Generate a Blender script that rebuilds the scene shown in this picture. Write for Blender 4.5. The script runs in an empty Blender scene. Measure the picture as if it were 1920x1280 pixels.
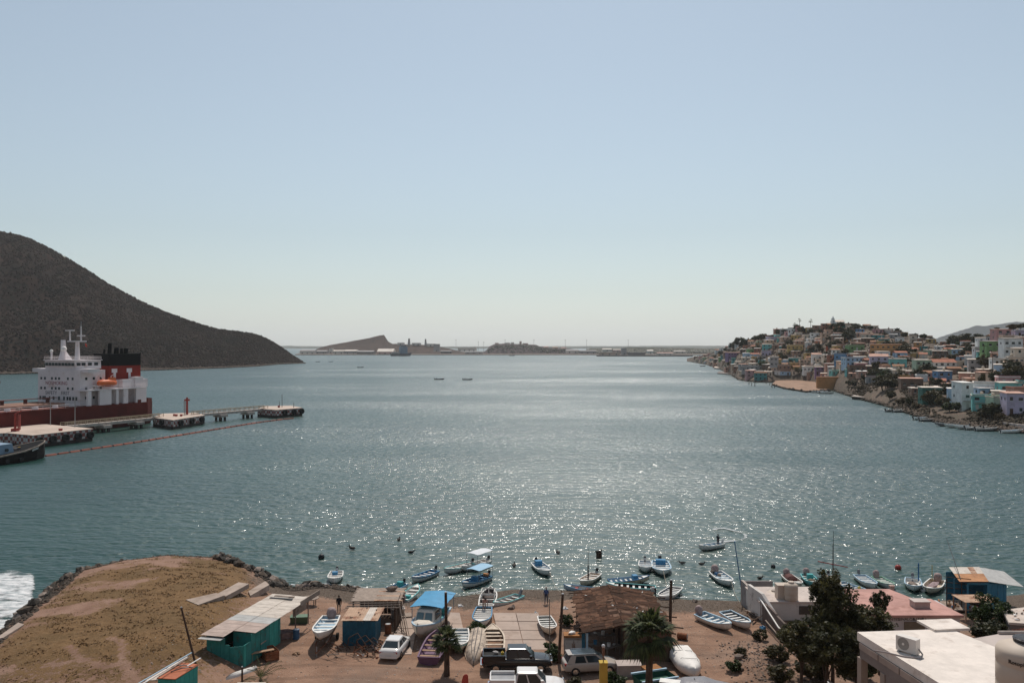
import bpy, bmesh, math, random
import numpy as np
from mathutils import Vector, Matrix, Quaternion
PI = math.pi
R = math.radians
sc = bpy.context.scene
col = sc.collection

# ------------------------------------------------------------------ camera
CAM_Z, FPX, HOR = 28.0,1600.0,648.0      # eye height (m), focal length and horizon row in photo pixels
cam_d = bpy.data.cameras.new('camera')
cam_d.lens = 30.0
cam_d.sensor_width = 36.0
cam_d.clip_start = 0.5
cam_d.clip_end = 40000
cam = bpy.data.objects.new('camera', cam_d)
col.objects.link(cam)
cam.location = (0,0, CAM_Z)
cam.rotation_euler = (PI / 2 + math.atan(8 / FPX),0,0)
sc.camera = cam

# ------------------------------------------------------------------ sky, sun, exposure
SUN_EL, SUN_AZ = R(56), R(5)
world = bpy.data.worlds.new('World')
sc.world = world
world.use_nodes = True
wn = world.node_tree.nodes
wl = world.node_tree.links
wn.clear()
wo = wn.new('ShaderNodeOutputWorld')
wb = wn.new('ShaderNodeBackground')
sk = wn.new('ShaderNodeTexSky')
sk.sky_type = 'NISHITA'
sk.sun_disc = False
sk.sun_elevation = SUN_EL
sk.sun_rotation = SUN_AZ
sk.altitude = 20
sk.air_density = 1.3
sk.dust_density = 0.8
sk.ozone_density = 0.0
wb.inputs['Strength'].default_value = 0.095
wt = wn.new('ShaderNodeVectorMath')          # white balance of the whole sky
wt.operation = 'MULTIPLY'
wt.inputs[1].default_value = (0.765,0.865,0.94)
wh_ = wn.new('ShaderNodeHueSaturation')      # hazy air: the whole sky is paler than a clear one
wh_.inputs['Saturation'].default_value = 0.48
wl.new(sk.outputs[0], wh_.inputs['Color'])
wl.new(wh_.outputs[0], wt.inputs[0])
wl.new(wt.outputs[0], wb.inputs['Color'])
wl.new(wb.outputs[0], wo.inputs['Surface'])
sun_d = bpy.data.lights.new('sun', 'SUN')
sun_d.energy = 3.6
sun_d.angle = R(0.53)
sun_d.color = (1.0,0.925,0.84)
sun = bpy.data.objects.new('sun', sun_d)
col.objects.link(sun)
SUN_DIR = Vector((math.sin(SUN_AZ) * math.cos(SUN_EL), math.cos(SUN_AZ) * math.cos(SUN_EL), math.sin(SUN_EL)))
sun.rotation_euler = SUN_DIR.to_track_quat('Z', 'Y').to_euler()
sun.location = (0,0,300)
vs = sc.view_settings
vs.view_transform = 'Standard'
vs.look = 'None'
vs.gamma = 1.0
vs.use_curve_mapping = False
vs.exposure = 0.0
sc.cycles.use_denoising = True
sc.cycles.max_bounces = 6
sc.cycles.transparent_max_bounces = 12
sc.cycles.volume_bounces = 1
sc.cycles.sample_clamp_indirect = 6.0
sc.cycles.use_adaptive_sampling = False

# ------------------------------------------------------------------ helpers
random.seed(7)
rng = np.random.default_rng(7)


def G(px, py, z=0.0):
    """where the line of sight through a photo pixel meets the level z"""
    Y = FPX * (CAM_Z - z) / (py - HOR)
    return Vector(((px - 960) / FPX * Y, Y, z))


def AT(px, py, Y):
    return Vector(((px - 960) / FPX * Y, Y, CAM_Z - (py - HOR) / FPX * Y))


def srgb(r, g, b):
    f = lambda c: (c / 255 / 12.92) if c / 255 <= 0.04045 else ((c / 255 + 0.055) / 1.055) ** 2.4
    return (f(r), f(g), f(b))


class MB:
    """collects shapes of one part"""

    def __init__(s):
        s.v = []
        s.f = []

    def add(s, vs_, fs_, M=None):
        o = len(s.v)
        for p in vs_:
            p = Vector(p)
            s.v.append(tuple(M @ p) if M is not None else tuple(p))
        s.f += [tuple(i + o for i in f) for f in fs_]
        return s

    def box(s, x0, x1, y0, y1, z0, z1, M=None):
        return s.add([(x0, y0, z0),(x1, y0, z0),(x1, y1, z0),(x0, y1, z0),(x0, y0, z1),(x1, y0, z1),(x1, y1, z1),(x0, y1, z1)],
                     [(3,2,1,0),(4,5,6,7),(0,1,5,4),(1,2,6,5),(2,3,7,6),(3,0,4,7)], M)

    def cyl(s, p0, p1, r0, r1=None, n=8, caps=True):
        p0 = Vector(p0)
        p1 = Vector(p1)
        r1 = r0 if r1 is None else r1
        d = (p1 - p0)
        q = d.to_track_quat('Z', 'Y').to_matrix() if d.length > 1e-6 else Matrix.Identity(3)
        vs_ = []
        for p, r in ((p0, r0),(p1, r1)):
            for k in range(n):
                a = 2 * PI * k / n
                vs_.append(p + q @ Vector((r * math.cos(a), r * math.sin(a),0)))
        fs_ = [(k, (k + 1) % n, n + (k + 1) % n, n + k) for k in range(n)]
        if caps:
            fs_ += [tuple(range(n - 1,-1,-1)), tuple(range(n, 2 * n))]
        return s.add(vs_, fs_)

    def tube(s, pts, r, n=6):
        for a, b in zip(pts[:-1], pts[1:]):
            s.cyl(a, b, r, r, n)
        return s

    def loft(s, rings, closed=True, cap=True):
        n = len(rings[0])
        vs_ = [p for r in rings for p in r]
        fs_ = []
        for i in range(len(rings) - 1):
            for k in range(n if closed else n - 1):
                k2 = (k + 1) % n
                fs_.append((i * n + k, i * n + k2,(i + 1) * n + k2,(i + 1) * n + k))
        if cap:
            fs_ += [tuple(range(n - 1,-1,-1)), tuple(range((len(rings) - 1) * n, len(rings) * n))]
        return s.add(vs_, fs_)

    def ball(s, c, rx, ry=None, rz=None, nu=8, nv=6):
        ry = rx if ry is None else ry
        rz = rx if rz is None else rz
        vs_ = [(c[0], c[1], c[2] - rz)]
        for j in range(1, nv):
            t = PI * j / nv - PI / 2
            for k in range(nu):
                a = 2 * PI * k / nu
                vs_.append((c[0] + rx * math.cos(t) * math.cos(a), c[1] + ry * math.cos(t) * math.sin(a), c[2] + rz * math.sin(t)))
        vs_.append((c[0], c[1], c[2] + rz))
        fs_ = [(0,1 + (k + 1) % nu, 1 + k) for k in range(nu)]
        for j in range(nv - 2):
            for k in range(nu):
                a = 1 + j * nu
                fs_.append((a + k, a + (k + 1) % nu, a + nu + (k + 1) % nu, a + nu + k))
        e = len(vs_) - 1
        a = 1 + (nv - 2) * nu
        fs_ += [(a + k, a + (k + 1) % nu, e) for k in range(nu)]
        return s.add(vs_, fs_)

    def quad(s, a, b, c, d, th=0.0):
        """a sheet through four corners with thickness th (downwards along its normal)"""
        a, b, c, d = map(Vector, (a, b, c, d))
        if th == 0:
            return s.add([a, b, c, d],[(0,1,2,3)])
        n = (b - a).cross(d - a).normalized() * -th
        return s.add([a + n, b + n, c + n, d + n, a, b, c, d],
                     [(3,2,1,0),(4,5,6,7),(0,1,5,4),(1,2,6,5),(2,3,7,6),(3,0,4,7)])

    def mesh(s, name, smooth=False, recalc=True):
        me = bpy.data.meshes.new(name)
        me.from_pydata([tuple(p) for p in s.v],[], s.f)
        if recalc and len(s.f) < 6000:
            bm = bmesh.new()
            bm.from_mesh(me)
            bmesh.ops.recalc_face_normals(bm, faces=bm.faces)
            bm.to_mesh(me)
            bm.free()
        me.materials.append(None)
        if smooth:
            me.polygons.foreach_set('use_smooth', [True] * len(me.polygons))
        me.update()
        return me


def obj(name, me, mat, parent=None, loc=None, rot=None, scale=None, smooth=False):
    """links a mesh (or MB) as one object; the material sits on the object so that alike pieces share mesh data"""
    if isinstance(me, MB):
        me = me.mesh(name, smooth)
    o = bpy.data.objects.new(name, me)
    col.objects.link(o)
    if mat is not None:
        o.material_slots[0].link = 'OBJECT'
        o.material_slots[0].material = mat
    if parent is not None:
        o.parent = parent
    if loc is not None:
        o.location = loc
    if rot is not None:
        o.rotation_euler = rot if not isinstance(rot, (int, float)) else (0,0, rot)
    if scale is not None:
        o.scale = scale
    return o


def tag(o, label=None, cat=None, group=None, kind=None):
    if label:
        o['label'] = label
    if cat:
        o['category'] = cat
    if group:
        o['group'] = group
    if kind:
        o['kind'] = kind
    return o


def thing(name, label, cat, loc=(0,0,0), rz=0.0, group=None):
    o = bpy.data.objects.new(name, None)
    o.empty_display_size = 0.3
    col.objects.link(o)
    o.location = loc
    o.rotation_euler = (0,0, rz) if isinstance(rz, (int, float)) else rz
    return tag(o, label, cat, group)


def np_mesh(name, V, F, mats=(), smooth=False):
    """V (n,3) float array, F (m,3|4) int array"""
    me = bpy.data.meshes.new(name)
    V = np.asarray(V, dtype=np.float32)
    F = np.asarray(F, dtype=np.int32)
    k = F.shape[1]
    me.vertices.add(len(V))
    me.vertices.foreach_set('co', V.ravel())
    me.loops.add(F.size)
    me.loops.foreach_set('vertex_index', F.ravel())
    me.polygons.add(len(F))
    me.polygons.foreach_set('loop_start', np.arange(0, F.size, k, dtype=np.int32))
    me.polygons.foreach_set('loop_total', np.full(len(F), k, dtype=np.int32))
    if smooth:
        me.polygons.foreach_set('use_smooth', np.ones(len(F), dtype=bool))
    me.materials.append(None)
    me.update(calc_edges=True)
    me.validate()
    return me


def grid_faces(nu, nv):
    i = np.arange(nu - 1)[:, None] * nv + np.arange(nv - 1)[None, :]
    i = i.ravel()
    return np.stack([i, i + nv, i + nv + 1, i + 1], axis=1)


def vnoise(x, y, seed=0):
    """smooth value noise in numpy, 0..1"""
    xi = np.floor(x).astype(np.int64)
    yi = np.floor(y).astype(np.int64)
    fx = x - xi
    fy = y - yi
    fx = fx * fx * (3 - 2 * fx)
    fy = fy * fy * (3 - 2 * fy)

    def h(a, b):
        n = (a * 374761393 + b * 668265263 + seed * 2147483647) & 0xffffffff
        n = ((n ^ (n >> 13)) * 1274126177) & 0xffffffff
        return ((n ^ (n >> 16)) & 0xffff) / 65535.0
    return (h(xi, yi) * (1 - fx) + h(xi + 1, yi) * fx) * (1 - fy) + (h(xi, yi + 1) * (1 - fx) + h(xi + 1, yi + 1) * fx) * fy


def fbm(x, y, seed=0, oct=4):
    s = 0
    a = 0.5
    for k in range(oct):
        s = s + a * vnoise(x * 2 ** k, y * 2 ** k, seed + k * 17)
        a *= 0.5
    return s


def sstep(a, b, x):
    t = np.clip((x - a) / (b - a),0,1)
    return t * t * (3 - 2 * t)


# ------------------------------------------------------------------ materials
def _nt(name):
    m = bpy.data.materials.new(name)
    m.use_nodes = True
    return m, m.node_tree.nodes, m.node_tree.links, m.node_tree.nodes['Principled BSDF']


def _noise(n, l, vec, scale, detail=4, rough=0.6):
    t = n.new('ShaderNodeTexNoise')
    t.inputs['Scale'].default_value = scale
    t.inputs['Detail'].default_value = detail
    t.inputs['Roughness'].default_value = rough
    l.new(vec, t.inputs['Vector'])
    return t


def _mix(n, l, fac, a, b, mode='MIX'):
    m = n.new('ShaderNodeMix')
    m.data_type = 'RGBA'
    m.blend_type = mode
    for sock, val in ((m.inputs[0], fac),(m.inputs[6], a),(m.inputs[7], b)):
        if isinstance(val, (int, float)):
            sock.default_value = val
        elif isinstance(val, tuple):
            sock.default_value = (*val[:3],1)
        else:
            l.new(val, sock)
    return m.outputs[2]


def _map(n, l, val, a, b, c=0.0, d=1.0):
    m = n.new('ShaderNodeMapRange')
    m.interpolation_type = 'SMOOTHSTEP'
    l.new(val, m.inputs[0])
    for i, v in enumerate((a, b, c, d)):
        m.inputs[i + 1].default_value = v
    return m.outputs[0]


def _coord(n, l, shift=True):
    tc = n.new('ShaderNodeTexCoord')
    if not shift:
        return tc.outputs['Object']
    oi = n.new('ShaderNodeObjectInfo')
    m = n.new('ShaderNodeMath')
    m.operation = 'MULTIPLY'
    m.inputs[1].default_value = 57.0
    l.new(oi.outputs['Random'], m.inputs[0])
    a = n.new('ShaderNodeVectorMath')
    a.operation = 'ADD'
    l.new(tc.outputs['Object'], a.inputs[0])
    l.new(m.outputs[0], a.inputs[1])
    return a.outputs[0]


_MC = {}


def M(name, colr, rough=0.75, var=0.18, scale=1.2, dirt=None, amt=0.4, dscale=0.9, metal=0.0, spec=0.25, bump=0.0, bscale=12.0, rnd=0.0):
    """a painted/earthy surface: colour varied by noise, blotches of a dirt colour, fine relief"""
    if name in _MC:
        return _MC[name]
    m, n, l, b = _nt(name)
    v = _coord(n, l)
    c = tuple(colr[:3])
    t1 = _noise(n, l, v, scale, 5,0.65)
    k = _map(n, l, t1.outputs[0],0.3,0.7)
    lo = tuple(x * (1 - var) for x in c)
    hi = tuple(min(1, x * (1 + var)) for x in c)
    out = _mix(n, l, k, lo, hi)
    if dirt is not None:
        t2 = _noise(n, l, v, dscale, 7,0.7)
        k2 = _map(n, l, t2.outputs[0],0.62 - 0.3 * amt, 0.78 - 0.25 * amt, 0, min(1,0.35 + amt))
        out = _mix(n, l, k2, out, tuple(dirt))
    if rnd > 0:
        oi = n.new('ShaderNodeObjectInfo')
        hs = n.new('ShaderNodeHueSaturation')
        l.new(out, hs.inputs['Color'])
        mr = n.new('ShaderNodeMapRange')
        l.new(oi.outputs['Random'], mr.inputs[0])
        mr.inputs[3].default_value = 1 - rnd
        mr.inputs[4].default_value = 1 + rnd
        l.new(mr.outputs[0], hs.inputs['Value'])
        out = hs.outputs[0]
    l.new(out, b.inputs['Base Color'])
    b.inputs['Roughness'].default_value = rough
    b.inputs['Metallic'].default_value = metal
    b.inputs['Specular IOR Level'].default_value = spec
    if bump > 0:
        t3 = _noise(n, l, v, bscale, 4)
        bp = n.new('ShaderNodeBump')
        bp.inputs['Distance'].default_value = bump
        bp.inputs['Strength'].default_value = 0.8
        l.new(t3.outputs[0], bp.inputs['Height'])
        l.new(bp.outputs[0], b.inputs['Normal'])
    _MC[name] = m
    return m


def glass(name, colr=(0.02,0.03,0.035), rough=0.08):
    if name in _MC:
        return _MC[name]
    m, n, l, b = _nt(name)
    b.inputs['Base Color'].default_value = (*colr, 1)
    b.inputs['Roughness'].default_value = rough
    b.inputs['Specular IOR Level'].default_value = 0.6
    _MC[name] = m
    return m


def leafmat(name, c1, c2, rough=0.6, trans=0.25):
    if name in _MC:
        return _MC[name]
    m, n, l, b = _nt(name)
    v = _coord(n, l)
    t = _noise(n, l, v, 1.1,4)
    k = _map(n, l, t.outputs[0],0.3,0.7)
    g = n.new('ShaderNodeNewGeometry')
    o1 = _mix(n, l, k, c1, c2)
    mr = n.new('ShaderNodeMapRange')
    l.new(g.outputs['Random Per Island'], mr.inputs[0])
    mr.inputs[3].default_value = 0.6
    mr.inputs[4].default_value = 1.35
    hs = n.new('ShaderNodeHueSaturation')
    l.new(o1, hs.inputs['Color'])
    l.new(mr.outputs[0], hs.inputs['Value'])
    l.new(hs.outputs[0], b.inputs['Base Color'])
    b.inputs['Roughness'].default_value = rough
    b.inputs['Specular IOR Level'].default_value = 0.3
    if trans > 0:
        tr = n.new('ShaderNodeBsdfTranslucent')
        l.new(hs.outputs[0], tr.inputs['Color'])
        mx = n.new('ShaderNodeMixShader')
        mx.inputs[0].default_value = trans
        l.new(b.outputs[0], mx.inputs[1])
        l.new(tr.outputs[0], mx.inputs[2])
        l.new(mx.outputs[0], n['Material Output'].inputs['Surface'])
    _MC[name] = m
    return m


RUST = (0.20,0.075,0.035)
GRIME = (0.10,0.085,0.07)
WHITE = M('white_paint', (0.74,0.71,0.67),0.5,0.08,2.0, GRIME, 0.12)
WHITE_BOAT = M('boat_white', (0.72,0.69,0.64),0.45,0.1,2.0,(0.3,0.25,0.2),0.22,1.6)
CREAM_BOAT = M('boat_cream', (0.58,0.47,0.36),0.6,0.15,2.0,(0.22,0.15,0.1),0.4,1.6)
BLUE_PALE = M('boat_pale_blue', (0.36,0.49,0.58),0.5,0.12,2.0,(0.5,0.45,0.4),0.25,1.8)
BLUE_MID = M('boat_blue', (0.055,0.20,0.34),0.5,0.15,2.0,(0.3,0.35,0.38),0.25,1.8)
BLUE_DEEP = M('boat_deep_blue', (0.03,0.12,0.25),0.5,0.15,2.0,(0.2,0.25,0.28),0.2,1.8)
TEAL_BOAT = M('boat_teal', (0.12,0.42,0.42),0.5,0.12,2.0,(0.4,0.38,0.33),0.25,1.8)
PURPLE_BOAT = M('boat_purple', (0.135,0.070,0.125),0.55,0.15,2.0,(0.3,0.22,0.25),0.3,1.8)
WOOD_TAN = M('tan_wood', (0.34,0.21,0.13),0.75,0.2,3.0, GRIME, 0.3,1.5)
WOOD_DARK = M('dark_wood', (0.075,0.045,0.03),0.85,0.3,3.0, bump=0.02)
WOOD_GREY = M('weathered_wood', (0.30,0.235,0.19),0.85,0.25,3.0,(0.1,0.07,0.05),0.35,1.5, bump=0.02)
BLACK = M('black_plastic', (0.018,0.018,0.02),0.45,0.2)
TYRE = M('tyre_rubber', (0.02,0.02,0.02),0.85,0.2)
TARP_GREY = M('faded_tarp', (0.34,0.25,0.235),0.8,0.2,4.0, GRIME, 0.3, bump=0.06, bscale=5)
CONCRETE = M('concrete', (0.42,0.36,0.315),0.85,0.16,0.8,(0.2,0.15,0.12),0.35,0.7, bump=0.01)
CONC_DARK = M('dark_concrete', (0.21,0.18,0.165),0.9,0.2,0.8,(0.08,0.07,0.06),0.35,0.6, bump=0.01)
STEEL = M('grey_steel', (0.32,0.33,0.34),0.5,0.15, metal=0.4)
RED = M('red_paint', (0.30,0.042,0.032),0.5,0.2)
GLASS = glass('dark_glass')
CHROME = M('chrome', (0.6,0.6,0.6),0.2,0.05, metal=1.0)


def corrugated(name, colr, dirt, amt, pitch=0.18, rough=0.6, metal=0.0, axis=0):
    """sheet with fine corrugation relief along one local axis and rust blotches"""
    m = M(name, colr, rough, 0.15,1.0, dirt, amt, 0.8, metal)
    n, l = m.node_tree.nodes, m.node_tree.links
    b = n['Principled BSDF']
    tc = n.new('ShaderNodeTexCoord')
    w = n.new('ShaderNodeTexWave')
    w.bands_direction = 'XYZ'[axis]
    w.inputs['Scale'].default_value = 0.314 / pitch
    w.inputs['Distortion'].default_value = 0.0
    l.new(tc.outputs['Object'], w.inputs['Vector'])
    bp = n.new('ShaderNodeBump')
    bp.inputs['Distance'].default_value = 0.03
    l.new(w.outputs[1], bp.inputs['Height'])
    l.new(bp.outputs[0], b.inputs['Normal'])
    return m
# ================================================================== THE SETTING
# ------------------------------------------------------------------ sea
def sea_material():
    m, n, l, b = _nt('sea_water')
    tc = n.new('ShaderNodeTexCoord')
    obj_v = tc.outputs['Object']

    def mapped(sx, sy, rz=0.0):
        mp = n.new('ShaderNodeMapping')
        mp.inputs['Scale'].default_value = (sx, sy, 1)
        mp.inputs['Rotation'].default_value = (0,0, rz)
        l.new(obj_v, mp.inputs['Vector'])
        return mp.outputs[0]
    big = _noise(n, l, mapped(0.0032,0.010,0.12),1.0,6,0.68)       # wind lanes
    lane = _map(n, l, big.outputs[0],0.34,0.66,0.55,1.20)
    w1 = _noise(n, l, mapped(0.17,0.42,0.22),1.0,2,0.5)
    w2 = _noise(n, l, mapped(0.62,1.10,-0.18),1.0,1.5,0.5)
    w3 = _noise(n, l, mapped(1.9,2.6,0.5),1.0,1,0.5)

    def mth(op, a, k):
        x = n.new('ShaderNodeMath')
        x.operation = op
        l.new(a, x.inputs[0])
        if isinstance(k, float):
            x.inputs[1].default_value = k
        else:
            l.new(k, x.inputs[1])
        return x.outputs[0]

    def bump(h, dist):
        bp = n.new('ShaderNodeBump')
        bp.inputs['Strength'].default_value = 1.0
        bp.inputs['Distance'].default_value = dist
        l.new(h, bp.inputs['Height'])
        return bp.outputs[0]
    hs = mth('ADD', mth('MULTIPLY', w1.outputs[0], SWELL), mth('MULTIPLY', w2.outputs[0], RIPPLE))
    soft = bump(hs, 0.55)
    hard = bump(mth('ADD', mth('MULTIPLY', hs, lane), mth('MULTIPLY', mth('MULTIPLY', w3.outputs[0], FINE), lane)),1.0)
    # silt: greener in patches
    silt = _noise(n, l, mapped(0.01,0.02),1.0,4,0.6)
    c = _mix(n, l, _map(n, l, silt.outputs[0],0.3,0.7),(0.013,0.050,0.042),(0.020,0.063,0.051))
    body = n.new('ShaderNodeBsdfDiffuse')
    l.new(c, body.inputs['Color'])
    l.new(soft, body.inputs['Normal'])
    g1 = n.new('ShaderNodeBsdfAnisotropic')
    g1.distribution = 'BECKMANN'
    l.new(_map(n, l, big.outputs[0],0.34,0.66,0.432,0.472), g1.inputs['Roughness'])
    l.new(soft, g1.inputs['Normal'])
    g2 = n.new('ShaderNodeBsdfAnisotropic')
    g2.distribution = 'BECKMANN'
    g2.inputs['Roughness'].default_value = 0.13
    l.new(hard, g2.inputs['Normal'])
    gm = n.new('ShaderNodeMixShader')
    gm.inputs[0].default_value = 0.30
    l.new(g1.outputs[0], gm.inputs[1])
    l.new(g2.outputs[0], gm.inputs[2])
    fr = n.new('ShaderNodeFresnel')
    fr.inputs['IOR'].default_value = 1.33
    l.new(soft, fr.inputs['Normal'])
    f = mth('MINIMUM', mth('MULTIPLY', fr.outputs[0],0.80),0.53)
    mx = n.new('ShaderNodeMixShader')
    l.new(f, mx.inputs[0])
    l.new(body.outputs[0], mx.inputs[1])
    l.new(gm.outputs[0], mx.inputs[2])
    l.new(mx.outputs[0], n['Material Output'].inputs['Surface'])
    n.remove(b)
    return m


SWELL, RIPPLE, FINE = 0.9,0.55,0.16
SEA = sea_material()
xs = np.concatenate([np.linspace(-12000,-600,12), np.linspace(-500,500,41), np.linspace(600,12000,12)])
ys = np.concatenate([np.linspace(-300,60,4), np.linspace(80,1200,40), np.linspace(1400,20000,18)])
gx, gy = np.meshgrid(xs, ys, indexing='ij')
V = np.stack([gx.ravel(), gy.ravel(), np.zeros(gx.size)],1)
o = obj('sea', np_mesh('sea', V, grid_faces(len(xs), len(ys)), smooth=True), SEA)
tag(o, kind='structure')

# ------------------------------------------------------------------ foreground land
SHORE_PX = [(-330,1500),(-150,1330),(0,1196),(60,1146),(110,1104),(220,1074),(330,1064),(440,1070),(490,1086),(560,1102),
            (600,1096),(650,1098),(700,1106),(760,1118),(830,1120),(880,1114),(960,1104),(1080,1105),(1180,1114),(1260,1121),
            (1385,1125),(1430,1136),(1520,1138),(1660,1138),(1790,1132),(1920,1112),(2200,1080)]
SHORE = [tuple(G(px, py)[:2]) for px, py in SHORE_PX]
SHORE = [(-62,-160),(-58,20)] + SHORE + [(140,118),(190,180),(240,240)]
LAND = SHORE + [(700,240),(700,-160)]


def shore_dist(x, y):
    """signed distance to the waterline, positive on land"""
    x = np.asarray(x, dtype=float)
    y = np.asarray(y, dtype=float)
    best = np.full(x.shape, 1e9)
    for (ax, ay),(bx, by) in zip(SHORE[:-1], SHORE[1:]):
        dx, dy = bx - ax, by - ay
        t = np.clip(((x - ax) * dx + (y - ay) * dy) / (dx * dx + dy * dy),0,1)
        best = np.minimum(best, np.hypot(x - ax - t * dx, y - ay - t * dy))
    ins = np.zeros(x.shape, dtype=bool)
    n_ = len(LAND)
    for i in range(n_):
        ax, ay = LAND[i]
        bx, by = LAND[(i + 1) % n_]
        if ay == by:
            continue
        c = ((ay > y) != (by > y)) & (x < (bx - ax) * (y - ay) / (by - ay) + ax)
        ins ^= c
    return np.where(ins, best, -best)


def head_mask(x, y):
    return sstep(-22.5,-30.5, x + 0.16 * (y - 85)) * sstep(58,72, y)


def ground_z(x, y):
    x = np.asarray(x, dtype=float)
    y = np.asarray(y, dtype=float)
    d = shore_dist(x, y)
    d = d + 0.8 * (fbm(x * 0.35, y * 0.35,3) - 0.5)
    dp = np.maximum(d, 0)
    beach = 1.55 * (1 - np.exp(-dp / 6.5))
    hm = head_mask(x, y)
    head = 2.55 * (1 - np.exp(-dp / 1.3)) + 1.15 * sstep(1.5,17, dp)
    z = beach * (1 - hm) + head * hm
    z = z + (0.10 + 0.16 * hm) * (fbm(x * 0.22, y * 0.22,9) - 0.5) * np.clip(dp, 0,1)
    z = z + 0.05 * (fbm(x * 1.3, y * 1.3,5,3) - 0.5) * np.clip(dp, 0,1)
    bank = sstep(16.5,19.0, x) * sstep(76,70, y) * sstep(27.5,23, x)
    z = z + bank * (0.35 + 0.9 * (fbm(x * 0.6, y * 0.6,31) - 0.35))
    z = z + np.clip((60 - y) * 0.38,0,19)
    return np.where(d < 0, np.maximum(d * 0.22,-1.4), z)


def gz(x, y):
    return float(ground_z(np.array([x]), np.array([y]))[0])


def GP(px, py, dz=0.0):
    """the ground point seen at a photo pixel (dz: height above ground of what is seen there)"""
    z = 1.5
    for _ in range(12):
        p = G(px, py, z + dz)
        z = 0.5 * z + 0.5 * gz(p.x, p.y)
    p = G(px, py, z + dz)
    return Vector((p.x, p.y, gz(p.x, p.y)))


def ground_material():
    m, n, l, b = _nt('shore_ground')
    v = _coord(n, l, False)
    at = n.new('ShaderNodeAttribute')
    at.attribute_name = 'zone'
    sp = n.new('ShaderNodeSeparateColor')
    l.new(at.outputs['Color'], sp.inputs[0])
    n1 = _noise(n, l, v, 0.35,6,0.7)
    n2 = _noise(n, l, v, 2.2,6,0.75)
    n3 = _noise(n, l, v, 9.0,4,0.7)
    sand = _mix(n, l, _map(n, l, n1.outputs[0],0.3,0.7),(0.225,0.128,0.083),(0.345,0.210,0.142))
    sand = _mix(n, l, _map(n, l, n2.outputs[0],0.50,0.75,0,0.55), sand, (0.165,0.095,0.062))
    dry = _mix(n, l, _map(n, l, n1.outputs[0],0.32,0.68),(0.215,0.120,0.080),(0.300,0.182,0.130))
    grass = _mix(n, l, _map(n, l, n2.outputs[0],0.35,0.65),(0.130,0.072,0.028),(0.215,0.125,0.055))
    ng = _noise(n, l, v, 0.22,6,0.7)
    grass = _mix(n, l, _map(n, l, ng.outputs[0],0.42,0.64,0,0.5), grass, (0.105,0.066,0.026))
    k = n.new('ShaderNodeMath')
    k.operation = 'ADD'
    l.new(sp.outputs[0], k.inputs[0])
    l.new(_map(n, l, n2.outputs[0],0.35,0.65,-0.3,0.3), k.inputs[1])
    n0 = _noise(n, l, v, 0.12,5,0.65)
    sand = _mix(n, l, _map(n, l, n0.outputs[0],0.45,0.68,0,0.75), sand, (0.20,0.145,0.112))
    trk = n.new('ShaderNodeTexWave')          # faint wheel tracks across the yard
    trk.bands_direction = 'Y'
    trk.inputs['Scale'].default_value = 0.11
    trk.inputs['Distortion'].default_value = 7.0
    trk.inputs['Detail'].default_value = 3.0
    trk.inputs['Detail Scale'].default_value = 0.6
    l.new(v, trk.inputs['Vector'])
    sand = _mix(n, l, _map(n, l, trk.outputs[1],0.80,0.97,0,0.38), sand, (0.155,0.095,0.065))
    c = _mix(n, l, sp.outputs[2], sand, dry)
    c = _mix(n, l, _map(n, l, k.outputs[0],0.35,0.7), c, grass)
    grav = _mix(n, l, _map(n, l, n3.outputs[0],0.4,0.62),(0.060,0.042,0.030),(0.155,0.115,0.085))
    k2 = n.new('ShaderNodeMath')
    k2.operation = 'ADD'
    l.new(sp.outputs[1], k2.inputs[0])
    l.new(_map(n, l, n2.outputs[0],0.35,0.65,-0.22,0.22), k2.inputs[1])
    c = _mix(n, l, _map(n, l, k2.outputs[0],0.3,0.7), c, grav)
    c = _mix(n, l, _map(n, l, n3.outputs[0],0.58,0.72,0,0.4), c, (0.42,0.34,0.28))
    l.new(c, b.inputs['Base Color'])
    b.inputs['Roughness'].default_value = 0.92
    b.inputs['Specular IOR Level'].default_value = 0.2
    bp = n.new('ShaderNodeBump')
    bp.inputs['Distance'].default_value = 0.09
    ad = n.new('ShaderNodeMath')
    ad.operation = 'ADD'
    l.new(n2.outputs[0], ad.inputs[0])
    l.new(n3.outputs[0], ad.inputs[1])
    l.new(ad.outputs[0], bp.inputs['Height'])
    l.new(bp.outputs[0], b.inputs['Normal'])
    return m


def footpath(x, y):
    """worn tracks across the headland grass, as in the photo"""
    best = np.full(np.shape(x),9.0)
    for line in ([(128,1215),(150,1236),(195,1250),(232,1248),(262,1272)],[(205,1207),(230,1216),(234,1248)],[(0,1285),(110,1275),(260,1272)]):
        P = [G(a, b_, 2.8) for a, b_ in line]
        for a, b_ in zip(P[:-1], P[1:]):
            dx, dy = b_.x - a.x, b_.y - a.y
            t = np.clip(((x - a.x) * dx + (y - a.y) * dy) / (dx * dx + dy * dy),0,1)
            best = np.minimum(best, np.hypot(x - a.x - t * dx, y - a.y - t * dy))
    return 0.75 * sstep(0.55,0.05, best)


def grass_zone(x, y):
    hm = head_mask(x, y)
    f1 = fbm(x * 0.12 + 3, y * 0.28,41)
    f2 = fbm(x * 0.5, y * 0.9,43)
    d = shore_dist(x, y)
    near = sstep(108,82, y + 0.55 * (x + 40))
    east = sstep(-41,-33, x)
    g = hm * (sstep(0.36,0.60,0.6 * f1 + 0.4 * f2 + 0.20 * near + 0.18 * east - 0.10)) * sstep(1.5,5, d)
    return np.clip(g * (1 - footpath(x, y)),0,1)


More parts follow.
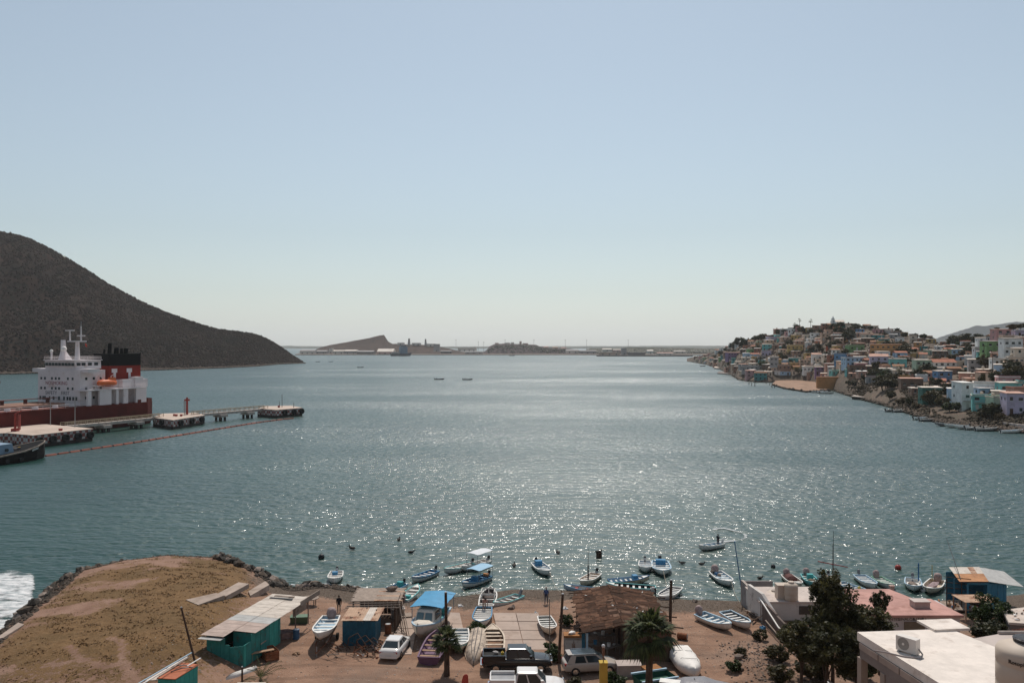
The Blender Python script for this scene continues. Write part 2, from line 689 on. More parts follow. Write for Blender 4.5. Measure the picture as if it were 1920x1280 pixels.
xs = np.concatenate([[-400,-250,-150,-110,-90], np.arange(-80,62,0.36),[64,68,74,82,95,115,150,200,300,500,700]])
ys = np.concatenate([[-160,-100,-60,-30,-10,0,8,16,24,30,36,42,47,51,55], np.arange(58,114,0.36),[116,120,130,145,170,200,238]])
gx, gy = np.meshgrid(xs, ys, indexing='ij')
gzv = ground_z(gx, gy)
V = np.stack([gx.ravel(), gy.ravel(), gzv.ravel()],1)
me = np_mesh('ground', V, grid_faces(len(xs), len(ys)), smooth=True)
d_ = shore_dist(gx, gy)
zone = np.zeros((gx.size, 4), dtype=np.float32)
zone[:, 0] = grass_zone(gx, gy).ravel()
gravel = sstep(9.5,5.0, d_ + 5 * (fbm(gx * 0.25, gy * 0.25,77) - 0.5)) * (1 - 0.75 * head_mask(gx, gy) * sstep(0.5,2.0, d_))
gravel = np.maximum(gravel, 0.45 * sstep(17,20, gx) * sstep(76,70, gy) * sstep(28,24, gx))
zone[:, 1] = gravel.ravel()
zone[:, 2] = head_mask(gx, gy).ravel()
zone[:, 3] = 1
ca = me.color_attributes.new('zone', 'FLOAT_COLOR', 'POINT')
ca.data.foreach_set('color', zone.ravel())
GROUND_MAT = ground_material()
ground = obj('ground', me, GROUND_MAT)
tag(ground, kind='structure')

# dry grass tufts on the headland: nobody could count them
N = 60000
x_ = rng.uniform(-60,-20, N)
y_ = rng.uniform(62,108, N)
keep = rng.random(N) < 0.15 + 0.85 * grass_zone(x_, y_)
keep &= rng.random(N) < sstep(0.38,0.62, fbm(x_ * 0.9, y_ * 1.4,55))
keep &= head_mask(x_, y_) > 0.5
keep &= shore_dist(x_, y_) > 2.0
keep &= footpath(x_, y_) < 0.3
x_, y_ = x_[keep], y_[keep]
z_ = ground_z(x_, y_) - 0.02
n_ = len(x_)
a_ = rng.uniform(0,2 * PI, n_)
hgt = rng.uniform(0.03,0.10, n_) * (0.6 + 0.8 * grass_zone(x_, y_))
wid = rng.uniform(0.05,0.16, n_)
lx, ly = rng.normal(0,0.08, n_), rng.normal(0,0.08, n_)
V = np.zeros((n_, 3,3))
V[:, 0] = np.stack([x_ - np.cos(a_) * wid, y_ - np.sin(a_) * wid, z_],1)
V[:, 1] = np.stack([x_ + np.cos(a_) * wid, y_ + np.sin(a_) * wid, z_],1)
V[:, 2] = np.stack([x_ + lx, y_ + ly, z_ + hgt],1)
GRASS = leafmat('dry_grass', (0.125,0.070,0.030),(0.26,0.160,0.085),0.8,0.2)
o = obj('dry_grass', np_mesh('dry_grass', V.reshape(-1,3), np.arange(n_ * 3).reshape(-1,3)), GRASS)
tag(o, 'short dry brown and olive grass covering the headland', 'grass', kind='stuff')


# ------------------------------------------------------------------ rocks of the headland's revetment
def rock_mesh(seed, sub=1):
    bm = bmesh.new()
    bmesh.ops.create_icosphere(bm, subdivisions=sub, radius=1.0)
    r_ = random.Random(seed)
    ax = [Vector((r_.uniform(-1,1), r_.uniform(-1,1), r_.uniform(-1,1))).normalized() for _ in range(6)]
    for v in bm.verts:
        for a in ax:
            k = v.co.dot(a)
            if k > 0.55:
                v.co -= a * (k - 0.55)
        v.co *= r_.uniform(0.85,1.12)
    me = bpy.data.meshes.new('rock')
    bm.to_mesh(me)
    bm.free()
    me.materials.append(None)
    return me


ROCKS = [rock_mesh(k) for k in range(9)]
ROCK_MATS = [M('rock_brown', (0.105,0.078,0.058),0.9,0.3,2.0,(0.04,0.035,0.03),0.4,1.5, bump=0.05, rnd=0.35),
             M('rock_pale', (0.23,0.18,0.15),0.9,0.25,2.0,(0.07,0.06,0.045),0.35,1.5, bump=0.05, rnd=0.3),
             M('rock_dark', (0.05,0.042,0.034),0.85,0.3,2.0,(0.03,0.028,0.025),0.3,1.5, bump=0.05, rnd=0.3)]


def shore_walk(i0, i1):
    P = [Vector((*p, 0)) for p in SHORE[i0:i1]]
    L = [0]
    for a, b_ in zip(P[:-1], P[1:]):
        L.append(L[-1] + (b_ - a).length)

    def at(s):
        s = s * L[-1]
        for k in range(len(P) - 1):
            if s <= L[k + 1]:
                t = (s - L[k]) / (L[k + 1] - L[k])
                d = (P[k + 1] - P[k]).normalized()
                return P[k].lerp(P[k + 1], t), Vector((d.y, -d.x, 0))
        return P[-1], Vector((0,-1,0))
    return at


def put_rock(x, y, s, parent, lift=0.3, mats=(0,0,1,2)):
    z = max(gz(x, y),-0.25) + s * lift * random.uniform(0.3,1)
    return obj('rock', random.choice(ROCKS), ROCK_MATS[random.choice(mats)], parent, (x, y, z),
               (random.uniform(-.4,.4), random.uniform(-.4,.4), random.uniform(0,6.3)),
               (s * random.uniform(.8,1.3), s * random.uniform(.7,1.1), s * random.uniform(.5,.85)))


at = shore_walk(4,8)               # west flank of the headland
for k in range(125):
    p, nn = at(random.random())
    q = p + nn * random.triangular(-0.9,2.7,0.5)
    put_rock(q.x, q.y, random.uniform(0.35,0.85), ground, 0.35)
at = shore_walk(8,13)              # east flank, below the long shed
for k in range(135):
    p, nn = at(0.32 + 0.68 * random.random())
    q = p + nn * random.triangular(-0.8,4.0,1.0)
    put_rock(q.x, q.y, random.uniform(0.3,0.95), ground, 0.35,(0,2,2,1))
for k in range(30):                 # small spit of stones below the beached skiff
    p = G(random.uniform(605,700), random.uniform(1097,1112),0.1)
    put_rock(p.x, p.y, random.uniform(0.2,0.5), ground, 0.3,(0,0,1))
# rubble and pebbles, uncountable
bmv, bmf = [],[]
base = np.array([(1,0,0),(-1,0,0),(0,1,0),(0,-1,0),(0,0,0.7),(0,0,-0.5)], dtype=float)
bf = np.array([(0,2,4),(2,1,4),(1,3,4),(3,0,4),(2,0,5),(1,2,5),(3,1,5),(0,3,5)])


def scatter_blobs(name, P, S, mat, label, cat, parent=None, squash=1.0):
    n_ = len(P)
    a_ = rng.uniform(0,2 * PI, n_)
    ca_, sa_ = np.cos(a_), np.sin(a_)
    B = base[None] * (1 + rng.uniform(-.35,.35,(n_, 6,3)))
    x = (B[:, :, 0] * ca_[:, None] - B[:, :, 1] * sa_[:, None]) * S[:, None]
    y = (B[:, :, 0] * sa_[:, None] + B[:, :, 1] * ca_[:, None]) * S[:, None]
    z = B[:, :, 2] * S[:, None] * squash
    Vv = np.stack([x, y, z],2) + P[:, None, :]
    F = (bf[None] + (np.arange(n_) * 6)[:, None, None]).reshape(-1,3)
    o_ = obj(name, np_mesh(name, Vv.reshape(-1,3), F), mat, parent)
    return tag(o_, label, cat, kind='stuff')


x_ = rng.uniform(-26,26,26000)
y_ = rng.uniform(66,102,26000)
d_ = shore_dist(x_, y_)
prob = 0.8 * sstep(8.5,4, d_) + 0.22 * sstep(17,19.5, x_) * sstep(76,71, y_) + 0.03
keep = (rng.random(26000) < prob) & (d_ > 0.1)
x_, y_ = x_[keep], y_[keep]
P = np.stack([x_, y_, ground_z(x_, y_)],1)
PEB = M('pebbles', (0.17,0.125,0.095),0.9,0.45,0.7,(0.05,0.04,0.03),0.4,0.5)
scatter_blobs('beach_pebbles', P, rng.uniform(0.02,0.10, len(P)) * rng.uniform(.5,1.4, len(P)), PEB, 'brown pebbles and rubble strewn along the beach', 'pebbles', squash=0.8)
# pebbles on the headland flanks between the rocks
x_ = rng.uniform(-62,-16,40000)
y_ = rng.uniform(64,110,40000)
d_ = shore_dist(x_, y_)
keep = (d_ > -0.6) & (d_ < 3.2) & (rng.random(40000) < 0.75)
x_, y_ = x_[keep], y_[keep]
P = np.stack([x_, y_, np.maximum(ground_z(x_, y_),-0.1)],1)
scatter_blobs('shore_rubble', P, rng.uniform(0.08,0.34, len(P)), ROCK_MATS[0], 'small dark rubble between the rocks of the headland', 'rubble', squash=0.8)

# churned white water against the headland
foam_m, n, l, b = _nt('white_water')
v = _coord(n, l, False)
mp = n.new('ShaderNodeMapping')
mp.inputs['Scale'].default_value = (0.32,0.75,1)
l.new(v, mp.inputs['Vector'])
t1 = _noise(n, l, mp.outputs[0],1.0,8,0.72)
at_ = n.new('ShaderNodeAttribute')
at_.attribute_name = 'cover'
ad = n.new('ShaderNodeMath')
ad.operation = 'ADD'
l.new(t1.outputs[0], ad.inputs[0])
l.new(at_.outputs['Fac'], ad.inputs[1])
al = _map(n, l, ad.outputs[0],0.94,1.16,0,0.97)
l.new(al, b.inputs['Alpha'])
fc = _noise(n, l, mp.outputs[0],2.6,6,0.7)
l.new(_mix(n, l, _map(n, l, fc.outputs[0],0.36,0.62),(0.34,0.38,0.39),(0.80,0.79,0.78)), b.inputs['Base Color'])
b.inputs['Roughness'].default_value = 0.9
bp = n.new('ShaderNodeBump')
bp.inputs['Distance'].default_value = 0.35
l.new(t1.outputs[0], bp.inputs['Height'])
l.new(bp.outputs[0], b.inputs['Normal'])


def foam_sheet(name, label, x0, x1, y0, y1, step, cover):
    xs = np.arange(x0, x1, step)
    ys = np.arange(y0, y1, step)
    gx, gy = np.meshgrid(xs, ys, indexing='ij')
    cv = cover(gx, gy)
    zz = 0.03 + 0.22 * np.clip(cv, 0,1) * fbm(gx * 0.5, gy * 0.9,61)
    me = np_mesh(name, np.stack([gx.ravel(), gy.ravel(), zz.ravel()],1), grid_faces(len(xs), len(ys)), smooth=True)
    a = me.attributes.new('cover', 'FLOAT', 'POINT')
    a.data.foreach_set('value', cv.ravel().astype(np.float32))
    o_ = obj(name, me, foam_m)
    return tag(o_, label, 'foam', kind='stuff')


def cov_head(x, y):
    # bounded by the waterline on its right, thinning out towards the open water
    px = 960 + x / y * FPX
    py = HOR + CAM_Z / y * FPX
    edge = 76 - 0.0 * py + 10 * (fbm(x * 0.3, y * 0.3,5) - 0.5)
    far = sstep(1046,1085, py + 22 * (fbm(x * 0.25, y * 0.12,8) - 0.5))
    return 0.64 * far * sstep(0,14, edge - px) * sstep(-2.2,-0.4,-shore_dist(x, y) - 1.2) + 0.0


foam_sheet('white_water', 'churned white foam lapping the west side of the headland', -86,-40,72,118,0.35, cov_head)

# ------------------------------------------------------------------ the dry hill across the water
def lerp_table(tab, x):
    t = np.array(tab, dtype=float)
    return np.interp(x, t[:, 0], t[:, 1])


HILL_SKY = [(-900,600),(-600,520),(-330,425),(-180,402),(-60,417),(0,433),(40,441),(80,459),(120,481),(160,505),(200,530),(240,552),(280,572),
            (320,589),(360,603),(400,615),(440,621),(470,625),(490,630),(510,640),(530,653),(550,667),(566,677),(574,680.5)]
HILL_SHORE = [(-900,720),(0,702),(120,699),(300,694),(420,690),(480,687),(520,683),(574,681)]


def build_hill():
    pxs = np.concatenate([np.arange(-900,0,12.0), np.arange(0,574.1,2.0)])
    ts = np.concatenate([np.linspace(0,1,120), np.linspace(1.03,1.8,20)])
    px, t = np.meshgrid(pxs, ts, indexing='ij')
    ysh = FPX * CAM_Z / (lerp_table(HILL_SHORE, px) - HOR)
    depth = np.interp(px, [-900,-180,0,300,440,500,574],[330,520,480,300,210,130,15])
    Y = ysh + depth * np.minimum(t, 1.8)
    yc = ysh + depth
    zc = CAM_Z - (lerp_table(HILL_SKY, px) - HOR) / FPX * yc
    tt = np.clip(t, 0,1)
    prof = 1 - (1 - tt) ** 1.35
    z = zc * np.where(t <= 1, prof, 1 - 0.9 * (np.clip(t - 1,0,1)) ** 1.5)
    X = (px - 960) / FPX * Y
    gully = fbm(X * 0.012 + 0.3 * fbm(X * .01, Y * .01,2), Y * 0.004,21) - 0.5
    w = np.clip(t / 0.12,0,1) * np.clip((1 - t) / 0.18,0,1)
    z = z + w * (-np.abs(gully) * 0.55 * zc - 7 * fbm(X * 0.03, Y * 0.03,5)) * np.clip(zc / 60,0.1,1)
    z = z + 2.2 * (fbm(X * 0.12, Y * 0.12,15,3) - 0.5) * np.clip(t / 0.05,0,1)
    z = np.where(t == 0,-1.0, z)
    return px, t, X, Y, z, len(pxs), len(ts)


px, t, X, Y, Z, nu, nv = build_hill()
me = np_mesh('hill', np.stack([X.ravel(), Y.ravel(), Z.ravel()],1), grid_faces(nu, nv), smooth=True)
hm_, n, l, b = _nt('dry_hillside')
v = _coord(n, l, False)
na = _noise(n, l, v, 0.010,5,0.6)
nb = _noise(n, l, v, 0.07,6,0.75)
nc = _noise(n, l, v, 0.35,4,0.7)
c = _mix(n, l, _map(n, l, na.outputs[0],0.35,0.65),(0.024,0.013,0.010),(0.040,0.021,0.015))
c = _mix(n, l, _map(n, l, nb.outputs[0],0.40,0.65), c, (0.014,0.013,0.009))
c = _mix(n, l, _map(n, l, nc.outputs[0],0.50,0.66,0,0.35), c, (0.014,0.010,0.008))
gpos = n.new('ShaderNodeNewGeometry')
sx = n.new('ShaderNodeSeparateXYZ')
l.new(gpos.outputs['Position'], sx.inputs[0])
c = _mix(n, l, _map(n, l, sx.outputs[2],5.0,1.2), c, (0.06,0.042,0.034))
l.new(c, b.inputs['Base Color'])
b.inputs['Roughness'].default_value = 1.0
b.inputs['Specular IOR Level'].default_value = 0.1
bp = n.new('ShaderNodeBump')
bp.inputs['Distance'].default_value = 1.6
l.new(nc.outputs[0], bp.inputs['Height'])
l.new(bp.outputs[0], b.inputs['Normal'])
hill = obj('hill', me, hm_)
tag(hill, kind='structure')
# leafless scrub all over it
ns = 30000
iu = rng.integers(0, nu - 1, ns)
iv = (rng.random(ns) ** 0.9 * 128).astype(int)
fu, fv = rng.random(ns), rng.random(ns)


def bil(A, iu, iv, fu, fv):
    return A[iu, iv] * (1 - fu) * (1 - fv) + A[iu + 1, iv] * fu * (1 - fv) + A[iu, iv + 1] * (1 - fu) * fv + A[iu + 1, iv + 1] * fu * fv


P = np.stack([bil(X, iu, iv, fu, fv), bil(Y, iu, iv, fu, fv), bil(Z, iu, iv, fu, fv)],1)
ok = (P[:, 2] > 2.0)
P = P[ok]
S = rng.uniform(0.6,1.9, len(P)) * (0.7 + 0.7 * fbm(P[:, 0] * .02, P[:, 1] * .02,4))
P[:, 2] += S * 0.35
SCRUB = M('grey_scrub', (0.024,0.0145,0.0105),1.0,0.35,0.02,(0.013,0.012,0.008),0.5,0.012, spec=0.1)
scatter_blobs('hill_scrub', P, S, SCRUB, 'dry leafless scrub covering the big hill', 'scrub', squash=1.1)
# stones on its waterline
pp = np.linspace(0,572,700)
yy = FPX * CAM_Z / (lerp_table(HILL_SHORE, pp) - HOR) + rng.uniform(-1,4,700)
P = np.stack([(pp - 960) / FPX * yy, yy, rng.uniform(0,0.9,700)],1)
scatter_blobs('hill_shore_stones', P, rng.uniform(0.6,2.2,700), ROCK_MATS[0], 'dark stones along the foot of the big hill', 'stones')

# ------------------------------------------------------------------ the hillside town's ground
TOWN_SHORE = [(1288,677.5),(1297,678.5),(1325,684),(1345,690),(1358,697),(1372,704),(1384,712),(1410,716),(1440,717),(1455,716),(1480,716),(1510,717),(1540,721),
              (1556,729),(1568,735),(1590,742),(1600,746),(1640,756),(1676,766),(1700,775),(1740,788),(1770,796),(1850,806),(1920,812),(2050,822),(2300,830)]
TOWN_SKY = [(1288,672),(1300,669),(1330,664),(1360,655),(1380,646),(1400,640),(1430,632),(1470,622),(1500,616),(1540,613),(1575,612),(1620,615),(1660,620),
            (1700,628),(1740,637),(1770,645),(1800,648),(1830,645),(1850,640),(1880,630),(1920,622),(2050,610),(2300,600)]
TOWN_CREST = [(1288,1560),(1330,1330),(1380,960),(1440,800),(1500,740),(1575,700),(1660,670),(1740,640),(1800,610),(1830,520),(1860,440),(1920,410),(2300,380)]


def town_Y(px, v):
    ysh = FPX * CAM_Z / (lerp_table(TOWN_SHORE, px) - HOR)
    yc = lerp_table(TOWN_CREST, px)
    yc = np.maximum(yc, ysh * 1.03)
    return ysh * (yc / ysh) ** (np.clip(v, 0,1) ** 1.25)


def town_point(px, py):
    ps, pk = lerp_table(TOWN_SHORE, px), lerp_table(TOWN_SKY, px)
    v = np.clip((ps - py) / (ps - pk),0,1)
    Y = float(town_Y(px, v))
    return AT(px, py, Y)


pxs = np.arange(1288,2300,4.0)
vs_ = np.concatenate([np.linspace(0,1,90), np.linspace(1.05,2.2,14)])
px, v_ = np.meshgrid(pxs, vs_, indexing='ij')
Y = town_Y(px, v_)
py = lerp_table(TOWN_SHORE, px) + (lerp_table(TOWN_SKY, px) - lerp_table(TOWN_SHORE, px)) * np.clip(v_, 0,1)
Z = CAM_Z - (py - HOR) / FPX * Y
X = (px - 960) / FPX * Y
back = np.clip(v_ - 1,0,2)
k = back * 120
X = X + k * 0.7
Y = Y + k
Z = np.where(v_ > 1, Z * (1 - 0.75 * (back / 1.2)), Z)
Z = Z + 0.7 * (fbm(X * 0.1, Y * 0.1,3) - 0.5) * np.clip(v_ / 0.06,0,1)
Z = np.where(v_ == 0,-0.6, Z)
me = np_mesh('town_hillside', np.stack([X.ravel(), Y.ravel(), Z.ravel()],1), grid_faces(len(pxs), len(vs_)), smooth=True)
tm, n, l, b = _nt('town_earth')
v = _coord(n, l, False)
na = _noise(n, l, v, 0.06,6,0.7)
nb = _noise(n, l, v, 0.5,5,0.75)
c = _mix(n, l, _map(n, l, na.outputs[0],0.35,0.65),(0.075,0.050,0.034),(0.150,0.098,0.068))
c = _mix(n, l, _map(n, l, nb.outputs[0],0.45,0.65), c, (0.065,0.055,0.03))
l.new(c, b.inputs['Base Color'])
b.inputs['Roughness'].default_value = 0.95
bp = n.new('ShaderNodeBump')
bp.inputs['Distance'].default_value = 0.6
l.new(nb.outputs[0], bp.inputs['Height'])
l.new(bp.outputs[0], b.inputs['Normal'])
town = obj('town_hillside', me, tm)
tag(town, kind='structure')
# stones along the town's waterline
pp = np.concatenate([rng.uniform(1296,1920,1500), rng.uniform(1600,1920,900)])
vv = rng.uniform(0,0.07, len(pp))
yy = town_Y(pp, vv) + rng.uniform(-1.2,1.0, len(pp))
P = np.stack([(pp - 960) / FPX * yy, yy, rng.uniform(0,0.5, len(pp)) + vv * 14],1)
scatter_blobs('town_shore_stones', P, rng.uniform(0.25,1.1, len(pp)), ROCK_MATS[0], 'dark stones along the waterline of the town', 'stones')
# a sandy spit with a dark stone edge
pts = [(1448,722),(1470,729),(1510,735.5),(1552,734),(1560,729),(1545,719),(1500,713),(1455,715)]
W = [G(a, b_, 0) for a, b_ in pts]
mb = MB()
mb.loft([[Vector((p.x, p.y, -0.5)) for p in W],[Vector((p.x, p.y, 1.0)) for p in W]], True, True)
cx = sum((p for p in W), Vector()) / len(W)
mb2 = MB()
mb2.loft([[Vector((p.x, p.y, 1.0)) for p in W],[Vector((*(p.lerp(cx, .25)).xy, 1.5)) for p in W]], True, False)
mb2.add([Vector((*(p.lerp(cx, .25)).xy, 1.5)) for p in W],[tuple(range(len(W)))])
spit = obj('sand_spit', mb2, M('spit_sand', (0.30,0.19,0.13),0.95,0.25,0.2,(0.14,0.09,0.05),0.3,0.15))
tag(spit, kind='structure')
obj('stone_edge', mb, M('spit_edge', (0.05,0.035,0.025),0.95,0.3), spit)
for k in range(60):
    a = random.random() * 3.2
    i = int(a)
    p = W[i].lerp(W[i + 1], a - i)
    obj('rock', random.choice(ROCKS), ROCK_MATS[2], spit, (p.x + random.uniform(-.6,.6), p.y + random.uniform(-1.5,.3), random.uniform(0,0.9)), random.uniform(0,6),(random.uniform(.6,1.2),) * 3)

# ------------------------------------------------------------------ air
def build_haze():
    mb = MB()
    mb.box(-13000,13000,-420,20500,-2.6,330)
    m = bpy.data.materials.new('hazy_air')
    m.use_nodes = True
    n, l = m.node_tree.nodes, m.node_tree.links
    n.clear()
    out = n.new('ShaderNodeOutputMaterial')
    pv = n.new('ShaderNodeVolumePrincipled')
    pv.inputs['Color'].default_value = (0.98,0.985,1.0,1)
    pv.inputs['Density'].default_value = 0.000045
    pv.inputs['Anisotropy'].default_value = 0.35
    l.new(pv.outputs[0], out.inputs['Volume'])
    o_ = obj('haze', mb, m)
    tag(o_, 'pale sea haze over the whole bay', 'haze', kind='stuff')
    return o_


HAZE = build_haze()
# ================================================================== MODELS USED MORE THAN ONCE
# ------------------------------------------------------------------ open fishing boat (length 7, beam 1.9, bow towards +x)
BL, BW = 7.0,1.9


def _hull_st(t):
    """half beam, sheer height, keel height, chine half beam, chine height at station t (0 stern .. 1 bow)"""
    if t < 0.5:
        b_ = BW / 2 * (0.84 + 0.16 * math.sin(PI * t))
    else:
        u = (t - 0.5) / 0.5
        b_ = BW / 2 * max(0.03,(1 - u ** 2.5))
    zs = 0.72 + 0.05 * t + 0.38 * t ** 3
    zk = 0.62 * max(0.0,(t - 0.62) / 0.38) ** 2.4
    cb = b_ * (0.80 - 0.18 * t)
    zc = zk + (0.16 + 0.14 * t) * (1 - 0.6 * (zk / 0.7))
    return b_, zs, zk, cb, zc


def _boat_meshes():
    T = [i / 15 for i in range(16)]
    X_ = lambda t: -BL / 2 + BL * t
    outer, inner = [],[]
    for t in T:
        b_, zs, zk, cb, zc = _hull_st(t)
        x = X_(t)
        xb = x + 0.25 * max(0, t - 0.85)
        outer.append([(xb, b_, zs),(xb, b_ * 0.95, zs * 0.6 + zc * 0.4),(x, cb, zc),(x, 0, zk),(x, -cb, zc),(xb, -b_ * 0.95, zs * 0.6 + zc * 0.4),(xb, -b_, zs)])
    for t in T:
        tt = min(max(t, 0.012),0.975)
        b_, zs, zk, cb, zc = _hull_st(tt)
        x = X_(tt)
        w = max(0.01, b_ - 0.06)
        fl = max(zc + 0.04,0.22)
        fw = max(0.01, min(w, cb) - 0.03)
        inner.append([(x, w, zs),(x, w * 0.97,(zs + fl) / 2),(x, fw, fl),(x, 0, fl),(x, -fw, fl),(x, -w * 0.97,(zs + fl) / 2),(x, -w, zs)])
    hull = MB().loft(outer, False, False)
    hull.add(outer[0],[(0,1,2,3,4,5,6)])
    liner = MB().loft(inner, False, False)
    liner.add(inner[0],[(0,1,2,3,4,5,6)])
    liner.add(inner[-1],[(0,1,2,3,4,5,6)])
    # gunwale: rail round the sheer, with transom cap
    rail = MB()
    for s in (1,-1):
        rings = []
        for t in T:
            b_, zs, *_ = _hull_st(t)
            x = X_(t) + 0.25 * max(0, t - 0.85)
            rings.append([(x, s * (b_ + 0.035), zs - 0.05),(x, s * (b_ + 0.035), zs + 0.025),(x, s * max(0.0, b_ - 0.085), zs + 0.025),(x, s * max(0.0, b_ - 0.085), zs - 0.04)])
        rail.loft(rings, True, True)
    b0, z0, *_ = _hull_st(0)
    rail.box(X_(0) - 0.03, X_(0) + 0.10,-b0 + 0.09, b0 - 0.09, z0 - 0.12, z0 + 0.02)
    # foredeck
    rings = []
    for t in (0.83,0.88,0.93,0.985):
        b_, zs, *_ = _hull_st(t)
        w = max(0.02, b_ - 0.09)
        rings.append([(X_(t), w, zs - 0.02),(X_(t),0, zs + 0.03),(X_(t),-w, zs - 0.02),(X_(t),-w, zs - 0.07),(X_(t), w, zs - 0.07)])
    deck = MB().loft(rings, True, True)
    stripe = MB()
    for s in (1,-1):
        rings = []
        for t in T:
            b_, zs, zk, cb, zc = _hull_st(t)
            x = X_(t) + 0.25 * max(0, t - 0.85)
            f1, f2 = 0.18,0.34
            rings.append([(x, s * (b_ * (1 - 0.06 * f1) + 0.008), zs - f1 * (zs - zc)),(x, s * (b_ * (1 - 0.06 * f2) + 0.006), zs - f2 * (zs - zc))])
        stripe.loft(rings, False, False)
    return hull.mesh('hull', True), liner.mesh('liner', False), rail.mesh('gunwale'), deck.mesh('foredeck'), stripe.mesh('stripe')


HULL, LINER, RAIL, DECK, STRIPE = _boat_meshes()
_thw = {}


def thwart_mesh(t, wd):
    k = (round(t, 2), wd)
    if k not in _thw:
        b_, zs, zk, cb, zc = _hull_st(t)
        w = b_ - 0.075
        _thw[k] = MB().box(-wd / 2, wd / 2,-w, w, zs - 0.24, zs - 0.17).mesh('thwart')
    return _thw[k]


def _motor_meshes():
    cowl = MB()
    rings = []
    for z, sx, sy, ox in ((0.0,.17,.15,0),(0.08,.24,.18,0.0),(0.3,.27,.19,0.0),(0.46,.24,.17,-0.02),(0.55,.13,.10,-0.03)):
        rings.append([(ox + sx * math.cos(2 * PI * k / 10), sy * math.sin(2 * PI * k / 10), z) for k in range(10)])
    cowl.loft(rings)
    leg = MB()
    leg.loft([[(-.10,-.05,-.78),(.10,-.05,-.78),(.10,.05,-.78),(-.10,.05,-.78)],[(-.12,-.07,0.0),(.14,-.07,0.0),(.14,.07,0.0),(-.12,.07,0.0)]])
    leg.box(-.32,.12,-.10,.10,-.62,-.58)
    leg.loft([[(x, r_ * math.cos(2 * PI * k / 8),-.80 + r_ * math.sin(2 * PI * k / 8)) for k in range(8)] for x, r_ in ((-.3,.03),(-.2,.07),(.1,.07),(.2,.02))])
    brk = MB().box(0.08,0.30,-.14,.14,-.28,0.06)
    prop = MB()
    for k in range(3):
        a = 2 * PI * k / 3
        prop.add([(-.33,0,-.80),(-.31,.15 * math.cos(a),-.80 + .15 * math.sin(a)),(-.35,.15 * math.cos(a + .8),-.80 + .15 * math.sin(a + .8))],[(0,1,2)])
    return cowl.mesh('cowling', True), leg.mesh('leg'), brk.mesh('bracket'), prop.mesh('propeller')


COWL, MLEG, MBRK, MPROP = _motor_meshes()


def _cover_mesh():
    mb = MB()
    rings = []
    r_ = random.Random(5)
    for z, s_ in ((-0.15,.40),(0.1,.50),(0.4,.55),(0.7,.50),(0.9,.34),(0.98,.12)):
        rings.append([(s_ * r_.uniform(.88,1.1) * math.cos(2 * PI * k / 12), s_ * 0.85 * r_.uniform(.88,1.1) * math.sin(2 * PI * k / 12), z) for k in range(12)])
    return mb.loft(rings).mesh('motor_cover', True)


MCOVER = _cover_mesh()
GREY_MOTOR = M('grey_cowling', (0.16,0.16,0.17),0.35,0.1)


def motor(root, tilt=0.0, mat=None, x=-BL / 2 - 0.22, s=1.0, y=0.0):
    """outboard: cowling with sub-parts leg, bracket, propeller"""
    c = obj('outboard_motor', COWL, mat or BLACK, root, (x, y, 0.80),(0,-tilt, 0),(s, s, s))
    obj('leg', MLEG, mat or BLACK, c)
    obj('bracket', MBRK, STEEL, c)
    obj('propeller', MPROP, STEEL, c)
    return c


def boat_at(bow, stern, z0, zg=0.85, maxl=7.6):
    """base point, heading, scale from the bow and stern pixels of the gunwale"""
    a = G(*bow, z0 + zg)
    b_ = G(*stern, z0 + zg - 0.1)
    d = a - b_
    d.z = 0
    L = min(max(d.length, 4.8), maxl)
    c = (a + b_) / 2
    return Vector((c.x, c.y, z0)), math.atan2(d.y, d.x), L / BL


def boat(label, bow, stern, z0=None, hull=None, liner=None, rail=None, thw=None, deck=None, stripe=None, beam=1.0, mot=None, tilt=0.5,
         nthw=5, group='open fishing boats of the bay', name='fishing_boat', roll=0.0, pitch=0.0, maxl=7.6, afloat=True, zg=0.85, hs=1.0):
    if z0 is None:
        z0 = -0.16
    loc, rz, s = boat_at(bow, stern, z0, zg, maxl)
    if not afloat:
        loc.z = gz(loc.x, loc.y) - 0.03 if z0 < 0 else z0
    t = thing(name, label, 'boat', loc, (roll, -pitch, rz), group)
    t.scale = (s, s * beam * 1.18, hs * max(0.9, s))
    hull = hull or WHITE_BOAT
    obj('hull', HULL, hull, t)
    obj('liner', LINER, liner or BLUE_PALE, t)
    obj('gunwale', RAIL, rail or BLUE_PALE, t)
    if deck is not False:
        obj('foredeck', DECK, deck or WHITE_BOAT, t)
    if stripe:
        obj('stripe', STRIPE, stripe, t)
    ts = {6: (.10,.25,.40,.55,.68,.79),5: (.12,.30,.47,.63,.77),4: (.14,.35,.55,.74),3: (.2,.45,.7),7: (.08,.2,.32,.44,.56,.68,.79)}.get(nthw, ())
    for i, tt in enumerate(ts):
        wide = 0.52 if i == len(ts) - 1 else 0.30
        obj('thwart', thwart_mesh(tt, wide), thw or WHITE_BOAT, t, (-BL / 2 + BL * tt, 0,0))
    if mot == 'cover':
        obj('motor_cover', MCOVER, TARP_GREY, t, (-BL / 2 - 0.05,0,0.55))
    elif mot == 'grey':
        motor(t, tilt, GREY_MOTOR)
    elif mot == 'white':
        motor(t, tilt, WHITE)
    elif mot:
        motor(t, tilt, BLACK)
    return t


def local_box(root, name, mat, x0, x1, y0, y1, z0, z1, bevel=0.0):
    return obj(name, MB().box(x0, x1, y0, y1, z0, z1), mat, root)


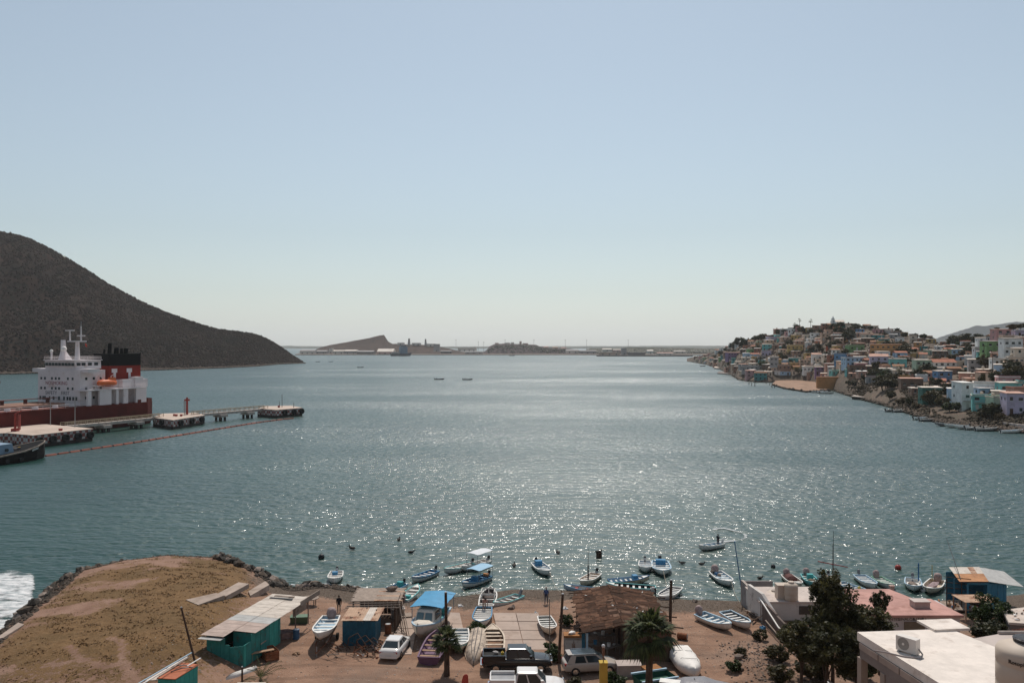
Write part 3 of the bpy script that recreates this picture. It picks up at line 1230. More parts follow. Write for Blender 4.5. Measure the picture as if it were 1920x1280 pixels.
def canopy(root, mat, x0, x1, w, h, post=None, droop=0.08, rows=4):
    """sheet awning on four posts"""
    mb = MB()
    nx_, ny_ = 7,6
    top, bot = [],[]
    for i in range(nx_):
        for j in range(ny_):
            u, v_ = i / (nx_ - 1), j / (ny_ - 1)
            z = h - droop * math.sin(PI * u * 2) ** 2 * 0.5 + 0.12 * math.sin(PI * v_) - 0.03 * random.random()
            top.append((x0 + (x1 - x0) * u, -w + 2 * w * v_, z))
            bot.append((x0 + (x1 - x0) * u, -w + 2 * w * v_, z - 0.03))
    fs_ = []
    N_ = nx_ * ny_
    for i in range(nx_ - 1):
        for j in range(ny_ - 1):
            q = (i * ny_ + j, (i + 1) * ny_ + j, (i + 1) * ny_ + j + 1, i * ny_ + j + 1)
            fs_.append(q)
            fs_.append(tuple(N_ + k for k in reversed(q)))
    mb.add(top + bot, fs_)
    o_ = obj('awning', mb, mat, root, smooth=True)
    pm = MB().cyl((0,0,0),(0,0,1),0.03,0.03,6).mesh('awning_post')
    for x in (x0 + 0.15, x1 - 0.15):
        for y in (-w + 0.12, w - 0.12):
            obj('awning_post', pm, post or STEEL, root, (x, y, 0.65), None, (1,1, h - 0.68))
    return o_


# ------------------------------------------------------------------ road vehicles (front towards +x, wheels on z = 0)
def wheel(root, x, y, r=0.34, w=0.22):
    key = (round(r, 2), round(w, 2))
    if ('tyre', key) not in _thw:
        mb = MB()
        prof = [(r * .62,-w / 2),(r * .93,-w / 2),(r, -w * .32),(r, w * .32),(r * .93, w / 2),(r * .62, w / 2)]
        rings = [[(p[0] * math.cos(2 * PI * k / 18), p[1], p[0] * math.sin(2 * PI * k / 18)) for p in prof] for k in range(19)]
        mb.loft(rings, False, False)
        _thw[('tyre', key)] = mb.mesh('tyre', True)
        mr = MB()
        mr.cyl((0,-w * .30,0),(0, w * .30,0), r * .63, r * .63,16)
        for k in range(5):
            a = 2 * PI * k / 5
            mr.add([(r * .1 * math.cos(a + 1.57),-w * .36, r * .1 * math.sin(a + 1.57)),(r * .1 * math.cos(a - 1.57),-w * .36, r * .1 * math.sin(a - 1.57)),
                    (r * .6 * math.cos(a - .22),-w * .36, r * .6 * math.sin(a - .22)),(r * .6 * math.cos(a + .22),-w * .36, r * .6 * math.sin(a + .22)),
                    (r * .1 * math.cos(a + 1.57), w * .36, r * .1 * math.sin(a + 1.57)),(r * .1 * math.cos(a - 1.57), w * .36, r * .1 * math.sin(a - 1.57)),
                    (r * .6 * math.cos(a - .22), w * .36, r * .6 * math.sin(a - .22)),(r * .6 * math.cos(a + .22), w * .36, r * .6 * math.sin(a + .22))],
                   [(0,1,2,3),(7,6,5,4)])
        _thw[('rim', key)] = mr.mesh('rim')
    t = obj('wheel', _thw[('tyre', key)], TYRE, root, (x, y, r))
    obj('rim', _thw[('rim', key)], CHROME, t)
    return t


def section_loft(stations, n=14):
    """stations: (x, half width, z bottom, z top, roundness) -> superellipse rings"""
    rings = []
    for x, w, zb, zt, e in stations:
        ring = []
        cz, hz = (zb + zt) / 2,(zt - zb) / 2
        for k in range(n):
            a = 2 * PI * k / n
            c_, s_ = math.cos(a), math.sin(a)
            ring.append((x, w * math.copysign(abs(c_) ** e, c_), cz + hz * math.copysign(abs(s_) ** e, s_)))
        rings.append(ring)
    return MB().loft(rings)


def paint(name, c, rough=0.25, var=0.04):
    m = M(name, c, rough, var, 1.0,(c[0] * .7, c[1] * .66, c[2] * .6),0.12,0.7)
    m.node_tree.nodes['Principled BSDF'].inputs['Coat Weight'].default_value = 0.5
    m.node_tree.nodes['Principled BSDF'].inputs['Coat Roughness'].default_value = 0.12
    return m


def greenhouse(root, x0, x1, x2, x3, wb, wt, zb, zt, body, roofmat=None, cut=None):
    """cabin: rear foot x0, rear top x1, front top x2, front foot x3; glazed panes set into painted pillars"""
    mb = MB()
    mb.loft([[(x0,-wb, zb),(x3,-wb, zb),(x3, wb, zb),(x0, wb, zb)],[(x1,-wt, zt - .06),(x2,-wt, zt - .06),(x2, wt, zt - .06),(x1, wt, zt - .06)]], True, False)
    cabin = obj('cabin', mb, body, root)
    xm0, xm1 = x1 - 0.02, x2 + 0.02
    rf = MB().loft([[(x1 - .05,-wt, zt - .06),(x2 + .05,-wt, zt - .06),(x2 + .05, wt, zt - .06),(x1 - .05, wt, zt - .06)],
                    [(x1 + .02,-wt * .97, zt - .01),(x2 - .03,-wt * .97, zt - .01),(x2 - .03, wt * .97, zt - .01),(x1 + .02, wt * .97, zt - .01)],
                    [(x1 + .14,-wt * .8, zt + .025),(x2 - .2,-wt * .8, zt + .025),(x2 - .2, wt * .8, zt + .025),(x1 + .14, wt * .8, zt + .025)]])
    obj('roof', rf, roofmat or body, root)

    def pane(name, P, inset=0.10, out=0.012):
        P = [Vector(p) for p in P]
        c_ = sum(P, Vector()) / 4
        nn = (P[1] - P[0]).cross(P[3] - P[0]).normalized()
        if nn.dot(c_ - Vector(((x0 + x3) / 2,0, zb))) < 0:
            nn = -nn
        Q = [p.lerp(c_, inset) + nn * out for p in P]
        obj(name, MB().quad(*Q, th=0.008), GLASS, root)
    h = zt - .06
    pane('rear_window', [(x0,-wb, zb),(x0, wb, zb),(x1, wt, h),(x1,-wt, h)],0.13)
    pane('windscreen', [(x3,-wb, zb),(x3, wb, zb),(x2, wt, h),(x2,-wt, h)],0.10)
    for s in (1,-1):
        splits = cut or [0.06,0.52,0.94]
        for a, b_ in zip(splits[:-1], splits[1:]):
            a2, b2 = a + 0.02, b_ - 0.02
            lo = lambda u: Vector((x0 + (x3 - x0) * u, s * wb, zb))
            hi = lambda u: Vector((x1 + (x2 - x1) * u, s * wt, h))
            la, lb, ha, hb = lo(a2), lo(b2), hi(a2), hi(b2)
            pane('side_window', [la.lerp(ha, .05), lb.lerp(hb, .05), lb.lerp(hb, .92), la.lerp(ha, .92)],0.02)
    return cabin


# ------------------------------------------------------------------ people
def person(label, loc, rz, pose, shirt, trousers, skin=(0.16,0.085,0.055), hat=None, hair=(0.012,0.009,0.008), h=1.7, cat='person'):
    """pose: dict of joint points (metres, facing +x); body = one skinned surface, clothing by face"""
    J = dict(pelvis=(0,0,.95), chest=(0,0,1.25), neck=(0,0,1.47), head=(.02,0,1.58), crown=(.02,0,1.70),
             lsh=(0,.19,1.40), lel=(.02,.25,1.12), lwr=(.10,.25,.88), rsh=(0,-.19,1.40), rel=(.02,-.25,1.12), rwr=(.10,-.25,.88),
             lhip=(0,.10,.90), lkn=(.03,.11,.48), lan=(0,.11,.08), lto=(.17,.12,.03), rhip=(0,-.10,.90), rkn=(.03,-.11,.48), ran=(0,-.11,.08), rto=(.17,-.12,.03))
    J.update(pose)
    rad = dict(pelvis=.15, chest=.16, neck=.06, head=.09, crown=.075, lsh=.075, rsh=.075, lel=.045, rel=.045, lwr=.033, rwr=.033, lhip=.095, rhip=.095, lkn=.06, rkn=.06, lan=.045, ran=.045, lto=.035, rto=.035)
    names = list(J)
    E = [('pelvis', 'chest'),('chest', 'neck'),('neck', 'head'),('head', 'crown'),('chest', 'lsh'),('lsh', 'lel'),('lel', 'lwr'),('chest', 'rsh'),('rsh', 'rel'),('rel', 'rwr'),
         ('pelvis', 'lhip'),('lhip', 'lkn'),('lkn', 'lan'),('lan', 'lto'),('pelvis', 'rhip'),('rhip', 'rkn'),('rkn', 'ran'),('ran', 'rto')]
    pts = [Vector(J[k]) for k in names]
    rr = [rad[k] for k in names]
    ed = [(names.index(a), names.index(b_)) for a, b_ in E]
    for sd, s in (('l', 1),('r', -1)):        # palm, four fingers and a thumb
        w, e = Vector(J[sd + 'wr']), Vector(J[sd + 'el'])
        d = (w - e).normalized()
        side = Vector((-d.y, d.x, 0.15)).normalized() if abs(d.z) < .9 else Vector((1,0,0))
        palm = w + d * .07
        pts.append(palm)
        rr.append(.030)
        ip = len(pts) - 1
        ed.append((names.index(sd + 'wr'), ip))
        nn = d.cross(side).normalized()
        for k, ln in enumerate((.075,.085,.08,.06)):
            off = side * (k - 1.5) * .018
            a = palm + d * .045 + off
            b_ = palm + d * (.045 + ln) + off + nn * .02 * s
            pts += [a, b_]
            rr += [.0095,.008]
            ed += [(ip, len(pts) - 2),(len(pts) - 2, len(pts) - 1)]
        a = palm + side * .05 + d * .03
        pts.append(a)
        rr.append(.010)
        ed.append((ip, len(pts) - 1))
    me = bpy.data.meshes.new('body_skeleton')
    me.from_pydata([tuple(p) for p in pts], ed, [])
    o = bpy.data.objects.new('tmp', me)
    col.objects.link(o)
    md = o.modifiers.new('s', 'SKIN')
    if not me.skin_vertices:
        return None
    for i, sv in enumerate(me.skin_vertices[0].data):
        sv.radius = (rr[i], rr[i] * (1.25 if i in (names.index('chest'), names.index('pelvis')) else 1.0))
        sv.use_root = (i == 0)
    o.modifiers.new('d', 'SUBSURF').levels = 1
    dg = bpy.context.evaluated_depsgraph_get()
    bm_ = bpy.data.meshes.new_from_object(o.evaluated_get(dg))
    bpy.data.objects.remove(o)
    bm_.materials.clear()
    for c_, nm in ((shirt, 'shirt'),(trousers, 'trousers'),(skin, 'skin')):
        bm_.materials.append(M('%s_%.2f_%.2f_%.2f' % (nm, *c_), c_, 0.85 if nm != 'skin' else 0.6,0.15,4.0))
    nv_, pv_ = Vector(J['neck']), Vector(J['pelvis'])
    wr = [Vector(J[k]) for k in ('lwr', 'rwr')]
    el = [Vector(J[k]) for k in ('lel', 'rel')]
    up = (nv_ - pv_).normalized()
    legs = [Vector(J[k]) for k in ('lhip', 'lkn', 'lan', 'rhip', 'rkn', 'ran', 'pelvis')]
    arms = [Vector(J[k]) for k in ('lsh', 'rsh', 'chest', 'neck')]
    for p in bm_.polygons:
        c_ = p.center
        if (c_ - nv_).dot(up) > 0.02 and (c_ - Vector(J['head'])).length < .28:
            p.material_index = 2
        elif any((c_ - w).length < .14 or (c_ - w).length + (c_ - e).length < (w - e).length + .05 for w, e in zip(wr, el)):
            p.material_index = 2
        elif min((c_ - k).length for k in legs) < min((c_ - k).length for k in arms + el):
            p.material_index = 1
        else:
            p.material_index = 0
        p.use_smooth = True
    t = thing('person', label, cat, loc, rz)
    s = h / 1.7
    t.scale = (s, s, s)
    o = bpy.data.objects.new('body', bm_)
    col.objects.link(o)
    o.parent = t
    H = Vector(J['head'])
    C = Vector(J['crown'])
    u = (C - H).normalized()
    q = u.to_track_quat('Z', 'Y').to_matrix()
    hb = MB().ball((0,0,0),.105,.095,.085,10,6)
    obj('hair', hb, M('hair_%.2f' % hair[0], hair, .7,.2), t, C - u * .015 - Vector((.02,0,0)), q.to_euler(), smooth=True)
    fw = Vector((1,0,0)) if abs(u.x) < .7 else Vector((.3,0,-1)).normalized()
    obj('nose', MB().cyl((0,0,0),(.03,0,-.03),.012,.016,5), bm_.materials[2], t, H + fw * .085 + u * .03)
    if hat:
        mb = MB().cyl((0,0,0),(0,0,.02),.19,.18,14)
        mb.cyl((0,0,.02),(0,0,.11),.105,.09,12)
        obj('hat', mb, M('hat_%.2f' % hat[0], hat, .8,.1), t, C + u * .015, q.to_euler())
    return t


# ------------------------------------------------------------------ foliage
def leaf_cloud(seed, n_clump, per, rx, ry, rz, leaf, clump=0.32, cz=0.0, flat=0.25, shell=0.45):
    """crown: clumps spread through an uneven ellipsoid, each of many small leaf faces"""
    g = np.random.default_rng(seed)
    u = g.normal(size=(n_clump, 3))
    u /= np.linalg.norm(u, axis=1)[:, None]
    r = shell + (1 - shell) * g.random(n_clump) ** 0.6
    u[:, 2] = np.where(u[:, 2] < 0, u[:, 2] * 0.75, u[:, 2])
    lump = 0.78 + 0.45 * g.random(n_clump)
    C = u * r[:, None] * lump[:, None]
    cs = clump * (0.6 + 0.8 * g.random(n_clump))
    d = g.normal(size=(n_clump, per, 3))
    d /= (np.linalg.norm(d, axis=2)[:, :, None] + 1e-6)
    d *= (g.random((n_clump, per, 1)) ** 0.5)
    P = (C[:, None, :] + d * cs[:, None, None]).reshape(-1,3) * np.array([rx, ry, rz]) + np.array([0,0, cz])
    n_ = len(P)
    a = g.normal(size=(n_, 3))
    a[:, 2] *= flat + 0.5
    a /= np.linalg.norm(a, axis=1)[:, None]
    b_ = g.normal(size=(n_, 3))
    b_ -= (b_ * a).sum(1)[:, None] * a
    b_ /= np.linalg.norm(b_, axis=1)[:, None]
    s = leaf * (0.6 + 0.8 * g.random(n_))[:, None]
    V_ = np.stack([P - a * s, P + b_ * s * 0.55, P + a * s, P - b_ * s * 0.55],1).reshape(-1,3)
    return np_mesh('crown', V_, np.arange(n_ * 4).reshape(-1,4))


def trunk_mesh(seed, h, r, spread, cz, limbs=5):
    r_ = random.Random(seed)
    mb = MB()
    p = Vector((0,0,-0.3))
    pts = [p]
    for k in range(4):
        p = p + Vector((r_.uniform(-.12,.12) * spread, r_.uniform(-.12,.12) * spread, (h + .3) / 4))
        pts.append(p)
    rings = []
    for i, q in enumerate(pts):
        rad_ = r * (1 - 0.55 * i / 4)
        rings.append([(q.x + rad_ * math.cos(2 * PI * k / 7), q.y + rad_ * math.sin(2 * PI * k / 7), q.z) for k in range(7)])
    mb.loft(rings)
    for k in range(limbs):
        a = 2 * PI * k / limbs + r_.uniform(-.4,.4)
        s_ = pts[2 + k % 3]
        e = Vector((math.cos(a) * spread * r_.uniform(.35,.7), math.sin(a) * spread * r_.uniform(.35,.7), cz + r_.uniform(-.1,.5) * spread))
        m_ = s_.lerp(e, .5) + Vector((0,0,.1 * spread))
        mb.cyl(s_, m_, r * .42, r * .28,6)
        mb.cyl(m_, e, r * .28, r * .1,6)
    return mb.mesh('trunk', True)


LEAF_DARK = leafmat('dark_foliage', (0.020,0.026,0.011),(0.062,0.060,0.023))
LEAF_OLIVE = leafmat('olive_foliage', (0.034,0.031,0.011),(0.085,0.068,0.024))
LEAF_GREEN = leafmat('green_foliage', (0.022,0.040,0.012),(0.060,0.082,0.022))
LEAF_DRY = leafmat('dry_foliage', (0.070,0.050,0.024),(0.125,0.090,0.045))
LEAF_PALM = leafmat('palm_foliage', (0.028,0.046,0.014),(0.095,0.110,0.038),0.7,0.35)
DEAD_PALM = leafmat('dead_fronds', (0.10,0.065,0.035),(0.17,0.12,0.07),0.8,0.1)
BARK = M('bark', (0.085,0.058,0.042),0.95,0.3,3.0, bump=0.04)


def palm(label, base, top_z, r, n_fronds, seed, lean=0.0, name='fan_palm', trunk_r=0.16, skirt=10):
    r_ = random.Random(seed)
    t = thing(name, label, 'palm tree', base)
    h = top_z - base[2]
    mb = MB()
    rings = []
    for i in range(9):
        u = i / 8
        rad_ = trunk_r * (1.25 - .35 * u) * (1.06 if i % 2 else .96)
        rings.append([(lean * u * u + rad_ * math.cos(2 * PI * k / 9), rad_ * math.sin(2 * PI * k / 9),-.2 + (h + .2) * u) for k in range(9)])
    obj('trunk', mb.loft(rings), BARK, t)
    tip = Vector((lean, 0, h))

    def fan(length, el, az, droop, dead):
        q = Matrix.Rotation(az, 3, 'Z')
        mb = MB()
        st = length * .48
        d = Vector((math.cos(el),0, math.sin(el)))
        e = tip + q @ (d * st)
        mb.cyl(tip, e, .022,.014,4, False)
        nb_ = 15
        for k in range(nb_):
            a = (k / (nb_ - 1) - .5) * 2.9
            ln = length * .62 * (1 - .25 * abs(a) / 1.45) * r_.uniform(.85,1.08)
            side = Vector((-math.sin(0),1,0))
            dirv = (d * math.cos(a) + side * math.sin(a)).normalized()
            m1 = dirv * ln * .6
            m2 = dirv * ln - Vector((0,0, droop * ln * r_.uniform(.6,1.2)))
            wv = Vector((d.z * .3,0,1)).cross(dirv).normalized() * (.042 * length)
            mb.add([e, e + q @ (m1 + wv), e + q @ (m1 - wv), e + q @ m2],[(0,2,1),(1,2,3)])
        obj('dead_frond' if dead else 'frond', mb.mesh('frond', False, False), DEAD_PALM if dead else LEAF_PALM, t)
    for k in range(n_fronds):
        el = R(r_.uniform(-35,85))
        fan(r * r_.uniform(.85,1.12), el, 2.4 * k + r_.uniform(-.3,.3),.25 + .3 * max(0,-el + .5), False)
    for k in range(skirt):
        fan(r * r_.uniform(.55,.8), R(r_.uniform(-80,-55)),2.4 * k, .1, True)
    return t
# ================================================================== FAR SHORE
def ridge(name, sky, base_py, depth, mat, step=2.0, rough=1.0, seed=1, yfix=None, prof_e=1.2):
    pxs = np.arange(sky[0][0], sky[-1][0] + 0.01, step)
    ts = np.concatenate([np.linspace(0,1,26), np.linspace(1.1,2.0,7)])
    px, t = np.meshgrid(pxs, ts, indexing='ij')
    y0 = yfix if yfix else FPX * CAM_Z / (base_py - HOR)
    Y = y0 + depth * t
    zc = CAM_Z - (lerp_table(sky, px) - HOR) / FPX * (y0 + depth)
    z = zc * np.where(t <= 1,1 - (1 - np.clip(t, 0,1)) ** prof_e, 1 - (t - 1) ** 1.5)
    X = (px - 960) / FPX * Y
    z = z + rough * (fbm(X * 0.02, Y * 0.02, seed) - 0.5) * np.clip(t / .1,0,1) * np.clip((2 - t),0,1)
    z = np.where(t == 0,-1.5, z)
    o_ = obj(name, np_mesh(name, np.stack([X.ravel(), Y.ravel(), z.ravel()],1), grid_faces(len(pxs), len(ts)), smooth=True), mat)
    tag(o_, kind='structure')
    return o_


def land_mat(name, c1, c2, c3, s):
    m, n, l, b = _nt(name)
    v = _coord(n, l, False)
    a = _noise(n, l, v, s, 6,0.7)
    d = _noise(n, l, v, s * 5,6,0.75)
    c = _mix(n, l, _map(n, l, a.outputs[0],.35,.65), c1, c2)
    c = _mix(n, l, _map(n, l, d.outputs[0],.45,.65), c, c3)
    l.new(c, b.inputs['Base Color'])
    b.inputs['Roughness'].default_value = 1.0
    b.inputs['Specular IOR Level'].default_value = 0.1
    return m


BROWN_HILL = land_mat('port_hill_earth', (0.050,0.030,0.023),(0.072,0.042,0.031),(0.03,0.025,0.018),0.012)
PURPLE_HILL = land_mat('cliff_earth', (0.060,0.040,0.046),(0.085,0.055,0.055),(0.035,0.03,0.03),0.02)
FAR_GREEN = land_mat('mangrove_green', (0.028,0.034,0.018),(0.045,0.050,0.026),(0.018,0.02,0.012),0.03)
FAR_BLUE = land_mat('distant_mountain', (0.030,0.036,0.040),(0.038,0.043,0.046),(0.024,0.03,0.032),0.004)
PORT_EARTH = land_mat('port_yard', (0.16,0.125,0.10),(0.23,0.18,0.15),(0.08,0.065,0.05),0.02)
# quay and yard of the port
mb = MB()
Y0, Y1 = 2560,3700
mb.loft([[((p - 960) / FPX * Y0, Y0, z) for p, z in ((553,-1.5),(553,1.6),(1335,1.6),(1335,-1.5))],[((p - 960) / FPX * Y1, Y1, z) for p, z in ((570,-1.5),(570,3.0),(1420,3.0),(1420,-1.5))]])
tag(obj('port_ground', mb, PORT_EARTH), kind='structure')
mb = MB()
Y0, Y1 = 2240,2330
mb.loft([[((p - 960) / FPX * Y0, Y0, z) for p, z in ((1120,-1.5),(1120,3.4),(1298,3.4),(1298,-1.5))],[((p - 960) / FPX * Y1, Y1, z) for p, z in ((1118,-1.5),(1118,3.4),(1300,3.4),(1300,-1.5))]])
tag(obj('port_quay', mb, M('quay_wall', (0.09,0.075,0.065),.95,.3,.05)), kind='structure')
ridge('port_hill', [(588,661),(592,655),(600,651.5),(620,646.5),(650,641.5),(690,634),(712,628.5),(720,627.5),(722,631),(728,640),(736,644.5),(760,645),(800,646.5),(830,651),(850,655.5),(872,661)],0,230, BROWN_HILL, 1.0,3,2,2750,0.8)
ridge('cliff_hill', [(905,661),(913,655),(918,649),(926,645.5),(945,644),(975,644.5),(1005,646),(1012,649),(1030,651),(1060,652),(1080,655),(1100,659)],0,200, PURPLE_HILL, 1.0,3,5,2780,0.7)
ridge('mangrove_shore', [(1098,659),(1106,653),(1130,652),(1160,653.5),(1180,651),(1250,652),(1300,652.5),(1345,653),(1460,653)],0,500, FAR_GREEN, 1.5,4,8,2800,0.6)
ridge('far_coast', [(330,650),(480,648.6),(533,648),(560,648.5),(640,649.5),(700,649.8),(860,649.6),(1000,648.8),(1120,648.8),(1250,648.2),(1340,648),(1480,648.4),(1800,648)],0,900, FAR_GREEN, 8,6,11,8200,0.5)
ridge('distant_mountain', [(1690,650),(1720,645),(1745,638),(1760,632),(1780,625),(1800,619),(1825,613),(1850,609.5),(1880,606),(1920,603),(1980,601),(2100,610),(2300,630)],0,1200, FAR_BLUE, 5,25,13,4300,0.9)
# scrub on these
pp, yy, zz = rng.uniform(1100,1450,3500), rng.uniform(2800,3250,3500), rng.uniform(1,5,3500)
scatter_blobs('mangrove', np.stack([(pp - 960) / FPX * yy, yy, zz + (yy - 2800) * .022],1), rng.uniform(3,8,3500), LEAF_DARK, 'dark green mangrove belt behind the far quay', 'mangrove')
pp, yy = rng.uniform(915,1095,900), rng.uniform(2790,3000,900)
scatter_blobs('cliff_scrub', np.stack([(pp - 960) / FPX * yy, yy, 4 + 26 * rng.random(900) ** .7 * np.interp(pp, [915,930,1000,1020,1095],[.4,1,.95,.6,.2])],1), rng.uniform(2,5,900), LEAF_DARK, 'dark shrubs on the low cliff hill of the port', 'scrub')

FARW = M('far_wall_pale', (0.62,0.55,0.48),.8,.1,.05)
FARG = M('far_wall_grey', (0.30,0.28,0.27),.8,.1,.05)
FARD = M('far_wall_dark', (0.10,0.09,0.085),.8,.1,.05)
FARP = M('far_wall_pink', (0.45,0.26,0.22),.8,.1,.05)
FART = M('far_wall_tan', (0.42,0.30,0.22),.8,.1,.05)


def far_block(name, label, cat, px0, px1, pyt, pyb, Y, depth, wall, roof=None, pitch=0.0, group='buildings of the far port'):
    """far building: walls, roof (flat or gabled), a row of openings"""
    a, b_ = AT(px0, pyb, Y), AT(px1, pyt, Y)
    w, h = b_.x - a.x, b_.z - a.z
    t = thing(name, label, cat, (a.x + w / 2, Y, a.z - 1.0),0, group)
    h += 1.0
    hw = h * (1 - pitch)
    obj('wall', MB().box(-w / 2, w / 2,0, depth, 0, hw), wall, t)
    if pitch:
        mb = MB().loft([[(-w / 2 - .5,-1, hw),(w / 2 + .5,-1, hw),(w / 2 + .5, depth + 1, hw),(-w / 2 - .5, depth + 1, hw)],[(-w / 2 - .5, depth * .45, h),(w / 2 + .5, depth * .45, h),(w / 2 + .5, depth * .55, h),(-w / 2 - .5, depth * .55, h)]])
    else:
        mb = MB().box(-w / 2 - .4, w / 2 + .4,-.4, depth + .4, hw, hw + .5)
    obj('roof', mb, roof or FARG, t)
    n_ = max(1, min(6, int(w / 14)))
    dm = MB().box(-1.8,1.8,-.15,.1,0, min(hw * .5,4)).mesh('door')
    for k in range(n_):
        obj('door', dm, FARD, t, (-w / 2 + w * (k + .5) / n_, 0,.2))
    return t


FB = [('warehouse', 'long pale warehouse at the left end of the far quay', 562,590,655,662.5,2600,40, FARW, FARG, .3),
      ('warehouse', 'low grey shed beside the leftmost long warehouse of the port', 590,612,656.5,662,2620,40, FARG, FARG, .3),
      ('warehouse', 'small pale square tower shed below the flat-topped hill', 617,623,653,661,2600,20, FARW, FARG, 0),
      ('warehouse', 'pale flat shed right of the square tower shed', 624,645,656,662.5,2610,40, FARW, FARW, .25),
      ('warehouse', 'long grey-roofed shed at the foot of the flat-topped hill', 646,668,655.5,662.5,2605,45, FARG, FARW, .3),
      ('warehouse', 'dark-walled low shed beside the sunlit warehouse', 669,700,657,663,2600,40, FARD, FARG, .3),
      ('warehouse', 'sunlit cream-roofed warehouse left of the moored blue ship', 707,737,653.5,663,2590,60, FARP, FARW, .55),
      ('silo', 'grey twin silo block right of the moored blue ship', 813,824,645,658,2700,25, FARG, FARG, 0),
      ('warehouse', 'low white tank shed on the hill shoulder above the blue ship', 745,757,642.5,646,2960,30, FARW, FARW, 0),
      ('warehouse', 'low white roof on the hill shoulder right of the two towers', 772,788,643,646.5,2960,30, FARW, FARW, 0),
      ('warehouse', 'pale flat hall beneath the right tower on the port hill', 800,815,644.5,648.5,2960,30, FARW, FARG, 0),
      ('warehouse', 'long pale hall with row of openings left of the cliff hill', 858,893,652,657.5,2700,40, FARW, FARG, 0),
      ('warehouse', 'low dark shed on the quay below the silo block', 826,846,657,662,2610,30, FARD, FARG, .2),
      ('warehouse', 'low grey shed on the quay left of the cliff hill', 872,905,658.5,662.5,2600,30, FARG, FARG, .2),
      ('house', 'square dark fort-like house at the left end of the cliff top', 928,935,643,646.5,2990,14, FARP, FARD, 0),
      ('house', 'long white house on the cliff top', 946,956,642.5,646,2990,14, FARW, FARG, 0),
      ('house', 'pale house beside the long white one on the cliff top', 958,964,642,646,2990,14, FARW, FARP, 0),
      ('house', 'tall pink tower house on the cliff top', 974,978,640,646,2990,12, FARP, FARP, 0),
      ('house', 'low pink house right of the pink tower house', 980,990,643.5,647,2985,14, FARP, FARW, 0),
      ('house', 'tan house where the cliff hill falls to the right', 1020,1028,649,652.5,2900,14, FART, FARP, .3),
      ('house', 'pink house on the right shoulder of the cliff hill', 1036,1046,650,653.5,2890,14, FARP, FART, .3),
      ('house', 'tan terracotta-roofed house at the right foot of the cliff hill', 1052,1062,651,654.5,2880,14, FART, FARP, .3),
      ('warehouse', 'white warehouse at the foot of the cliff hill', 1062,1085,655,661,2640,40, FARW, FARG, .3),
      ('warehouse', 'grey long shed left of the outer quay', 1086,1118,656.5,662,2620,40, FARG, FARG, .2),
      ('warehouse', 'white roofed store in front of the mangroves', 1130,1147,653,658,2560,30, FARW, FARW, .3),
      ('warehouse', 'terracotta-walled store in front of the mangroves', 1150,1166,654.5,660,2540,30, FARP, FARW, .2),
      ('warehouse', 'grey gate block at the middle of the outer quay', 1166,1175,653,664,2300,20, FARG, FARD, 0),
      ('warehouse', 'long low pale wall shed along the outer quay', 1124,1162,660.5,664.5,2290,20, FART, FARG, 0),
      ('warehouse', 'low dark shed along the right half of the outer quay', 1178,1210,661,664.5,2290,20, FARD, FARG, 0),
      ('warehouse', 'white arched house among trees behind the outer quay', 1214,1225,655.5,662.5,2420,20, FARW, FARW, .3),
      ('warehouse', 'row of pale low houses at the right end of the outer quay', 1232,1262,660.5,664.5,2420,20, FARW, FARP, .3),
      ('warehouse', 'white shed beyond the outer quay near the town point', 1264,1285,657,661,2600,20, FARW, FARW, .2)]
for nm, lb, *q in FB:
    far_block(nm, lb, nm if nm != 'warehouse' else 'warehouse', *q)


def far_tower(label, px, pyt, pyb, Y, wpx):
    a = AT(px, pyb, Y)
    h = (pyb - pyt) / FPX * Y
    w = wpx / FPX * Y / 2
    t = thing('tower', label, 'tower', a)
    obj('shaft', MB().loft([[(-w, -w, -3),(w, -w, -3),(w, w, -3),(-w, w, -3)],[(-w * .8,-w * .8, h * .6),(w * .8,-w * .8, h * .6),(w * .8, w * .8, h * .6),(-w * .8, w * .8, h * .6)]]), FARG, t)
    obj('head', MB().box(-w * .6, w * .6,-w * .6, w * .6, h * .6, h), FARD, t)


far_tower('grey stepped tower behind the moored blue ship', 767,634.5,646,2960,5)
far_tower('narrow dark tower right of the grey stepped tower', 798,635.5,646,2960,4)
for i, (px, pyt, lb) in enumerate([(855,637, 'tall lamp mast above the long pale hall of the port'),(897,640, 'lattice mast left of the cliff hill, the left of a pair'),(907,641, 'lattice mast left of the cliff hill, the right of a pair'),
                                   (947,637, 'thin mast rising behind the long white cliff-top house'),(1001,637, 'thin mast at the right end of the cliff top'),(1060,637, 'lamp mast behind the right foot of the cliff hill'),
                                   (1100,637, 'lamp mast above the grey long shed'),(1178,637, 'lamp mast behind the outer quay')]):
    Y = 2650
    a = AT(px, 660, Y)
    h = (660 - pyt) / FPX * Y
    t = thing('lamp_mast', lb, 'mast', a, 0, 'lamp masts of the far port')
    obj('pole', MB().cyl((0,0,-2),(0,0, h),.55,.35,6), FARG, t)
    obj('lamp_ring', MB().box(-2.2,2.2,-1,1, h - 1, h), FARG, t)

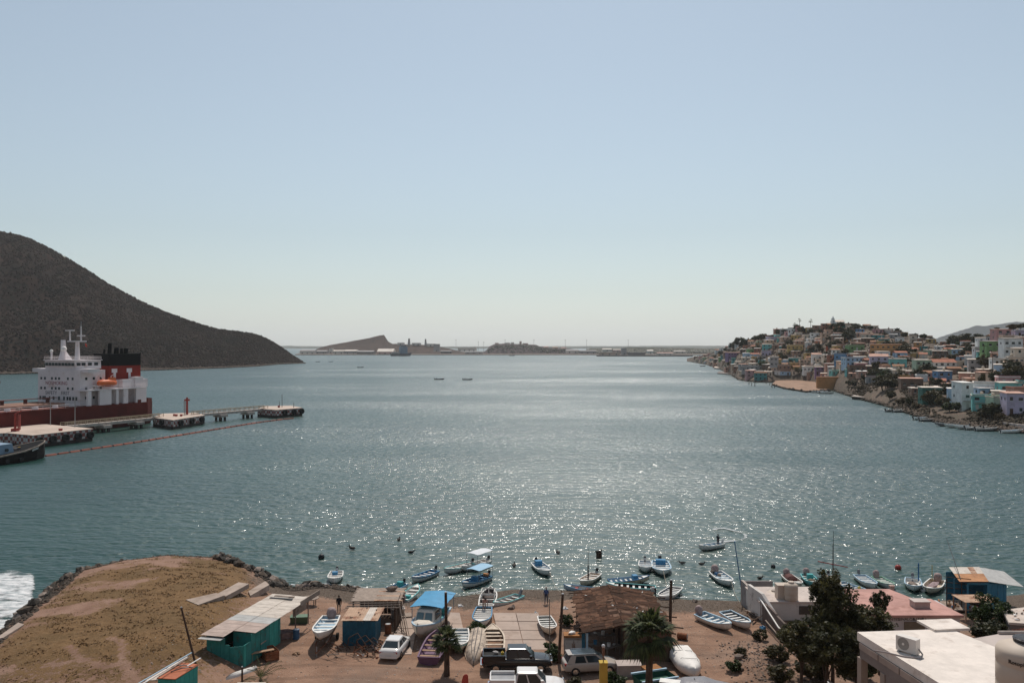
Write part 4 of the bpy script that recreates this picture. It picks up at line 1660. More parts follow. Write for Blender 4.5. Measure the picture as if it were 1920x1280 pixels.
# moored blue ship
BLUE_SHIP = M('ship_blue_grey', (0.10,0.17,0.24),.6,.1,.05)
HULL_DK = M('ship_dark_hull', (0.03,0.035,0.05),.6,.1,.05)
a = G(751,667.3)
t = thing('moored_ship', 'dark-hulled ship with blue-grey superstructure moored at the far quay', 'ship', (a.x, a.y, 0), R(28))
mb = MB()
mb.loft([[(-26,-5,-1),(26,-3,-1),(26,3,-1),(-26,5,-1)],[(-28,-7,6),(33,-1,9),(33,1,9),(-28,7,6)]])
obj('hull', mb, HULL_DK, t)
obj('superstructure', MB().box(-2,18,-6.4,6.4,6.5,25), BLUE_SHIP, t)
obj('bridge', MB().box(0,15,-6,6,25,29), BLUE_SHIP, t)
obj('window_band', MB().box(-.3,15.3,-6.1,6.1,26.2,27.6), GLASS, t)
obj('mast', MB().cyl((8,0,29),(8,0,36),.4,.2,6), FARG, t)
obj('aft_house', MB().box(-24,-4,-5,5,6,11), FARG, t)


# ================================================================== TANKER AT THE OIL BERTH
SH = Vector((-0.40,-0.917,0)).normalized()
SP = Vector((-SH.y, SH.x, 0))
HULL_RED = M('tanker_hull_red', (0.095,0.016,0.013),.85,.2,.12,(0.045,0.016,0.012),.35,.15, spec=.15)
DECK_RED = M('tanker_deck_red', (0.17,0.055,0.042),.8,.25,.3,(0.06,0.03,0.025),.3,.2)
SHIP_WHITE = M('tanker_white', (0.66,0.60,0.60),.6,.07,.2,(0.38,0.25,0.18),.24,.28)
FUN_RED = M('funnel_red', (0.21,0.022,0.016),.75,.1,.3, spec=.15)
FUN_BLACK = M('funnel_black', (0.006,0.007,0.008),.8,.1,.3, spec=.1)
ORANGE = M('lifeboat_orange', (0.62,0.13,0.035),.5,.1,1.0)
PIPE = M('deck_pipe', (0.30,0.15,0.10),.6,.2,.5)


def text_mesh(body, size, ext=0.01):
    cu = bpy.data.curves.new('lettering', 'FONT')
    cu.body = body
    cu.size = size
    cu.extrude = ext
    cu.align_x = 'CENTER'
    cu.align_y = 'CENTER'
    o_ = bpy.data.objects.new('tmp', cu)
    col.objects.link(o_)
    bpy.context.view_layer.update()
    me = bpy.data.meshes.new_from_object(o_.evaluated_get(bpy.context.evaluated_depsgraph_get()))
    bpy.data.objects.remove(o_)
    me.materials.clear()
    me.materials.append(None)
    return me


def build_tanker():
    t = thing('tanker_ship', 'dark red oil tanker with white bridge block and black-topped red funnel', 'ship', (ship_c.x, ship_c.y, 0), math.atan2(SH.y, SH.x))
    # hull
    rings = []
    for x, w, zt, zb in ((0,10.5,8.0,1.0),(4,12.6,8.0,-2),(14,13.5,8.0,-2.2),(60,13.5,8.0,-2.2),(120,13.5,8.2,-2.2),(145,12,9.0,-2.2),(160,8,10,-2),(172,.6,11,-1)):
        rings.append([(x, w, zt),(x, w, zt * .4),(x, w * .93,0),(x, w * .8, zb),(x, -w * .8, zb),(x, -w * .93,0),(x, -w, zt * .4),(x, -w, zt)])
    obj('hull', MB().loft(rings), HULL_RED, t)
    dk = obj('deck', MB().loft([[(.5,9.8,8.02),(.5,-9.8,8.02)],[(4,12.2,8.02),(4,-12.2,8.02)],[(14,13.2,8.02),(14,-13.2,8.02)],[(120,13.2,8.22),(120,-13.2,8.22)],[(145,11.6,9.02),(145,-11.6,9.02)],[(171,.5,11.02),(171,-.5,11.02)]], False, False), DECK_RED, t)
    # bulwark at the stern
    obj('bulwark', MB().loft([[(0,-10.4,8),(0,-10.4,9.1)],[(0,10.4,8),(0,10.4,9.1)],[(4,12.6,8),(4,12.6,9.1)],[(9,13.2,8),(9,13.2,9.0)]], False, False), HULL_RED, t)
    # bridge block
    blk = obj('bridge_block', MB().box(20,30,-10,10,8,19.8), SHIP_WHITE, t)
    pm = MB().box(-.06,.06,-.42,.42,-.42,.42).mesh('porthole')
    for z in (17.0,13.7):
        for y in (-8.4,-6.6,-3.2,-1.4,0.2,4.4,6.6):
            obj('porthole', pm, GLASS, blk, (30, y, z))
    for y in (-8.8,-7.4,-6.6,-4.2,-2.4,0.2,2.6,4.2,5.4,6.9,8.4):
        obj('porthole', pm, GLASS, blk, (30, y, 10.4), None, (1,1,1.4))
    pms = MB().box(-.42,.42,-.06,.06,-.42,.42).mesh('porthole')
    for z in (17.0,13.7,10.6):
        for x in (21.8,24.6,27.6):
            obj('porthole', pms, GLASS, blk, (x, 10, z))
    obj('lettering', text_mesh('NO', 1.7), M('letter_red', (0.22,0.03,0.05),.6,.1), blk, (30.03,-5.0,15.4),(PI / 2,0, PI / 2))
    obj('lettering', text_mesh('SMOKING', 1.7), M('letter_red', (0.22,0.03,0.05),.6,.1), blk, (30.03,0.4,15.4),(PI / 2,0, PI / 2))
    obj('lettering', text_mesh('SAFETY', 1.7), M('letter_dark', (0.05,0.05,0.06),.6,.1), blk, (30.03,-3.6,12.1),(PI / 2,0, PI / 2))
    obj('lettering', text_mesh('FIRST', 1.7), M('letter_dark', (0.05,0.05,0.06),.6,.1), blk, (30.03,3.2,12.1),(PI / 2,0, PI / 2))
    obj('bridge_wing', MB().box(25,29.4,-13.6,13.2,19.0,20.3), SHIP_WHITE, t)
    wh = obj('wheelhouse', MB().loft([[(19.5,-7,20.3),(29.5,-7,20.3),(29.5,7.5,20.3),(19.5,7.5,20.3)],[(19.5,-6.8,23),(30.0,-6.8,23),(30.0,7.3,23),(19.5,7.3,23)]]), SHIP_WHITE, t)
    wm = MB().box(-.08,.08,-.62,.62,-.5,.5).mesh('window')
    for k in range(9):
        obj('window', wm, GLASS, wh, (29.82,-6 + k * 1.55,21.8))
    wm2 = MB().box(-.75,.75,-.08,.08,-.5,.5).mesh('window')
    for x in (21.5,24.0,26.5,28.4):
        obj('window', wm2, GLASS, wh, (x, 7.42,21.8))
    obj('bridge_roof', MB().box(19.2,30.3,-7.3,7.8,23.0,23.25), SHIP_WHITE, t)
    rl = MB()
    for z in (23.8,24.3):
        for a, b_ in (((30,-7),(30,7.5)),((30,7.5),(19.5,7.5)),((19.5,7.5),(19.5,-7)),((19.5,-7),(30,-7))):
            rl.cyl((*a, z),(*b_, z),.05,.05,4)
    for x, y in ((30,-7),(30,-2),(30,3),(30,7.5),(25,7.5),(19.5,7.5),(19.5,-7)):
        rl.cyl((x, y, 23.2),(x, y, 24.3),.05,.05,4)
    obj('railing', rl, SHIP_WHITE, t)
    # masts, domes
    ms = obj('radar_mast', MB().cyl((24,1.5,23),(24,1.5,29.5),.85,.6,10), SHIP_WHITE, t)
    obj('platform', MB().box(22.2,26.2,-.8,3.8,29.3,29.7), SHIP_WHITE, ms)
    obj('radar_scanner', MB().box(25.2,25.6,-2.4,1.6,33.0,33.4), SHIP_WHITE, ms)
    obj('radar_scanner', MB().box(23.6,24,1.2,4.8,31.2,31.6), SHIP_WHITE, ms)
    obj('scanner_post', MB().cyl((25.4,-.4,29.5),(25.4,-.4,33.1),.28,.22,6), SHIP_WHITE, ms)
    obj('scanner_post', MB().cyl((23.8,3,29.5),(23.8,3,34.6),.3,.18,6), SHIP_WHITE, ms)
    obj('whip_aerial', MB().cyl((23.8,3,34.6),(23.8,3,36.2),.1,.06,5), STEEL, ms)
    obj('flag', MB().quad((23,4.0,28.9),(23.0,4.9,28.4),(23,4.9,27.4),(23,4.0,28.0),.03), M('flag_red', (.5,.06,.04),.8,.1), ms)
    s2 = MB()
    s2.loft([[(23 + q, -6.2 + p, 23) for q, p in ((-1.5,-1.2),(1.5,-1.2),(1.5,2.4),(-1.5,2.4))],[(23 + q, -6.6 + p, 26) for q, p in ((-.6,-.6),(.6,-.6),(.6,.8),(-.6,.8))],[(23 + q, -6.7 + p, 30) for q, p in ((-.5,-.5),(.5,-.5),(.5,.6),(-.5,.6))]])
    obj('signal_mast', s2, SHIP_WHITE, t)
    for y, r_, zt in ((-8.6,.55,26.2),(-2.6,.95,26.9)):
        d = obj('satellite_dome', MB().ball((26, y, zt), r_, None, None, 10,8), WHITE, t, smooth=True)
        obj('dome_post', MB().cyl((26, y, 23),(26, y, zt - r_ * .6), r_ * .55, r_ * .6,8), SHIP_WHITE, d)
    # funnel and casing
    obj('engine_casing', MB().box(1.8,18,-1.5,8.6,8,16.2), SHIP_WHITE, t)
    fu = obj('funnel', MB().box(3,16.5,.4,8.0,16.2,21.0), FUN_RED, t)
    obj('funnel_top', MB().box(2.98,16.52,.38,8.02,21.0,25.2), FUN_BLACK, fu)
    for x, y, r_, h in ((14,2.5,.35,1.6),(12.6,3.5,.7,3.6),(11.4,5.0,.55,2.0),(9.6,3.5,.75,2.0),(8.8,5.0,.6,1.8),(6.2,4.2,.8,1.9)):
        obj('exhaust_pipe', MB().cyl((x, y, 25.2),(x - .2, y, 25.2 + h), r_, r_ * .9,8), FUN_BLACK, fu)
    for x0 in (15.6,9.2):                     # the white T-shaped mark on the funnel
        tm_ = MB().box(x0 - 2.3, x0 + .0,8.03,8.08,18.6,20.0)
        tm_.box(x0 - 1.75, x0 - .75,8.03,8.08,16.3,18.6)
        obj('funnel_mark', tm_, SHIP_WHITE, fu)
    # boat deck, port side: openings between columns
    obj('boat_deck', MB().box(5,30.5,8.3,13.2,13.0,13.4), SHIP_WHITE, t)
    for x0, x1 in ((5,9.5),(13.0,15.0),(17,18),(20,24.8),(28.0,29.4)):
        obj('deck_house_wall', MB().box(x0, x1,12.2,13.0,8,13), SHIP_WHITE, t)
    obj('inner_wall', MB().box(5,20,8.6,9.2,8,16), SHIP_WHITE, t)
    obj('upper_house', MB().box(3,14,8.6,11.5,13.4,16.2), SHIP_WHITE, t)
    obj('store_house', MB().box(5.5,9,9,12,13.4,17.0), SHIP_WHITE, t)
    rl = MB()
    for z in (14.0,14.6):
        rl.cyl((5,13.1, z),(30.4,13.1, z),.05,.05,4)
    for x in range(5,31,3):
        rl.cyl((x, 13.1,13.4),(x, 13.1,14.6),.05,.05,4)
    obj('railing', rl, SHIP_WHITE, t)
    lb = MB()
    rings = [[(x, 11.9 + w * math.cos(2 * PI * k / 10),15.3 + hh * math.sin(2 * PI * k / 10)) for k in range(10)] for x, w, hh in ((17.0,.2,.3),(17.6,1.0,.9),(19,1.35,1.25),(22.5,1.35,1.25),(24.2,1.0,.9),(24.8,.2,.4))]
    b1 = obj('lifeboat', lb.loft(rings), ORANGE, t, smooth=True)
    obj('lifeboat_canopy', MB().loft([[(17.6,11.2,16.2),(20.2,11.2,16.2),(20.2,12.6,16.2),(17.6,12.6,16.2)],[(17.9,11.4,17.2),(19.9,11.4,17.2),(19.9,12.4,17.2),(17.9,12.4,17.2)]]), ORANGE, b1)
    for x in (18.2,23.6):
        obj('davit', MB().tube([(x, 10.5,13.4),(x, 10.7,17.6),(x, 12.2,18.2),(x, 12.4,17.2)],.16,6), SHIP_WHITE, t)
    # main deck gear forward of the bridge
    for y in (-6,-3.5,-1,1.5,4,6.5):
        obj('deck_pipe', MB().cyl((33, y, 9.0),(125, y, 9.2),.28,.28,8), PIPE, t)
    for x in range(36,126,9):
        obj('pipe_rack', MB().box(x, x + .5,-8,8,8.1,8.75), DECK_RED, t)
    obj('catwalk', MB().box(31,140,-.9,.9,10.6,10.8), DECK_RED, t)
    for x in range(34,140,8):
        obj('catwalk_post', MB().box(x, x + .25,-.8,.8,8.1,10.6), DECK_RED, t)
    obj('manifold', MB().box(74,90,-12,12,8.6,9.6), PIPE, t)
    cr = obj('hose_crane', MB().cyl((68,0,8.2),(68,0,17),.8,.7,10), DECK_RED, t)
    obj('crane_jib', MB().box(51,68,-.5,.5,16.2,17.0), DECK_RED, cr)
    rl = MB()
    for z in (8.6,9.2):
        rl.cyl((30,13.2, z),(145,13.0, z),.05,.05,4)
    for x in range(30,145,4):
        rl.cyl((x, 13.2,8),(x, 13.2,9.2),.05,.05,4)
    obj('railing', rl, SHIP_WHITE, t)
    for k, (x, y) in enumerate(((33,10),(36,-9),(40,11),(43,6),(47,11),(51,9),(56,10.6))):
        obj('deck_hatch', MB().cyl((x, y, 8.1),(x, y, 9.0),.9,.8,10), PIPE if k % 2 else SHIP_WHITE, t)
    # stern mooring gear
    for x, y in ((2.5,8.2),(5.0,10.2),(1.6,4.0),(3.0,0)):
        w = obj('mooring_winch', MB().cyl((x, y - 1.2,9.0),(x, y + 1.2,9.0),.8,.8,10), FARD, t)
        obj('winch_frame', MB().box(x - .8, x + .8, y - 1.4, y - 1.2,8,9.8), PIPE, w)
    obj('stern_light_post', MB().cyl((.6,6,8),(.6,6,12.5),.12,.08,6), SHIP_WHITE, t)
    return t


ship_c = Vector((-128.0,309.0,0)) - Vector((0.917,-0.40,0)) * 13.5
TANKER = build_tanker()


# ------------------------------------------------------------------ oil berth: platform, dolphins, walkways
def checker_mat():
    m, n, l, b = _nt('red_white_checker')
    tc = n.new('ShaderNodeTexCoord')
    ck = n.new('ShaderNodeTexChecker')
    ck.inputs['Scale'].default_value = 0.95
    ck.inputs['Color1'].default_value = (0.50,0.46,0.43,1)
    ck.inputs['Color2'].default_value = (0.22,0.055,0.045,1)
    mp = n.new('ShaderNodeMapping')
    mp.inputs['Location'].default_value = (0.013,0.017,0.52)
    mp.inputs['Rotation'].default_value = (0,0,0.35)
    l.new(tc.outputs['Object'], mp.inputs['Vector'])
    l.new(mp.outputs[0], ck.inputs['Vector'])
    ns_ = _noise(n, l, tc.outputs['Object'],0.6,6,.7)
    c = _mix(n, l, _map(n, l, ns_.outputs[0],.5,.68,0,.85), ck.outputs[0],(0.10,0.07,0.055))
    l.new(c, b.inputs['Base Color'])
    b.inputs['Roughness'].default_value = .85
    return m


CHECK = checker_mat()
DECK_CONC = M('berth_deck', (0.50,0.40,0.33),.9,.12,.12,(0.3,0.22,0.17),.3,.1)
PILE = M('wet_pile', (0.035,0.03,0.027),.8,.3,.5)


def berth_block(name, label, pts, z, fenders, shade=1.0):
    W = [G(a, b_, z) for a, b_ in pts]
    c = sum(W, Vector()) / len(W)
    c.z = 0
    t = thing(name, label, 'platform', c)
    L = [p - c for p in W]
    obj('skirt', MB().loft([[Vector((p.x, p.y, .95)) for p in L],[Vector((p.x, p.y, z - .18)) for p in L]], True, False), CHECK, t)
    obj('wet_base', MB().loft([[Vector((p.x, p.y, -1)) * 1 for p in L],[Vector((p.x, p.y, .95)) for p in L]], True, False), PILE, t)
    obj('deck', MB().loft([[Vector((p.x * 1.01, p.y * 1.01, z - .18)) for p in L],[Vector((p.x * 1.01, p.y * 1.01, z)) for p in L]], True, True), DECK_CONC, t)
    fm = MB()
    rings = [[(x, r_ * math.cos(2 * PI * k / 14), r_ * math.sin(2 * PI * k / 14)) for k in range(14)] for x, r_ in ((-.2,.85),(.35,1.0),(.75,.95),(.75,.55),(.4,.5))]
    fme = fm.loft(rings, True, True).mesh('tyre_fender', True)
    for i, us in fenders.items():
        a, b_ = L[i], L[(i + 1) % len(L)]
        d = (b_ - a).normalized()
        nn = Vector((d.y, -d.x, 0))
        if nn.dot(a + b_) < 0:
            nn = -nn
        for u in us:
            p = a.lerp(b_, u)
            obj('tyre_fender', fme, TYRE, t, (p.x + nn.x * .1, p.y + nn.y * .1,1.9), math.atan2(nn.y, nn.x),(1,1.15,1.15))
    return t, L


plat, PL_ = berth_block('loading_platform', 'concrete loading platform with checkered sides and five tyre fenders beside the tanker', [(174,803),(61,815.5),(13,811),(-60,814),(-70,800),(87,795)],3.6, {0: (.06,.27,.48,.69,.90)})
obj('lamp_post', MB().cyl((0,0,0),(0,0,1),.14,.1,8), FARG, plat, G(141,800.5,3.6) - plat.location, None, (1,1,9.2))
obj('lamp_post', MB().cyl((0,0,0),(0,0,1),.14,.1,8), FARG, plat, G(95,796.5,3.6) - plat.location, None, (1,1,9.0))
p = G(29,808,3.6) - plat.location
fm = obj('fire_monitor_tower', MB().cyl(p, p + Vector((0,0,5.0)),.35,.3,8), RED, plat)
obj('base', MB().box(p.x - .8, p.x + .8, p.y - .8, p.y + .8,3.6,4.4), RED, fm)
obj('ladder', MB().box(p.x + .8, p.x + .9, p.y - .3, p.y + .3,4,8.4).box(p.x + 1.3, p.x + 1.4, p.y - .3, p.y + .3,4,8.4), RED, fm)
obj('nozzle', MB().cyl(p + Vector((0,0,5)), p + Vector((1.6,.4,5.8)),.2,.14,8), RED, fm)
p = G(114,807,3.6) - plat.location
obj('bollard', MB().cyl(p, p + Vector((0,0,.6)),.5,.6,8), RED, plat)
d1, L1 = berth_block('mooring_dolphin', 'nearer checkered mooring dolphin carrying a tall red post', [(384,778),(325,787),(287,782),(306,775),(367,773)],3.2, {0: (.12,.45,.8),1: (.5,)})
p = G(351,777,3.2) - d1.location
obj('red_post', MB().cyl(p, p + Vector((0,0,6.2)),.42,.36,8), RED, d1)
obj('post_head', MB().box(p.x - .9, p.x + .9, p.y - .3, p.y + .3,8.2,8.8), RED, d1)
obj('post_ladder', MB().box(p.x - 1.1, p.x - 1.0, p.y - .2, p.y + .2,3.2,8.4).box(p.x - .75, p.x - .65, p.y - .2, p.y + .2,3.2,8.4), FARG, d1)
for q in ((327,779.5),(331,780),(340,780)):
    p = G(*q, 3.2) - d1.location
    obj('bollard', MB().cyl(p, p + Vector((0,0,.7)),.4,.5,8), RED, d1)
d2, L2 = berth_block('mooring_dolphin', 'farther checkered mooring dolphin with thin mast at the end of the walkway', [(567,764),(518,768),(483,765.5),(499,761),(545,760)],3.2, {0: (.05,.35,.7),4: (.3,.8)})
for q, h in (((529,763),5.2),(  (551,764),2.0),((524,763.5),2.4)):
    p = G(*q, 3.2) - d2.location
    obj('mast', MB().cyl(p, p + Vector((0,0, h)),.12,.08,6), FARD, d2)
p = G(523,763.5,3.2) - d2.location
obj('bollard', MB().cyl(p, p + Vector((0,0,.7)),.4,.5,8), RED, d2)


def walkway(label, a, b_, z, supports, railmat):
    A, B = G(*a, z), G(*b_, z)
    t = thing('walkway_bridge', label, 'walkway', (A.x, A.y, 0), math.atan2(B.y - A.y, B.x - A.x))
    L = (B - A).length
    obj('deck', MB().box(0, L, -1.1,1.1, z - .9, z), CONCRETE, t)
    for s in (-1,1):
        obj('handrail', MB().box(0, L, s * 1.0 - .05, s * 1.0 + .05, z + 1.0, z + 1.15).box(0, L, s * 1.0 - .04, s * 1.0 + .04, z + .5, z + .6), railmat, t)
    n_ = int(L / 2.4)
    pm = MB().box(-.07,.07,-.07,.07,0,1.1).mesh('rail_post')
    for k in range(n_ + 1):
        for s in (-1,1):
            obj('rail_post', pm, railmat, t, (L * k / n_, s * 1.0, z))
    for u in supports:
        c = obj('pile_cap', MB().box(L * u - 1.6, L * u + 1.6,-2.2,2.2, z - 1.8, z - .9), CONCRETE, t)
        for s in (-1,1):
            for q in (-.9,.9):
                obj('pile', MB().cyl((L * u + q, s * 1.3,-2),(L * u + q, s * 1.3, z - 1.8),.45,.45,8), PILE, c)
    return t


YRAIL = M('yellowed_rail', (0.48,0.36,0.24),.7,.15)
walkway('walkway from the loading platform to the nearer dolphin, past the tanker stern', (118,798.5),(303,780.5),3.2,(.38,.72), YRAIL)
walkway('walkway between the two checkered dolphins', (356,777),(499,765),3.2,(.38,.74), YRAIL)

# oil boom floating round the berth
pts = [(-40,872),(0,867),(60,859),(130,848.5),(190,839.5),(250,830.5),(330,817.5),(400,806),(480,793),(530,786.5),(552,784.5)]
W = [G(*q) for q in pts]
boom = thing('floating_boom', 'orange segmented boom floating in front of the oil berth', 'boom', W[3])
fl = MB()
rings = [[(x, r_ * math.cos(2 * PI * k / 6), r_ * math.sin(2 * PI * k / 6)) for k in range(6)] for x, r_ in ((-.5,.05),(-.44,.5),(.44,.5),(.5,.05))]
fl = fl.loft(rings).mesh('float')
BOOM = M('boom_orange', (0.25,0.075,0.048),.7,.2,.5,(0.1,.05,.04),.3,.4, rnd=.25)
for a, b_ in zip(W[:-1], W[1:]):
    n_ = max(1, int((b_ - a).length / 3.2))
    for k in range(n_):
        p, q = a.lerp(b_, k / n_), a.lerp(b_, (k + 1) / n_)
        m_ = (p + q) / 2 - boom.location
        obj('float', fl, BOOM, boom, (m_.x, m_.y, .05), math.atan2(q.y - p.y, q.x - p.x),((q - p).length * .93,.8,.8))


# ------------------------------------------------------------------ tug
def build_tug():
    hd = Vector((0.45,0.893,0))
    bow = Vector((-117.5,214.5,0))
    t = thing('tug_boat', 'black-hulled harbour tug with pale blue deckhouse beside the loading platform', 'ship', bow - hd * 14, math.atan2(hd.y, hd.x))
    rings = []
    for x, w, zt in ((-15,3.6,2.0),(-10,4.5,1.9),(0,4.6,2.1),(6,4.3,2.7),(10,3.3,3.4),(12.8,1.6,4.0),(14,.25,4.3)):
        rings.append([(x, w, zt),(x, w * .96,.9),(x - (.6 if x > 8 else 0), w * .75,-1.5),(x - (.6 if x > 8 else 0),-w * .75,-1.5),(x, -w * .96,.9),(x, -w, zt)])
    obj('hull', MB().loft(rings), M('tug_black', (0.007,0.007,0.008),.85,.2,.5, spec=.1), t)
    obj('deck', MB().loft([[(x, w * .97, zt - .7),(x, -w * .97, zt - .7)] for x, w, zt in ((-14.8,3.6,2.0),(0,4.6,2.1),(6,4.3,2.7),(10,3.3,3.4),(13.4,.6,4.1))], False, False), M('tug_deck', (.05,.09,.07),.8,.2), t)
    for s in (-1,1):
        rr_ = MB().loft([[(x, s * (w + .16), zt - .25),(x, s * (w + .16), zt + .08),(x, s * (w - .12), zt + .08),(x, s * (w - .12), zt - .25)] for x, w, zt in ((-15,3.6,2.0),(-10,4.5,1.9),(0,4.6,2.1),(6,4.3,2.7),(10,3.3,3.4),(12.8,1.6,4.0),(14,.25,4.3))])
        obj('rubbing_rail', rr_, M('tug_rail', (.26,.21,.17),.8,.25), t)
        obj('name_board', MB().loft([[(8.2, s * 3.93,2.35),(8.2, s * 3.95,2.75)],[(10.3, s * 3.2,2.75),(10.3, s * 3.22,3.15)]], False, False), M('name_board_white', (.45,.45,.44),.7,.3,3.0), t)
    dh = obj('deckhouse', MB().loft([[(-7,-3.1,1.3),(4.6,-2.6,1.6),(4.6,2.6,1.6),(-7,3.1,1.3)],[(-7,-3.0,4.3),(4.2,-2.4,4.6),(4.2,2.4,4.6),(-7,3.0,4.3)]]), M('tug_blue', (.20,.28,.36),.6,.1,.5), t)
    for x in (-5,-1.5,2.6):
        for s in (-1,1):
            obj('porthole', MB().cyl((x, s * 2.55,3.2),(x, s * 3.0,3.2),.38,.38,10), GLASS, dh)
    wh = obj('wheelhouse', MB().loft([[(-6,-2.3,4.3),(-.5,-2.0,4.5),(-.5,2.0,4.5),(-6,2.3,4.3)],[(-6,-2.2,7),(-.3,-1.9,7),(-.3,1.9,7),(-6,2.2,7)]]), SHIP_WHITE, t)
    obj('window_band', MB().box(-6.1,-.25,-2.26,2.26,5.6,6.5), GLASS, wh)
    obj('mast', MB().cyl((-4,0,7),(-4,0,11),.2,.12,6), FARD, t)
    obj('winch', MB().cyl((6.5,-1.2,2.6),(6.5,1.2,2.6),.7,.7,10), FARD, t)
    obj('vent_drum', MB().cyl((1.5,-.5,4.6),(1.5,-.5,5.8),.75,.75,10), WHITE, t)
    for x, y in ((8,.8),(9.4,-.6)):
        obj('mooring_bitt', MB().cyl((x, y, 2.3),(x, y, 3.2),.25,.3,8), M('bitt_yellow', (.5,.3,.06),.6,.1), t)
    for k in range(6):
        x = -12 + k * 3.4
        obj('tyre_fender', MB().cyl((x, -4.72,.8),(x, -4.4,.8),.55,.55,10), TYRE, t)


build_tug()

# boats and birds far out on the bay
SKIFF = M('skiff_dark', (.03,.028,.03),.7,.2)
for label, px, py, Lm, rz in (('dark open skiff far out, the left of the pair in the middle of the bay', 824,711.5,8,.2),('dark open skiff far out, the right of the pair in the middle of the bay', 877,712,8,-.1),
                              ('lone dark skiff near the tip of the big hill', 676,689,8,.3),('tiny dark skiff left of the far quay, the nearer to the hill tip', 596,678.3,7,.3),
                              ('tiny dark skiff close to the far quay, right of another off the hill tip', 621,678.3,7,.1),('dark launch with cabin moored below the cliff hill', 960,667,16,.1)):
    p = G(px, py)
    t = thing('far_skiff', label, 'boat', (p.x, p.y, -.15), rz, 'boats far out on the bay')
    t.scale = (Lm / BL,) * 3
    obj('hull', HULL, SKIFF, t)
    obj('liner', LINER, SKIFF, t)
    obj('gunwale', RAIL, FARG, t)
    motor(t, 0)
    obj('helmsman', MB().cyl((-2,0,.3),(-2,0,1.2),.25,.2,8).ball((-2,0,1.4),.15), SKIFF, t)
# ================================================================== THE HILLSIDE TOWN
HC = {'ochre': (.40,.19,.055), 'mustard': (.42,.27,.075), 'white': (.62,.58,.545), 'cream': (.52,.42,.32), 'pink': (.44,.215,.21), 'salmon': (.46,.24,.165),
      'terracotta': (.30,.125,.075), 'turquoise': (.10,.36,.34), 'teal': (.045,.21,.21), 'dark green': (.03,.125,.10), 'green': (.15,.28,.10), 'pale green': (.32,.42,.29),
      'blue': (.08,.20,.36), 'light blue': (.27,.41,.54), 'lilac': (.36,.305,.40), 'purple': (.20,.115,.22), 'grey': (.29,.27,.26), 'brown': (.15,.09,.06),
      'tan brick': (.26,.15,.10), 'red': (.42,.10,.045), 'peach': (.52,.33,.22)}
HC = {k: tuple(min(.72,(x * .84 + .16 * (c[0] * .3 + c[1] * .5 + c[2] * .2)) * 1.26) for x in c) for k, c in HC.items()}
HM = {k: M('house_' + k.replace(' ', '_'), c, .85,.14,.35,(c[0] * .45, c[1] * .42, c[2] * .4),.28,.5) for k, c in HC.items()}
RC = {'pale': (.66,.57,.49), 'white': (.76,.72,.68), 'grey': (.38,.34,.31), 'rusty': (.30,.15,.085), 'red': (.38,.15,.095), 'pink': (.54,.32,.245)}
RM = {k: M('roof_' + k, c, .85,.15,.3,(c[0] * .5, c[1] * .45, c[2] * .4),.35,.4) for k, c in RC.items()}
WIN = MB().box(-.5,.5,-.06,.04,0,1).mesh('window')
WFRAME = MB().box(-.58,.58,-.10,.02,-.14,-.02).mesh('sill')
DOOR = MB().box(-.5,.5,-.05,.04,0,1).mesh('door')
TANK = MB().loft([[(r_ * math.cos(2 * PI * k / 10), r_ * math.sin(2 * PI * k / 10), z) for k in range(10)] for z, r_ in ((0,.55),(1.0,.55),(1.2,.4),(1.3,.2))]).mesh('water_tank', True)
TANK_MATS = [M('tank_black', (.02,.02,.022),.5,.1), M('tank_cream', (.5,.42,.33),.6,.1)]
DOORM = [M('door_brown', (.08,.045,.03),.7,.2), M('door_white', (.5,.48,.45),.7,.1), M('door_steel', (.15,.16,.17),.6,.1)]
_rt = random.Random(21)


